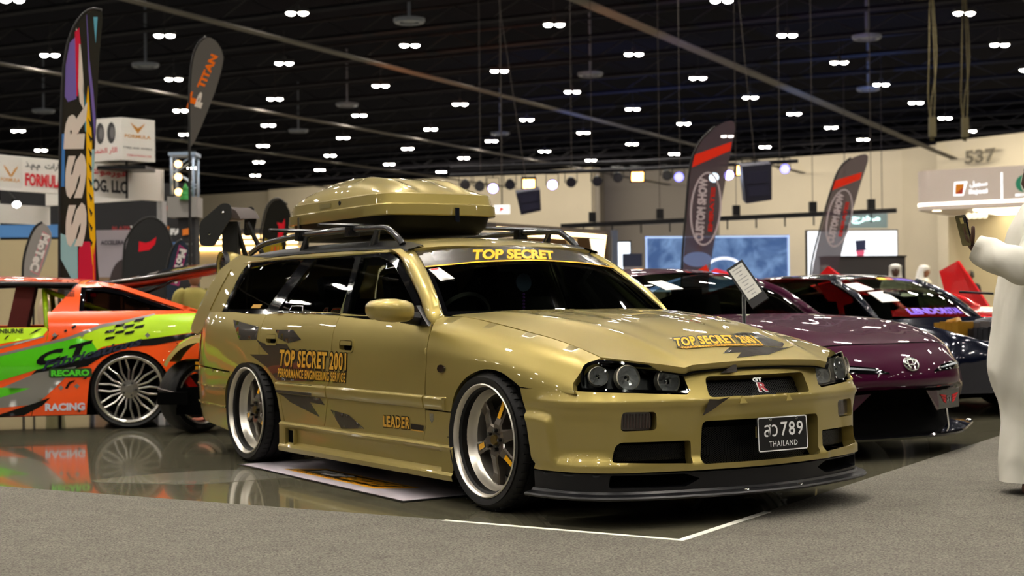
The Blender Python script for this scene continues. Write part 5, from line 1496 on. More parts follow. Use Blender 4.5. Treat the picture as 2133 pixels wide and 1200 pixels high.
# ---------------------------------------------------------------- feather flags
def flag(name, label, Y, outline, pole, m, alpha_pole='pole_black', group=None):
    o = thing(name, label, 'flag', (pole[0][0], Y, 0), 0, group)
    ox = pole[0][0]
    P = [(x-ox, z) for x, z in spline(outline, 4, True)]
    if area2(P) < 0: P = P[::-1]
    F = Flat((0, 0, 0), (1, 0, 0), (0, 0, 1))
    cl = obj('flag_cloth', panel(F, P, step=.12, depth=.006), m, o)
    b = MB(); b.tube([(x-ox, .008, z) for x, z in spline(pole, 4)], .016, 8); b.obj('flag_pole', mat(alpha_pole, '0c0c0d', rough=.5), o, True)
    b = MB(); b.box((0,0,.01),(.5,.06,.02)); b.box((0,0,.012),(.06,.5,.02)); b.obj('flag_base', BLACKP, o)
    return o, F, ox, P
def clip(poly, P):
    """keep a print inside its flag by pulling stray points to the cloth edge"""
    A = np.array(P); out = []
    for p in poly:
        if inpoly(np.array([p]), P)[0]: out.append(p)
        else: out.append(tuple(A[((A-np.array(p))**2).sum(1).argmin()]))
    return out
CL = lambda n, c, a=1.: mat('flag_'+n, c, rough=.85, alpha=a, spec=.1)
o, F, ox, P = flag('feather_flag', 'tall black feather flag lettered SSR with purple, teal, red and yellow shapes', 14.0,
    [(-3.845,3.75),(-3.95,3.755),(-4.05,3.68),(-4.14,3.52),(-4.19,3.30),(-4.22,3.0),(-4.245,2.3),(-4.26,1.3),(-4.26,1.05),(-3.92,1.05),(-3.91,1.5),(-3.935,2.1),(-3.905,2.75),(-3.875,3.3)],
    [(-4.27,.02),(-4.265,1.2),(-4.25,2.3),(-4.225,3.0),(-4.195,3.32),(-4.14,3.54),(-4.05,3.70),(-3.95,3.775),(-3.85,3.765)], CL('charcoal','26251f'))
def fp(n, c, pts, off, a=1.): patch(F, clip([(x-ox, z) for x, z in pts], P), CL(n, c), o, 'flag_print', off)
fp('violet','6a5c9e',[(-4.19,3.25),(-4.15,3.46),(-4.09,3.52),(-4.08,3.05),(-4.09,2.93),(-4.17,2.90),(-4.20,2.95)],.002)
fp('white','cfc6ba',[(-4.06,3.55),(-4.09,3.60),(-4.085,3.2),(-4.06,2.90),(-4.01,2.80),(-4.02,3.05),(-4.035,3.3)],.002)
fp('crimson','c0203c',[(-4.10,3.56),(-4.06,3.60),(-4.045,3.44),(-4.06,3.45),(-4.075,2.95),(-4.09,2.96)],.003)
fp('teal','5a9cb0',[(-3.885,3.70),(-3.925,3.70),(-3.905,3.45)],.002)
fp('violet','6a5c9e',[(-3.99,3.72),(-3.985,3.72),(-3.965,3.3),(-3.93,3.0),(-3.91,2.75),(-3.92,2.5),(-3.95,2.9),(-3.975,3.2)],.002)
fp('teal','5a9cb0',[(-4.03,3.1),(-4.0,2.85),(-3.99,2.6),(-4.01,2.62)],.002)
fp('blue','3f78b8',[(-4.23,2.6),(-4.20,2.6),(-4.21,2.1),(-4.24,2.1)],.002)
fp('yellow','e3b112',[(-3.98,3.06),(-3.95,2.6),(-3.93,2.1),(-3.92,1.6),(-3.95,1.35),(-3.98,1.7),(-4.0,2.0),(-4.0,2.5),(-4.0,2.85)],.0025)
for k in range(9):
    z = 2.75-.14*k; fp('charcoal','26251f',[(-3.985,z),(-3.945,z-.06),(-3.96,z-.10)],.0030)
fp('crimson','c0203c',[(-4.06,1.58),(-3.97,1.58),(-3.94,2.05),(-3.925,1.8),(-3.92,1.06),(-4.09,1.06),(-4.08,1.5)],.0022)
fp('pale_teal','8bb6ba',[(-4.25,1.66),(-4.09,1.60),(-4.09,1.1),(-4.16,1.25),(-4.25,1.42)],.0022)
fp('pale_teal','8bb6ba',[(-3.95,2.45),(-3.925,2.45),(-3.935,2.06),(-3.95,2.12)],.003)
fp('orange','e36a12',[(-3.95,1.55),(-3.94,1.5),(-3.93,1.1),(-3.945,1.2)],.003)
for s, z0, z1 in (('S',1.53,1.95),('S',1.985,2.415),('R',2.455,2.90)):
    q = [(-4.215-ox,z0),(-4.185-ox,z1),(-3.985-ox,z1),(-4.025-ox,z0)]
    obj('flag_lettering', quad_text(F, s, [q[0],q[1],q[2],q[3]], .07, off=.0045), CL('white','cfc6ba'), o)
o, F, ox, P = flag('teardrop_flag', 'charcoal teardrop flag lettered TITAN high above the booths', 18.0,
    [(-3.89,2.88),(-3.885,3.5),(-3.85,3.92),(-3.78,4.12),(-3.67,4.22),(-3.56,4.17),(-3.485,4.03),(-3.49,3.86),(-3.62,3.45)], [(-3.90,.02),(-3.895,2.8),(-3.89,3.5),(-3.855,3.93),(-3.785,4.13),(-3.68,4.235)], CL('grey','55524e'))
def slant(s, a, c, w0, w1, m, bold, off, name='flag_lettering'):
    """lettering running from point a up to point c"""
    a, c = np.array(a)-(ox,0), np.array(c)-(ox,0); d = (c-a)/np.linalg.norm(c-a); n = np.array((-d[1], d[0]))
    me = quad_text(F, s, [a+n*w0, c+n*w0, c+n*w1, a+n*w1], bold, off=off)
    return obj(name, me, m, o)
slant('TITAN', (-3.745,3.60), (-3.565,4.00), .06, -.03, CL('orange','f07a12'), .05, .002)
slant('P', (-3.82,3.38), (-3.76,3.56), .01, -.075, CL('white','d8d4cc'), .05, .002)
slant('T', (-3.84,3.34), (-3.78,3.54), .09, .0, CL('orange','f07a12'), .07, .003)
o, F, ox, P = flag('teardrop_flag', 'pale grey teardrop flag with pink frame behind the orange coupe roof', 17.0,
    [(-5.50,1.05),(-5.585,1.30),(-5.57,1.52),(-5.51,1.74),(-5.44,1.87),(-5.37,1.925),(-5.295,1.87),(-5.265,1.76),(-5.32,1.55),(-5.42,1.30)], [(-5.60,.02),(-5.60,1.2),(-5.585,1.52),(-5.52,1.75),(-5.45,1.885),(-5.37,1.94)], CL('light_grey','8f8b88'))
slant('MoTeC', (-5.325,1.80), (-5.475,1.38), .055, -.05, CL('white2','d9d3cf'), .06, .004)
fr_ = [(-5.36,1.84),(-5.275,1.78),(-5.415,1.33),(-5.51,1.38)]
patch(F, [(x-ox, z) for x, z in fr_][::-1], CL('pink','c9858c'), o, 'flag_print', .002, holes=[inset([(x-ox, z) for x, z in fr_][::-1], .014)], step=.1)
fp('salmon','d97f78',[(-5.45,1.22),(-5.40,1.34),(-5.38,1.36),(-5.44,1.18)],.002)
o, F, ox, P = flag('teardrop_flag', 'navy teardrop flag with magenta frame behind the raised hatch', 19.0,
    [(-4.40,1.05),(-4.42,1.26),(-4.38,1.53),(-4.31,1.72),(-4.22,1.80),(-4.14,1.71),(-4.15,1.56),(-4.24,1.26)], [(-4.43,.02),(-4.43,1.2),(-4.395,1.53),(-4.32,1.73),(-4.22,1.815)], CL('navy','2b3340'))
slant('MoTeC', (-4.20,1.69), (-4.33,1.26), .05, -.045, CL('white2','d9d3cf'), .06, .004)
fr_ = [(-4.25,1.75),(-4.155,1.68),(-4.26,1.22),(-4.38,1.25)]
patch(F, [(x-ox, z) for x, z in fr_][::-1], CL('magenta','a8366f'), o, 'flag_print', .002, holes=[inset([(x-ox, z) for x, z in fr_][::-1], .016)], step=.1)
o, F, ox, P = flag('teardrop_flag', 'dark flag with a red swoosh between the white post and black backdrop', 20.5,
    [(-5.33,1.0),(-5.35,1.6),(-5.27,1.95),(-5.10,2.14),(-4.92,2.17),(-4.76,2.02),(-4.68,1.75),(-4.75,1.35),(-4.82,1.0)], [(-5.36,.02),(-5.36,1.6),(-5.28,1.96),(-5.11,2.155),(-4.92,2.185),(-4.755,2.03),(-4.67,1.75)], CL('dark_grey','2d2d2e'))
fp('red2','d41f2e',[(-5.14,1.86),(-5.05,1.84),(-4.98,1.86),(-4.90,1.92),(-4.92,1.82),(-5.0,1.74),(-5.15,1.72)],.002)
o, F, ox, P = flag('teardrop_flag', 'black and amber teardrop flag with a red emblem beside the roof box', 24.0,
    [(-4.02,1.5),(-4.04,1.9),(-4.01,2.25),(-3.92,2.56),(-3.78,2.67),(-3.63,2.57),(-3.56,2.36),(-3.63,2.05),(-3.70,1.5)], [(-4.06,.02),(-4.06,1.9),(-4.03,2.26),(-3.935,2.575),(-3.78,2.69),(-3.62,2.585)], CL('black','1c1b17'))
fp('olive','8a7a20',[(-4.03,1.85),(-3.98,2.05),(-3.85,1.95),(-3.72,2.0),(-3.70,1.7),(-3.72,1.5),(-4.02,1.5)],.002)
fp('red2','d41f2e',[(-3.78,2.02),(-3.76,2.22),(-3.79,2.30),(-3.70,2.28),(-3.66,2.36),(-3.66,2.22),(-3.72,2.0)],.003)
for k, c in enumerate(('orange','red2','orange','yellow')): fp(c,'e36a12',[(-3.90+.05*k,1.6),(-3.88+.05*k,1.9),(-3.86+.05*k,1.92),(-3.87+.05*k,1.6)],.003)
def custom(Y, out, pole, ocx, ocz, tilt, label, stripe):
    global o, F, ox, P
    o, F, ox, P = flag('feather_flag', label, Y, out, pole, CL('plum_grey','4c4248',.93))
    fp('vermilion','e5331c', stripe, .002)
    c, s = math.cos(tilt), math.sin(tilt)
    el = lambda a, b_: [(ocx-ox + c*a*math.cos(q) - s*b_*math.sin(q), ocz + s*a*math.cos(q) + c*b_*math.sin(q)) for q in np.linspace(0, 2*math.pi, 36, endpoint=False)]
    patch(F, el(.21,.50), CL('oval','b8aeb2'), o, 'flag_print', .002, holes=[el(.185,.475)], step=.2)
    d = np.array((math.sin(-tilt), math.cos(tilt))); cc = np.array((ocx, ocz))
    slant('CUSTOM', cc-d*.44+(.0,0), cc+d*.02+(.0,0), .12, .0, CL('oval','b8aeb2'), .06, .003)
    slant('SHOW', cc+d*.05, cc+d*.42, .12, .0, CL('oval','b8aeb2'), .06, .003)
    slant('EMIRATES', cc-d*.30, cc+d*.30, -.05, -.11, CL('vermilion2','c02a20'), .05, .003)
custom(20.0, [(2.31,1.0),(2.30,1.3),(2.37,2.17),(2.43,2.75),(2.55,3.07),(2.76,3.30),(3.02,3.36),(2.95,2.88),(2.81,2.17),(2.66,1.35),(2.62,1.0)], [(2.28,.02),(2.285,1.3),(2.355,2.17),(2.415,2.75),(2.54,3.085),(2.76,3.315)], 2.62, 2.20, R(-5),
       'larger plum feather flag with oval lettering and a red stripe, beside the blue screen', [(2.44,2.76),(2.455,2.90),(2.98,3.10),(2.96,2.98)])
patch(F, [(2.50-ox+.0+.19*math.cos(q), 1.52+.10*math.sin(q)) for q in np.linspace(0,2*math.pi,24,endpoint=False)], CL('sky','6f86b8'), o, 'flag_print', .002)
fp('vermilion','e5331c',[(2.40,1.30),(2.62,1.45),(2.68,1.42),(2.66,1.30)],.003)
custom(25.0, [(5.04,1.0),(5.04,1.36),(5.21,2.13),(5.42,2.85),(5.56,3.17),(5.73,3.33),(6.02,3.37),(5.87,2.85),(5.65,2.12),(5.46,1.36),(5.40,1.0)], [(5.0,.02),(5.02,1.36),(5.19,2.13),(5.405,2.85),(5.55,3.185),(5.73,3.345)], 5.52, 2.33, R(-13),
       'smaller plum feather flag with oval lettering before the white screen', [(5.41,2.80),(5.44,2.94),(5.91,3.10),(5.88,2.98)])

# ---------------------------------------------------------------- white fascia booth at the left
WB = mat('white_booth_board', 'dcd8d2', rough=.6)
ALU = mat('aluminium_post', 'c9c9cc', rough=.35, metal=.4)
BO = thing('exhibition_booth', 'white fascia exhibition booth lettered FORMULA at the far left', 'booth', (-6.96, 20.0, 0), math.atan2(2.3, 1.46))
L = 3.12
def bx(c, d, m, n, p=BO): b = MB(); b.box(c, d); return b.obj(n, m, p)
# local x runs along the fascia, +y to its left (behind)
bx((L/2-.6, .03, 2.80),(L+1.2,.06,.48), WB, 'fascia')
bx((L-.03, .02, 1.28),(.10,.10,2.56), ALU, 'post')
bx((.02, .1, 1.28),(.10,.10,2.56), ALU, 'post')
bx((L/2-.6, 2.6, 2.44),(L+1.2,.06,.30), WB, 'rear_fascia')
bx((L-.03, 1.3, 2.80),(.06,2.6,.40), WB, 'side_fascia')
mat('booth_back_beige','b5a888',rough=.8)
fb = Flat((0,-.004,0),(1,0,0),(0,0,1))
RP = mat('booth_red','c3222c',rough=.6); GP = mat('booth_charcoal','2b2b2d',rough=.6); AP = mat('booth_amber','c98a3c',rough=.6)
patch(fb, [(-.55,2.60),(.46,2.60),(.46,3.02),(-.55,3.02)], mat('off_white_panel','d2cec8',rough=.6), BO, 'logo_panel', .002)
rect_text(fb, 'FORMULA', .10, 2.68, .42, 2.73, AP, BO, .02, .004, 'fascia_lettering')
for s in (-1, 1):
    for k in range(3): patch(fb, [(.27,2.78-.02*k),(.27+s*(.12-.03*k),2.91-.02*k),(.27+s*(.11-.03*k),2.87-.02*k),(.27+s*.02,2.75)], AP, BO, 'emblem_wing', .003)
rect_text(fb, 'FORMULA', .51, 2.64, 1.17, 2.82, RP, BO, .045, .004, 'fascia_lettering')
rect_text(fb, '\ufeab.\ufee1.\ufee1  \ufe95\ufe8d\ufead\ufe8e\ufec3\ufe87'[::1], .51, 2.86, 1.25, 2.98, GP, BO, .02, .004, 'fascia_arabic')
rect_text(fb, 'PROG. LLC', 1.50, 2.63, 2.36, 2.82, GP, BO, .045, .004, 'fascia_lettering')
rect_text(fb, '\ufefb\ufeed\ufee3\ufead\ufeee\ufed3', 1.70, 2.86, 2.36, 2.98, RP, BO, .02, .004, 'fascia_arabic')
b = MB(); b.tube([(.3,.1,2.56),(.3,-.05,2.44)], .012, 6); b.lathe([(0,0),(.05,.0),(.06,.06)], 14, M=Matrix.Translation((.3,-.05,2.38))); b.obj('arm_lamp', BLACKP, BO)
b = MB(); b.lathe([(0,-.05),(.045,-.03),(.055,.0),(.045,.03),(0,.05)], 14, M=Matrix.Translation((.3,-.08,2.37))); b.obj('lamp_bulb', mat('white_glow','ffffff',emit='ffffff',power=14), BO, True)
# printed cube above the fascia
CU = thing('printed_cube', 'white printed advertising cube standing above the left booth', 'sign', (-5.64, 21.5, 3.0), R(0))
b = MB(); A = (0,0); c1 = (-.80,.35); c2 = (.39,.42); c3 = (-.41,.77)
b.prism([A, c2, c3, c1], .62, z0=.09); b.obj('cube_shell', WB, CU)
b = MB(); b.tube([(0,.3,-.45),(0,.3,.1)], .02, 6); b.box((0,.3,-.02),(.7,.6,.05)); b.obj('cube_stand', BLACKP, CU)
f1 = Flat((0,0,.09),(.928,-.36*-1*.0+.391*0-0,0),(0,0,1))
f1 = Flat((-.80,.35,.09),(.916,-.401,0),(0,0,1)); f2 = Flat((0,0,.09),(.680,.733,0),(0,0,1))
for cx in (.50,.70):
    TYR = mat('tyre_print','3a383a',rough=.6)
    patch(f1, [(cx+.075*math.cos(q), .40+.155*math.sin(q)) for q in np.linspace(0,2*math.pi,22,endpoint=False)], TYR, CU, 'tyre_picture', .003)
    patch(f1, [(cx+.02+.04*math.cos(q), .40+.09*math.sin(q)) for q in np.linspace(0,2*math.pi,18,endpoint=False)], mat('rim_print','6a6769',rough=.6), CU, 'tyre_picture', .005)
rect_text(f1, '\ufeae\ufee4\ufec8\ufedf\ufe8d \ufead\ufe8e\ufedf\ufe8d', .36, .09, .80, .19, RP, CU, .02, .003, 'cube_arabic')
rect_text(f2, 'FORMULA', .06, .33, .50, .38, AP, CU, .03, .003, 'cube_lettering')
rect_text(f2, 'TYRES AND WHEELS', .03, .17, .52, .20, GP, CU, .02, .003, 'cube_lettering')
rect_text(f2, 'FORMULATRADING.COM', .10, .06, .50, .09, RP, CU, .02, .003, 'cube_lettering')
for s in (-1, 1):
    for k in range(3): patch(f2, [(.28,.44+.02*k),(.28+s*(.12-.025*k),.56-.02*k),(.28+s*(.11-.025*k),.53-.02*k),(.28,.40+.02*k)], AP, CU, 'emblem_wing', .003)
# tyre poster wall
PO = thing('poster_wall', 'poster wall with a picture of a hand over a big tyre, inside the white booth', 'poster', (-6.41, 23.0, 0), R(-4))
bx((.36,.03,1.08),(.86,.05,2.14), mat('poster_lilac','b3aab4',rough=.6), 'poster_board', PO)
fq = Flat((0,0,0),(1,0,0),(0,0,1))
patch(fq, [(-.06,.2),(.78,.2),(.78,1.42),(-.06,1.42)], mat('poster_sand','8f7358',rough=.6), PO, 'poster_print', .003)
arc = lambda cx, cz, rx, rz, a0, a1, n=18: [(cx+rx*math.cos(q), cz+rz*math.sin(q)) for q in np.linspace(R(a0), R(a1), n)]
patch(fq, arc(.42,1.20,.25,.50,0,180)+[(.17,.9),(.67,.9)][::1], mat('poster_tyre','3c3033',rough=.6), PO, 'poster_print', .005)
patch(fq, arc(.46,1.15,.10,.30,0,180)+[(.36,.9),(.56,.9)], mat('poster_skin2','a07a5a',rough=.6), PO, 'poster_print', .007)
patch(fq, [(.52,1.60),(.66,1.52),(.70,1.72),(.69,1.90),(.66,2.0),(.64,1.88),(.62,1.98),(.60,1.86),(.57,1.94),(.56,1.80),(.52,1.78)], mat('poster_skin','7a5644',rough=.6), PO, 'poster_print', .006)
rect_text(fq, 'ACCELERA', .05, 1.92, .42, 1.99, mat('poster_text','4a444e',rough=.6), PO, .04, .005, 'poster_lettering')
bx((-.08,-.03,1.3),(.14,.03,.10), mat('blue_glow','bfe4ff',emit='bfe4ff',power=1.5), 'lit_corner', PO)
b = MB()
# ---------------------------------------------------------------- black backdrop with sponsor lettering
BK = thing('backdrop_wall', 'tall black backdrop wall with red, orange and white sponsor lettering', 'backdrop', (-8.95, 26.0, 0))
BKM = mat('matt_black_board','1d1c20',rough=.75)
bx((1.69,.06,1.56),(3.38,.10,3.12), BKM, 'backdrop_board', BK)
bx((.6,-.04,2.30),(1.9,.03,.22), mat('blue_light_print','4f86c6',rough=.5), 'blue_band', BK)
bx((.6,-.05,1.2),(1.9,.03,1.9), mat('beige_partition','b8a884',rough=.8), 'beige_panel', BK)
bx((2.65,-.03,2.03),(1.0,.02,.10), mat('blue_strip_print','3c6fae',rough=.5), 'blue_band', BK)
rect_text(fq, 'WOLFSBERG', 2.76, 2.64, 3.22, 2.72, RP, BK, .05, .002, 'backdrop_lettering')
rect_text(fq, 'BLAZE', 1.96, 2.29, 2.28, 2.37, mat('dull_red_print','8a2428',rough=.6), BK, .05, .002, 'backdrop_lettering')
rect_text(fq, 'WERKS', 2.28, 2.28, 2.66, 2.38, WHITE, BK, .05, .002, 'backdrop_lettering')
patch(fq, [(1.98,2.26),(2.5,2.24),(2.5,2.26),(2.0,2.275)], WHITE, BK, 'underline', .002)
rect_text(fq, 'FAST', 2.98, 2.21, 3.36, 2.32, WHITE, BK, .07, .002, 'backdrop_lettering')
patch(fq, [(2.77,2.20),(2.94,2.20),(2.96,2.36),(2.77,2.36)], mat('orange_print','e07a1c',rough=.6), BK, 'sponsor_emblem', .002)
patch(fq, [(2.83,2.22),(2.96,2.25),(2.95,2.30),(2.84,2.29)], WHITE, BK, 'sponsor_emblem', .003)
PLR = thing('display_pillar', 'narrow black display pillar with an orange emblem right of the backdrop', 'pillar', (-4.70, 21.85, 0))
bx((-.08,.17,1.13),(.25,.30,2.26), BKM, 'pillar_shell', PLR)
fq2 = Flat((-.08,0,0),(1,0,0),(0,0,1))
patch(fq2, [(-.06,2.0),(.06,2.02),(.05,2.11),(-.06,2.09)], mat('orange_print'), PLR, 'pillar_emblem', .003)
for z in (1.86,1.70,1.56): rect_text(fq2, 'GARAGE', -.08, z, .08, z+.03, mat('grey_print'), PLR, .03, .003, 'pillar_lettering')
# truss tower with lamps
TT = thing('truss_tower', 'bluish aluminium truss tower head with three lamps, left of the roof box', 'truss', (-4.83, 22, 0))
TM = mat('bluish_aluminium','a9bdd6',rough=.35,metal=.5)
for x in (-.16,.16):
    for y in (-.16,.16):
        b = MB(); b.tube([(x,y,2.30 if x > 0 else 2.6),(x,y,3.2)], .024, 8); b.obj('chord', TM, TT, True)
for k in range(4):
    for y in (-.16,.16):
        s = 1 if k % 2 else -1
        b = MB(); z = 2.32+.215*k; b.tube([(-.16*s if z > 2.5 else .0,y,z),(.16*s,y,z+.215)], .013, 6); b.obj('brace', TM, TT, True)
bx((0,0,3.2),(.40,.40,.05), TM, 'head_plate', TT)
bx((.0,.0,2.42),(.44,.4,.30), mat('grey_box','8f8b88',rough=.5), 'winch_box', TT)
b = MB(); b.lathe([(0,.0),(.09,.0),(.06,.07),(.075,.08),(.04,.15),(.05,.16),(0,.26)], 12, M=Matrix.Translation((.05,-.2,2.52))); b.obj('green_ornament', mat('green_plastic','1f8f36',rough=.5), TT)
for z in (3.05,2.86,2.64):
    b = MB(); b.lathe([(0,-.01),(.05,-.008),(.055,.03)], 14, 'y', M=Matrix.Translation((-.06,-.19,z))); b.obj('tower_lamp', mat('warm_glow','ffffff',emit='ffc070',power=5), TT)
# ---------------------------------------------------------------- lit booths
WARM = mat('warm_led','ffffff',emit='ffd08a',power=7.)
LB = thing('led_booth', 'low dark booth edged by three warm light strips, left behind the wagon', 'booth', (-7.3, 32, 0))
bx((1.3,.6,1.15),(3.0,1.2,2.2), mat('booth_back_beige'), 'booth_wall', LB)
bx((1.3,.1,2.53),(3.2,1.4,.10), mat('dark_canopy','3a3634',rough=.7), 'canopy', LB)
for z, n in ((2.44,0),(2.32,1),(2.18,2)): bx((1.25+.0*n,-.06,z),(2.9,.04,.07), WARM, 'light_strip', LB)
LC = thing('led_booth', 'dark booth outlined by a bright warm light strip, right of the roof box', 'booth', (-.2, 30, 0))
bx((1.0,.8,1.2),(2.4,.06,2.2), mat('brown_partition','4a3a28',rough=.7), 'rear_wall', LC)
b = MB(); b.add([(-.6,0,2.62),(2.18,0,2.40),(2.18,.9,2.40),(-.6,.9,2.62),(-.6,0,2.50),(2.18,0,2.28),(2.18,.9,2.28),(-.6,.9,2.50)], [(0,1,2,3),(7,6,5,4),(0,4,5,1),(1,5,6,2),(2,6,7,3),(3,7,4,0)]); b.obj('canopy', mat('dark_canopy'), LC)
b = MB(); b.tube([(-.1,-.03,2.46),(2.10,-.03,2.27),(1.98,-.03,1.55)], .035, 6); b.obj('light_strip', WARM, LC)
b = MB(); b.add([(1.78,-.01,2.24),(2.06,-.01,2.22),(1.97,-.01,1.5),(1.9,-.01,1.5)], [(3,2,1,0)]); b.obj('lit_panel', mat('pale_lit_panel','ffffff',emit='fff0d0',power=1.0), LC)
b = MB(); b.tube([(.3,.3,2.37),(1.4,.3,2.28)], .04, 6); b.obj('inner_strip', WARM, LC)
b = MB(); b.lathe([(.02,.0),(.09,.18),(.12,.26),(0,.28)], 12, M=Matrix.Translation((1.42,.2,1.98))); b.obj('cone_lamp', mat('cream_shade','d8cdb0',rough=.6), LC, True)
bx((2.28,.1,1.2),(.12,.5,2.4), mat('slate_post','4c5468',rough=.6), 'side_post', LC)
# screens
def screen(name, label, x0, x1, z0, z1, Y, m, rz=0.):
    o = thing(name, label, 'screen', ((x0+x1)/2, Y, 0), rz); w = x1-x0
    bx((0,.06,(z0+z1)/2),(w+.06,.10,z1-z0+.06), BLACKP, 'screen_case', o)
    bx((0,-.003,(z0+z1)/2),(w,.02,z1-z0), m, 'screen_face', o)
    for s in (-1, 1): bx((s*w*.35,.08,z0/2),(.08,.08,z0), BLACKP, 'screen_leg', o)
    return o
S0 = screen('light_box', 'small white lit screen left of the blue video wall', 2.10, 2.47, 1.55, 2.20, 31, mat('white_screen','ffffff',emit='dbeaff',power=1.6))
SP = thing('loudspeaker', 'dark boxy speaker with grey base in front of the white light box', 'loudspeaker', (2.45, 30.2, 0))
bx((0,0,1.80),(.38,.30,.26), mat('dark_cabinet','1d2440',rough=.6), 'cabinet', SP); bx((0,0,.84),(.36,.28,1.66), mat('grey_plinth','9a949c',rough=.6), 'plinth', SP)
vm = mat('blue_video','3a5a92',emit='4668a8',power=.55)
nt = vm.node_tree; n_ = nt.nodes.new('ShaderNodeTexNoise'); n_.inputs['Scale'].default_value = 1.6; n_.inputs['Detail'].default_value = 5; n_.inputs['Distortion'].default_value = 1.5
r_ = nt.nodes.new('ShaderNodeValToRGB'); r_.color_ramp.elements[0].position = .42; r_.color_ramp.elements[0].color = lin('33507f'); r_.color_ramp.elements[1].position = .75; r_.color_ramp.elements[1].color = lin('9cc0ec')
t_ = nt.nodes.new('ShaderNodeTexCoord'); nt.links.new(t_.outputs['Object'], n_.inputs['Vector']); nt.links.new(n_.outputs['Fac'], r_.inputs[0]); nt.links.new(r_.outputs[0], nt.nodes['Principled BSDF'].inputs['Emission Color'])
S1 = screen('video_wall', 'wide blue video wall with drifting smoke behind the plum flag', 3.08, 6.34, 1.2, 2.42, 34, vm, R(3))
fs = Flat((0,-.016,0),(1,0,0),(0,0,1))
b = MB()
for a, c in (((-1.66,1.18),(1.66,1.22)),((-1.66,2.40),(1.66,2.44)),((-1.66,1.18),(-1.62,2.44)),((1.62,1.18),(1.66,2.44))): b.box(((a[0]+c[0])/2,-.02,(a[1]+c[1])/2),(c[0]-a[0],.02,c[1]-a[1]))
b.obj('lit_border', mat('pale_blue_glow','a8c0ea',emit='a8c0ea',power=.9), S1)['kind'] = 'stuff'
patch(fs, arc(.15,1.70,.42,.26,0,360,28)[:-1], mat('screen_white','ffffff',emit='dfe8ff',power=1.0), S1, 'screen_oval', .006, holes=[arc(.15,1.70,.36,.20,0,360,28)[:-1]], step=.3)
patch(fs, [(-.30,1.52),(-.05,1.70),(.2,1.62),(.48,1.66),(.30,1.50)], mat('screen_red','d02030',emit='d02030',power=.7), S1, 'screen_shape', .006)
patch(fs, [(-.55,1.25),(-.48,1.9),(-.42,2.3),(-.36,2.3),(-.44,1.8),(-.48,1.25)], mat('screen_skin','8a6a5a',emit='6a5048',power=.5), S1, 'screen_shape', .006)
S2 = screen('video_screen', 'white video screen showing a top-hatted figure above the dark counter', 6.76, 8.84, 1.40, 2.52, 34, mat('white_video','ffffff',emit='eaf2ff',power=1.15), R(4))
NV = mat('screen_navy','1d2440',emit='1d2440',power=.5)
patch(fs, [(-.10,1.40),(-.10,1.80),(.02,1.90),(.14,1.98),(.34,1.90),(.50,1.78),(.56,1.40)], NV, S2, 'screen_figure', .004)
patch(fs, [(.02,2.06),(.36,2.09),(.30,2.12),(.31,2.32),(.06,2.30),(.08,2.09)], NV, S2, 'screen_hat', .005)
patch(fs, arc(.18,2.03,.10,.10,0,360,16)[:-1], mat('screen_pink','d05a7a',emit='c04a6a',power=.6), S2, 'screen_face_picture', .0045)
CT = thing('stage_counter', 'long dark stage counter below the white video screen', 'counter', (6.9, 29, 0), R(3))
bx((0,.2,.90),(1.56,.5,1.76), mat('dark_grey_panel','2a2628',rough=.6), 'counter_front', CT); bx((0,.2,1.79),(1.60,.54,.03), BLACKP, 'counter_top', CT)
# hung lighting bar, truss pipe, lamps and speakers of the stage
LBR = thing('lighting_bar', 'long black bar hung across the stage above both screens', 'lighting bar', (1.1, 33, 2.65))
b = MB(); b.box((3.72,0,.135),(7.46,.16,.10),rot=Matrix.Rotation(R(-2.1),3,'Y')); b.obj('bar', BLACKP, LBR)
for x in (.7,2.2,3.9,5.6,6.9):
    z = .01+.036*x
    bx((x,0,z+.16),(.16,.14,.22), BLACKP, 'clamp', LBR); b = MB(); b.tube([(x,0,z+.2),(x,0,8.8)], .007, 5); b.obj('hanger', IRON, LBR)
for k in range(11): x = .5+.64*k; b = MB(); b.tube([(x,0,.036*x+.0),(x,0,.036*x-.24)], .018, 5); b.obj('drop_pin', BLACKP, LBR)
TP = thing('stage_truss', 'horizontal stage truss pipe carrying the coloured lamps', 'truss', (-1.0, 34.12, 4.0))
for dy, dz in ((0,0),(.25,.2)): b = MB(); b.tube([(-.4,dy,dz-.1),(4,dy,dz),(7.6,dy,dz+.15)], .045, 6); b.obj('pipe', PIPE, TP)
for x in (.3,2.4,4.9,7.2): b = MB(); b.tube([(x,.1,0),(x,.1,7.5)], .009, 5); b.obj('hanger', IRON, TP)
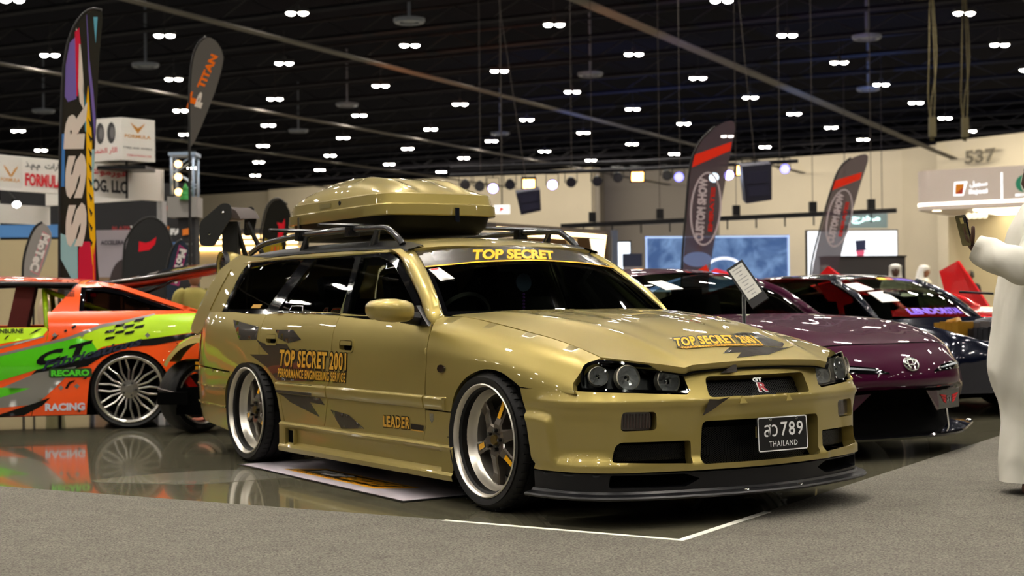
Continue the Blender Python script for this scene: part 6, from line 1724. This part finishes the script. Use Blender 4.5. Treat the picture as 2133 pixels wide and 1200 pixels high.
def par(x, z, kind, label, tilt=20):
    o = thing('stage_lamp', label, 'stage lamp', (x, 34, z))
    col = {'orange':('ff9a4a',22),'violet':('a89aff',12),'white':('dff2ff',30),'blue':('6a6aff',3),'off':(None,0)}[kind]
    rt = (R(tilt), 0, 0)
    if kind == 'orange':
        b = MB(); b.box((0,.06,0),(.34,.12,.28)); b.obj('lamp_body', BLACKP, o, rot=rt)
        b = MB(); b.box((0,-.008,0),(.26,.012,.20)); b.obj('lamp_face', mat('glow_orange','ffffff',emit=col[0],power=col[1]), o, rot=rt)
    else:
        b = MB(); b.lathe([(0,.30),(.07,.28),(.10,.12),(.12,0),(.115,-.01)], 16, 'y'); b.obj('lamp_body', BLACKP, o, True, 40, rot=rt)
        b = MB(); b.lathe([(0,.0),(.11,.0)], 16, 'y'); b.obj('lamp_face', mat('glow_'+kind,'ffffff',emit=col[0],power=col[1]) if col[0] else mat('dead_lens','30303c',rough=.2), o, rot=rt)
    pz = (3.9 + (x+1.4)/4.4*.1 if x < 3 else 4.0 + (x-3)/3.6*.15) - z
    b = MB(); b.tube([(-.14,.12,.0),(-.14,.12,.26),(.14,.12,.26),(.14,.12,.0)], .012, 5); b.tube([(0,.12,.26),(0,.12,max(pz,.1))], .014, 5); b.obj('lamp_yoke', BLACKP, o)
par(.41,3.68,'orange','left orange flood lamp above the tilted speaker'); par(2.90,3.82,'orange','middle orange flood lamp left of the plum flag'); par(5.31,3.94,'orange','right orange flood lamp beside the right speaker')
par(-.41,3.58,'violet','violet-white stage lamp nearest the roof box'); par(.95,3.65,'violet','violet-white stage lamp right of the left orange flood'); par(4.65,3.78,'white','brilliant blue-white stage lamp shining past the plum flag'); par(4.99,3.83,'violet','violet-white stage lamp right of the brilliant one')
par(6.28,3.96,'blue','dim blue stage lamp between the plum flags', 10); par(3.85,3.80,'blue','dim blue stage lamp left of the plum flag', 10)
for x, z, l in ((-1.05,3.67,'first dark stage lamp left of the violet one'),(-.72,3.63,'second dark stage lamp left of the violet one'),(-.02,3.66,'dark stage lamp left of the left orange flood'),(1.38,3.70,'dark stage lamp right of the left speaker'),(1.98,3.72,'dark stage lamp at the wall corner'),(2.45,3.80,'dark stage lamp left of the middle orange flood'),(3.58,3.84,'dark stage lamp right of the middle orange flood')): par(x, z, 'off', l)
for x, z, w, h, tl, l in ((.40,3.22,.46,.50,8,'tilted dark speaker hung under the left orange flood'),(5.45,3.58,.58,.84,5,'large dark speaker array hung under the right orange flood')):
    o = thing('loudspeaker', l, 'loudspeaker', (x, 33, z)); o.rotation_euler = (R(14), R(-tl), 0)
    b = MB(); b.prism(rounded([(-w/2,-h/2),(w/2,-h/2+.03),(w/2+.04,h/2),(-w/2-.04,h/2)], .02), .4, Matrix(((1,0,0,0),(0,0,1,-.2),(0,1,0,0),(0,0,0,1)))); b.obj('cabinet', mat('navy_cabinet','191a33',rough=.6), o)
    for k in range(2): bx((0,-.215,-.18*h+.36*h*k),(w*.8,.02,h*.3), mat('speaker_grille','22223c',rough=.8), 'grille', o)
    b = MB(); b.tube([(0,0,h/2),(0,1.9,h/2+7.6)], .009, 5); b.obj('hanger', IRON, o)
# exit sign, hall number, small signs
EX = thing('exit_sign', 'green-white lit EXIT sign in two scripts on the beige wall', 'sign', (13.7, 60, 3.92))
bx((.55,.06,.22),(1.9,.10,.62), mat('pale_sign_board','8c9c8a',rough=.6), 'sign_board', EX)
GLW = mat('mint_glow','ffffff',emit='c8fff0',power=1.6)
rect_text(fq, '\ufe9d\ufead\ufea8\ufee3', .05, .08, 1.2, .40, GLW, EX, .03, .01, 'sign_arabic'); rect_text(fq, 'EXIT', -.38, .05, -.02, .42, GLW, EX, .03, .01, 'sign_lettering')
b = MB()
for x in (-.2,1.3): b.tube([(x,.06,.5),(x,.06,7.6)], .015, 5)
b.obj('hanger_pair', IRON, EX)['kind'] = 'stuff'
HN = thing('hall_number', 'grey number 537 on the upper beige wall', 'sign', (25.1, 79.3, 8.15), math.atan2(-14.6, 10.1)+math.pi if False else math.atan2(82.6-68, 23.9-34)+math.pi)
fn = Flat((0,-.02,0),(1,0,0),(0,0,1)); rect_text(fn, '537', -1.0, 0, 1.0, .75, mat('wall_number_grey','6d675a',rough=.8), HN, .03, .02, 'number_lettering')
SS = thing('lit_sign', 'small white and red lit sign at the far end of the roof box', 'sign', (-.38, 34, 3.0)); bx((.17,.03,.1),(.36,.05,.2), mat('white_sign_glow','ffffff',emit='ffffff',power=.8), 'sign_face', SS); patch(fq, [(.10,.04),(.22,.10),(.14,.16)], mat('sign_red_glow','d04030',emit='d04030',power=.6), SS, 'sign_mark', .004); b = MB(); b.tube([(.17,.06,.2),(.17,.06,5.6)], .015, 5); b.obj('hanger', IRON, SS)
CS = thing('lit_ring_sign', 'mint glowing looped sign on the booth at the far left edge', 'sign', (-6.0, 18.6, 1.42))
b = MB(); b.tube(spline([(-.03,0,-.12),(-.05,0,.02),(-.03,0,.16),(0,0,.22),(.04,0,.14),(.05,0,0),(.02,0,-.14)], 4, True), .014, 6, True); b.obj('neon_loop', mat('mint_neon','ffffff',emit='d8fff0',power=1.4), CS); b = MB(); b.tube([(0,.02,-.14),(0,.02,-1.40)], .015, 6); b.box((0,.02,-1.41),(.3,.3,.02)); b.obj('sign_post', BLACKP, CS)
# ---------------------------------------------------------------- white booth canopy at the right
RB = thing('exhibition_booth', 'white rounded canopy booth with lit logos and a light strip at the right', 'booth', (7.6, 28, 0), math.atan2(-1.3, 2.08))
WBR = mat('warm_white_board','d8cbc2',rough=.5)
out = []
for q in np.linspace(R(180), R(270), 8): out.append((.30+.30*math.cos(q), .30+.30*math.sin(q)))
out += [(4.2,0),(4.2,2.4),(0,2.4)]
b = MB(); b.prism(out, .74, z0=2.62); b.obj('canopy_fascia', WBR, RB)
oo = [(x-.006 if x < .2 else x, y-.006) for x, y in out]
b = MB(); b.prism(oo, .05, z0=2.70); b.obj('light_strip', mat('white_strip','ffffff',emit='fff2e0',power=4.), RB)
b = MB(); b.prism([(1.0,.35),(4.1,.35),(4.1,2.2),(1.0,2.2)], .02, z0=2.595); b.obj('ceiling_light_panel', mat('warm_panel_glow','ffffff',emit='fff0cc',power=5.), RB)
b = MB(); b.lathe([(0,0),(.09,0)], 16, M=Matrix.Translation((.34,.3,2.612)) @ Matrix.Rotation(math.pi,4,'X')); b.obj('downlight', mat('warm_panel_glow'), RB)
bx((2.1,2.3,1.3),(4.2,.08,2.6), mat('cream_wall','cfc2a2',rough=.7), 'rear_wall', RB)
for x in (3.9,): bx((x,.3,1.3),(.2,.2,2.6), WBR, 'post', RB)
for k in range(4): b = MB(); b.lathe([(0,.0),(.05,.02),(.05,.10),(0,.13)], 10, M=Matrix.Translation((.80+.10*k,.8,2.46))); b.obj('pendant_lamp', mat('cream_glow','ffffff',emit='ffe9c0',power=1.2), RB, True)
fr2 = Flat((0,-.002,0),(1,0,0),(0,0,1))
LG1 = mat('cool_letter_glow','ffffff',emit='e6f2ff',power=1.0)
rect_text(fr2, 'Sajeel', 1.02, 2.86, 1.36, 2.97, LG1, RB, .03, .004, 'canopy_lettering'); rect_text(fr2, '\ufede\ufef4\ufea0\ufeb3', 1.04, 3.0, 1.36, 3.12, LG1, RB, .03, .004, 'canopy_arabic')
patch(fr2, [(.74,2.86),(.92,2.86),(1.0,3.12),(.76,3.12)], LG1, RB, 'logo_plate', .003); patch(fr2, [(.77,2.89),(.91,2.89),(.94,3.08),(.78,3.08)], mat('orange_logo','e08a14',rough=.5), RB, 'logo_mark', .005); patch(fr2, [(.77,2.89),(.91,2.90),(.93,3.02)], mat('red_logo','b8341a',rough=.5), RB, 'logo_mark', .007)
bx((1.62,-.004,3.0),(.03,.01,.50), LG1, 'divider', RB)
patch(fr2, arc(2.02,3.03,.155,.155,90,270), mat('green_logo','1f8a6a',rough=.5), RB, 'logo_mark', .004); patch(fr2, arc(2.02,3.03,.155,.155,-90,90), mat('red_logo2','c82a3a',rough=.5), RB, 'logo_mark', .004); patch(fr2, arc(2.02,3.03,.06,.15,0,360)[:-1], mat('pale_logo','d8d2c8',rough=.5), RB, 'logo_mark', .006)
rect_text(fr2, 'MOTOR', 1.86, 2.80, 2.2, 2.85, LG1, RB, .03, .004, 'canopy_lettering')
# hanging cable bundles
for x, y, z0, z1, l in ((10.8,38,5.0,9.6,'left cable bundle hanging from the ceiling at the right'),(11.7,38.2,5.0,9.6,'right cable bundle hanging from the ceiling at the right')):
    o = thing('cable_bundle', l, 'cable', (x, y, z0)); CB = mat('tan_cable','4a4226',rough=.7)
    for k in range(3): b = MB(); b.tube(spline([(.05*k-.05,.04*k,0),(.10*math.sin(k*2),.05,1.0),(.14*math.cos(k),.0,2.2),(.0,.0,z1-z0)], 4), .018, 5); b.obj('cable', CB, o, True)
    b = MB(); b.box((0,0,.35),(.16,.15,.5)); b.obj('connector_box', CB, o)
    b = MB(); b.tube(spline([(0,0,z1-z0),(-.9,.2,z1-z0-.9),(-2.0,.3,z1-z0-.5),(-2.6,.3,z1-z0+.2)], 5), .012, 5); b.obj('cable', CB, o, True)
# ---------------------------------------------------------------- people
SKIN_D = mat('deep_brown_skin','4a2f24',rough=.55); SKIN_M = mat('brown_skin','8a5c42',rough=.55)
ROBE = mat('white_robe_cotton','dedbd0',rough=.9,spec=.1,bump=1.,nscale=5); CLOTHW = mat('white_scarf_cloth','e9e8e4',rough=.9,spec=.1); HAIRB = mat('black_hair','0d0b0a',rough=.6)
def robe_wrinkles():
    nt = ROBE.node_tree; b_ = nt.nodes['Principled BSDF']
    for n in [n for n in nt.nodes if n.type in ('BUMP', 'TEX_NOISE')]: nt.nodes.remove(n)
    tc = next(n for n in nt.nodes if n.type == 'TEX_COORD')
    mp = nt.nodes.new('ShaderNodeMapping'); mp.inputs['Scale'].default_value = (4.2, 4.2, 1.8); mp.inputs['Rotation'].default_value = (.3, .5, 0)
    n1 = nt.nodes.new('ShaderNodeTexNoise'); n1.inputs['Scale'].default_value = 1.3; n1.inputs['Detail'].default_value = 1.5; n1.inputs['Distortion'].default_value = .6
    bp = nt.nodes.new('ShaderNodeBump'); bp.inputs['Strength'].default_value = .9; bp.inputs['Distance'].default_value = .075
    nt.links.new(tc.outputs['Object'], mp.inputs['Vector']); nt.links.new(mp.outputs[0], n1.inputs['Vector']); nt.links.new(n1.outputs['Fac'], bp.inputs['Height']); nt.links.new(bp.outputs[0], b_.inputs['Normal'])
robe_wrinkles()
def skin(name, chains, parent, m, sub=1, loc=None):
    """one continuous body grown over joint chains [(point, radius), ...]; chains share their first joint by position"""
    V, Rr, E, idx = [], [], [], {}
    for ch in chains:
        last = None
        for p, r in ch:
            k = tuple(round(c, 4) for c in p)
            if k not in idx: idx[k] = len(V); V.append(p); Rr.append(r)
            if last is not None: E.append((last, idx[k]))
            last = idx[k]
    me = bpy.data.meshes.new(name); me.from_pydata(V, E, []); o = bpy.data.objects.new(name, me); COL.objects.link(o)
    md = o.modifiers.new('Skin', 'SKIN'); md.use_smooth_shade = True
    for i, s in enumerate(me.skin_vertices[0].data):
        r = Rr[i]; s.radius = r if isinstance(r, tuple) else (r, r); s.use_root = (i == 0)
    if sub: o.modifiers.new('Sub', 'SUBSURF').levels = sub
    dg = bpy.context.evaluated_depsgraph_get(); m2 = bpy.data.meshes.new_from_object(o.evaluated_get(dg)); m2.name = name
    bpy.data.objects.remove(o)
    m2.polygons.foreach_set('use_smooth', [True]*len(m2.polygons)); m2.materials.clear()
    return obj(name, m2, m, parent, loc)
def head_rows(c, r, face=0., n=20):
    """a head with brow, nose, lips and chin; local +x is where it looks"""
    rows = []
    ca, sa = math.cos(face), math.sin(face)
    prof = [(-1.25,.42,.40,-.10),(-1.05,.55,.48,.02),(-.85,.70,.60,.06),(-.6,.82,.72,.04),(-.3,.92,.80,.0),(0,.98,.84,-.02),(.35,1.0,.86,-.04),(.65,.92,.80,-.06),(.9,.66,.58,-.08),(1.02,.30,.28,-.08),(1.05,.05,.05,-.08)]
    for t, a, b_, dx in prof:
        row = []
        for j in range(n):
            q = 2*math.pi*j/n
            x = math.cos(q)*a*r + dx*r; y = math.sin(q)*b_*r
            w = max(0, math.cos(q))**8
            if -.35 < t < .2: x += w*r*.24*(1-abs(t+.25)/.5 if t < .2 else 0)
            if t in (-.6,): x += w*r*.10
            if t == 0: x -= r*.10*max(0, math.cos(abs(q if q < math.pi else 2*math.pi-q)-.45))**20
            row.append((c[0]+ca*x-sa*y, c[1]+sa*x+ca*y, c[2]+t*r*1.12))
        rows.append(row)
    return rows
def hand(parent, M, m, mir=1, curl=.9):
    """palm, four unequal fingers and a thumb; local x along the hand, y across, z to the back of the hand"""
    ch = [[((-.03,0,0),(.026,.020)),((.02,0,0),(.034,.016)),((.07,0,.0),(.038,.014))]]
    for k, (y, L) in enumerate(((.030,.068),(.010,.078),(-.010,.072),(-.029,.056))):
        p = Vector((.07,y*.8,0)); c = [((.02,0,0),(.034,.016)), (tuple(p), .0105)]; a = 0
        for j, f in enumerate((.45,.30,.25)):
            a += curl*(.35+.25*j); p = p + Vector((math.cos(a), 0, -math.sin(a)))*L*f + Vector((0, y*.12*f, 0)); c.append((tuple(p), .0092-.0008*j))
        ch.append(c)
    ch.append([((.02,0,0),(.034,.016)),((.025,.038*mir,-.008),.012),((.055,.058*mir,-.022),.0105),((.085,.060*mir,-.036),.0092)])
    o = skin('hand', ch, parent, m, 1); o.matrix_local = M
    return o

MAN = thing('person', 'man in a white robe at the right edge, holding up a phone', 'person', (2.62, 7.3, .0105))
def robe_rows(spec, n=44, seed=0., amp=.012):
    rows = []
    for z, xl, xr, dy, cy in spec:
        row = []
        for j in range(n):
            q = 2*math.pi*j/n
            cx, rx = (xl+xr)/2, (xr-xl)/2
            f = 1 + amp/rx*(math.sin(q*6+z*5+seed)*.7 + math.sin(q*11-z*9+seed*2)*.35 + .6*math.sin(z*14+q*2)*(1 if .4 < z < .9 else .4))*min(1, max(.15, (1.35-z)*1.2))
            row.append((cx+rx*math.cos(q)*f, cy+dy*math.sin(q)*f, z))
        rows.append(row)
    return rows
spec = [(.055,-.235,.22,.19,0),(.20,-.23,.23,.195,0),(.40,-.222,.24,.20,0),(.52,-.25,.25,.205,0),(.62,-.268,.26,.21,0),(.75,-.268,.27,.215,0),(.90,-.252,.27,.215,0),(1.05,-.225,.26,.205,0),(1.18,-.20,.24,.195,0),(1.28,-.175,.22,.19,0),(1.36,-.13,.19,.185,0),(1.41,-.10,.15,.15,0),(1.44,-.065,.10,.09,0),(1.47,-.055,.075,.07,0)]
spec = [tuple(np.array(a)) for a in spline(spec, 3)]
rb = rows_mesh('robe', robe_rows(spec), True, sharp=80)
body = skin('body', [[((.0,0,.86),(.13,.15)),((.0,0,1.10),(.13,.16)),((.02,0,1.30),(.12,.16)),((.01,0,1.42),(.07,.07)),((-.005,0,1.47),(.052,.052))],
    [((.0,0,.86),(.13,.15)),((.03,-.10,.78),.095),((.03,-.10,.45),.065),((.02,-.10,.09),.045),((-.08,-.11,.035),(.042,.03)),((-.17,-.11,.03),(.036,.022))],
    [((.0,0,.86),(.13,.15)),((.06,.10,.78),.095),((.08,.10,.45),.065),((.10,.10,.09),.045),((.0,.11,.035),(.042,.03)),((-.09,.11,.03),(.036,.022))],
    [((.02,0,1.30),(.12,.16)),((.04,.19,1.34),.07),((.10,.25,1.10),.05),((-.02,.22,.95),.04)]], MAN, SKIN_D, 1)
obj('robe', rb, ROBE, MAN)
hd = obj('head', rows_mesh('head', head_rows((.0,0,1.545), .098, math.pi), True, True, sharp=60), SKIN_D, MAN)
for y in (-.035,.035):
    b = MB(); b.lathe([(0,.014),(.010,.010),(.0135,0),(.010,-.010),(0,-.014)], 10, M=Matrix.Translation((-.080,y,1.552))); b.obj('eye', mat('eye_white','cfc8c0',rough=.2), hd, True)
for y in (-.088,.088): b = MB(); b.tube([(.0,y,1.52),(.012,y*1.08,1.55),(.0,y*1.06,1.575)], [.012,.018,.012], 6); b.obj('ear', SKIN_D, hd, True)
rows = []
for t in np.linspace(0, 1, 7): rows.append([(.012+.105*math.cos(q)*math.cos(t*1.5)*(.96 if math.cos(q) < 0 else 1), .092*math.sin(q)*math.cos(t*1.5), 1.585+.072*math.sin(t*1.5)-(.09 if math.cos(q) > .2 and t == 0 else 0)) for q in np.linspace(0, 2*math.pi, 20, endpoint=False)])
obj('hair', rows_mesh('hair', rows, True, True), HAIRB, hd)
def sleeve(pts, rad, folds=.008, n=20):
    P = spline([tuple(p)+(r,) for p, r in zip(pts, rad)], 6); rows = []; up = Vector((0,-1,.2))
    for i, p in enumerate(P):
        a = Vector(P[max(0,i-1)][:3]); c = Vector(P[min(len(P)-1,i+1)][:3]); t = (c-a).normalized(); u = (up-t*up.dot(t)).normalized(); w = t.cross(u); row = []
        for j in range(n):
            q = 2*math.pi*j/n; r = p[3] + folds*(.55*math.sin(i*.55+q*2+1)+.5*math.sin(q*3-i*.35)+.35*math.sin(i*.9-q))
            row.append(tuple(Vector(p[:3]) + (u*math.cos(q)+w*math.sin(q))*r))
        rows.append(row)
    return rows
sl = sleeve([(.02,-.10,1.33),(-.04,-.20,1.29),(-.11,-.27,1.19),(-.185,-.30,1.105),(-.27,-.27,1.12),(-.345,-.22,1.165),(-.395,-.19,1.195)], [.10,.105,.10,.088,.085,.076,.066])
obj('sleeve', rows_mesh('sleeve', sl, True, sharp=80), ROBE, MAN)
sl = sleeve([(.05,.10,1.34),(.08,.20,1.30),(.13,.26,1.12),(.06,.25,1.0)], [.09,.095,.08,.07]); obj('sleeve', rows_mesh('sleeve', sl, True, sharp=80), ROBE, MAN)
Mh = Matrix.Translation((-.418,-.188,1.205)) @ Matrix(((-.42,.10,-.90,0),(.05,.99,.09,0),(.905,-.01,-.42,0),(0,0,0,1)))
hand(MAN, Mh, SKIN_D, -1, .75)
ph = thing('phone', 'dark mobile phone held upright by the man in white', 'phone', (2.62-.437, 7.3-.19, 1.215))
ph.rotation_euler = (0, R(-16), R(20))
b = MB(); b.prism(rounded([(-.036,0),(.036,0),(.036,.15),(-.036,.15)], .01), .009, Matrix(((0,0,1,-.004),(1,0,0,0),(0,1,0,0),(0,0,0,1)))); b.obj('phone_case', mat('phone_black','15151a',rough=.15,coat=.6), ph)
b = MB(); b.prism(rounded([(-.033,.005),(.033,.005),(.033,.145),(-.033,.145)], .008), .001, Matrix(((0,0,1,.0055),(1,0,0,0),(0,1,0,0),(0,0,0,1)))); b.obj('phone_screen', mat('phone_screen_dim','1c2430',rough=.05,emit='8090a8',power=.1), ph)
b = MB(); b.box((-.007,-.015,.125),(.004,.025,.028)); b.obj('camera_bump', CHROME, ph)

def far_person(label, x, y, face, skin_m, robe_m, scarf, h=1.0, hair=None):
    p = thing('person', label, 'person', (x, y, 0))
    p.scale = (h, h, h)
    ca, sa = math.cos(face), math.sin(face)
    L = lambda f, s, z: (ca*f-sa*s, sa*f+ca*s, z)
    legs = []
    for s in (-1, 1): legs.append([(L(0,0,.92),(.12,.15)),(L(0,s*.09,.80),.09),(L(.02,s*.09,.45),.06),(L(0,s*.09,.09),.045),(L(.12,s*.09,.035),(.04,.03))])
    arms = []
    for s in (-1, 1): arms.append([(L(0,0,1.34),(.11,.17)),(L(0,s*.20,1.36),.065),(L(.0,s*.25,1.10),.048),(L(.10,s*.22,.90),.036),(L(.15,s*.20,.84),.032),(L(.19,s*.20,.79),.02)])
    skin('body', [[(L(0,0,.92),(.12,.15)),(L(0,0,1.12),(.11,.15)),(L(0,0,1.34),(.11,.17)),(L(0,0,1.44),.055),(L(0,0,1.50),.052)]] + legs + arms, p, skin_m, 1)
    if robe_m is ROBE:
        sp = spline([(.05,-.22,.22,.22,0),(.5,-.2,.2,.22,0),(.95,-.19,.19,.22,0),(1.2,-.17,.17,.22,0),(1.36,-.14,.14,.21,0),(1.44,-.09,.09,.11,0),(1.48,-.07,.07,.07,0)], 3)
        rows = [[L(a[0],a[1],a[2]) for a in r] for r in robe_rows(sp, 24)]; obj('robe', rows_mesh('robe', rows, True, sharp=80), ROBE, p)
    else:
        sp = spline([(.86,-.16,.16,.20,0),(1.1,-.15,.15,.20,0),(1.36,-.13,.13,.21,0),(1.45,-.08,.08,.10,0)], 3); rows = [[L(a[0],a[1],a[2]) for a in r] for r in robe_rows(sp, 24)]; obj('shirt', rows_mesh('shirt', rows, True, sharp=80), robe_m, p)
        for s in (-1, 1): sl2 = [[L(a[0],a[1],a[2]) for a in r] for r in sleeve([(0,0,.93),(.0,s*.09,.8),(.02,s*.09,.45),(0,s*.09,.08)], [.13,.11,.085,.075], .004, 14)]; obj('trouser_leg', rows_mesh('trouser_leg', sl2, True, sharp=80), mat('khaki_trousers','6e6a4a',rough=.9), p)
    for s in (-1, 1): sl2 = [[L(a[0],a[1],a[2]) for a in r] for r in sleeve([(0,s*.14,1.37),(0,s*.22,1.33),(.0,s*.255,1.10),(.10,s*.225,.91)], [.08,.08,.065,.055], .004, 14)]; obj('sleeve', rows_mesh('sleeve', sl2, True, sharp=80), robe_m, p)
    hd = obj('head', rows_mesh('head', [[L(a[0],a[1],a[2]) for a in r] for r in head_rows((0,0,1.61), .10, 0.)], True, True, sharp=60), skin_m, p)
    for s in (-1, 1):
        b = MB(); b.lathe([(0,.012),(.010,.008),(.012,0),(.010,-.008),(0,-.012)], 8, M=Matrix.Translation(L(.083,s*.036,1.62))); b.obj('eye', mat('eye_white'), hd, True)
    if scarf:
        rows = []
        for z, r, o_ in ((1.40,.15,-.05),(1.46,.135,-.05),(1.53,.125,-.045),(1.60,.122,-.035),(1.655,.122,-.008),(1.70,.112,-.005),(1.73,.08,-.01),(1.745,.02,-.01)):
            k = 0.62 if z < 1.65 else 1
            rows.append([L(o_+r*math.cos(q)*(1 if math.cos(q) < .1 else k*(.55 if z < 1.65 else 1)), r*math.sin(q), z) for q in np.linspace(0, 2*math.pi, 22, endpoint=False)])
        obj('head_scarf', rows_mesh('scarf', rows, True, True, sharp=80), CLOTHW, hd)
        if scarf == 2: b = MB(); b.tube([L(.118*math.cos(q)-.01, .118*math.sin(q), 1.69) for q in np.linspace(0, 2*math.pi, 20, endpoint=False)], .012, 6, True); b.obj('head_band', CLOTHW, hd, True)
    elif hair is not False:
        rows = [[L(.0-.01+.108*math.cos(q)*math.cos(t*1.5)*(.86 if math.cos(q) > 0 else 1), .095*math.sin(q)*math.cos(t*1.5), 1.645-(.08 if math.cos(q) < .2 and t == 0 else 0)+.085*math.sin(t*1.5)) for q in np.linspace(0, 2*math.pi, 18, endpoint=False)] for t in np.linspace(0, 1, 6)]
        obj('hair', rows_mesh('hair', rows, True, True), HAIRB, hd)
    return p
far_person('bearded man in white robe and wrapped scarf beside the dark counter', 7.23, 28.0, R(-100), SKIN_D, ROBE, 2, .93)
far_person('man in white robe and long scarf turned right behind the red supercar', 7.86, 28.3, R(-20), SKIN_M, ROBE, 1, .92)
far_person('dark haired man glimpsed left of the large white-robed man', 8.62, 28.0, R(-150), SKIN_M, mat('dark_shirt','1c1c20',rough=.9), 0, .86)
far_person('figure in white cap almost hidden behind the navy coupe roof', 5.92, 28.0, R(-90), SKIN_M, ROBE, 2, .92)
far_person('person in khaki shirt standing behind the raised orange hatch', -3.42, 16.0, R(-60), SKIN_M, mat('khaki_shirt','8a8040',rough=.9), 0, .80, None)
far_person('person in beige seen through the orange coupe window', -5.0, 16.2, R(-20), SKIN_M, mat('beige_shirt','a8957a',rough=.9), 0, .74)
bpy.context.view_layer.update()
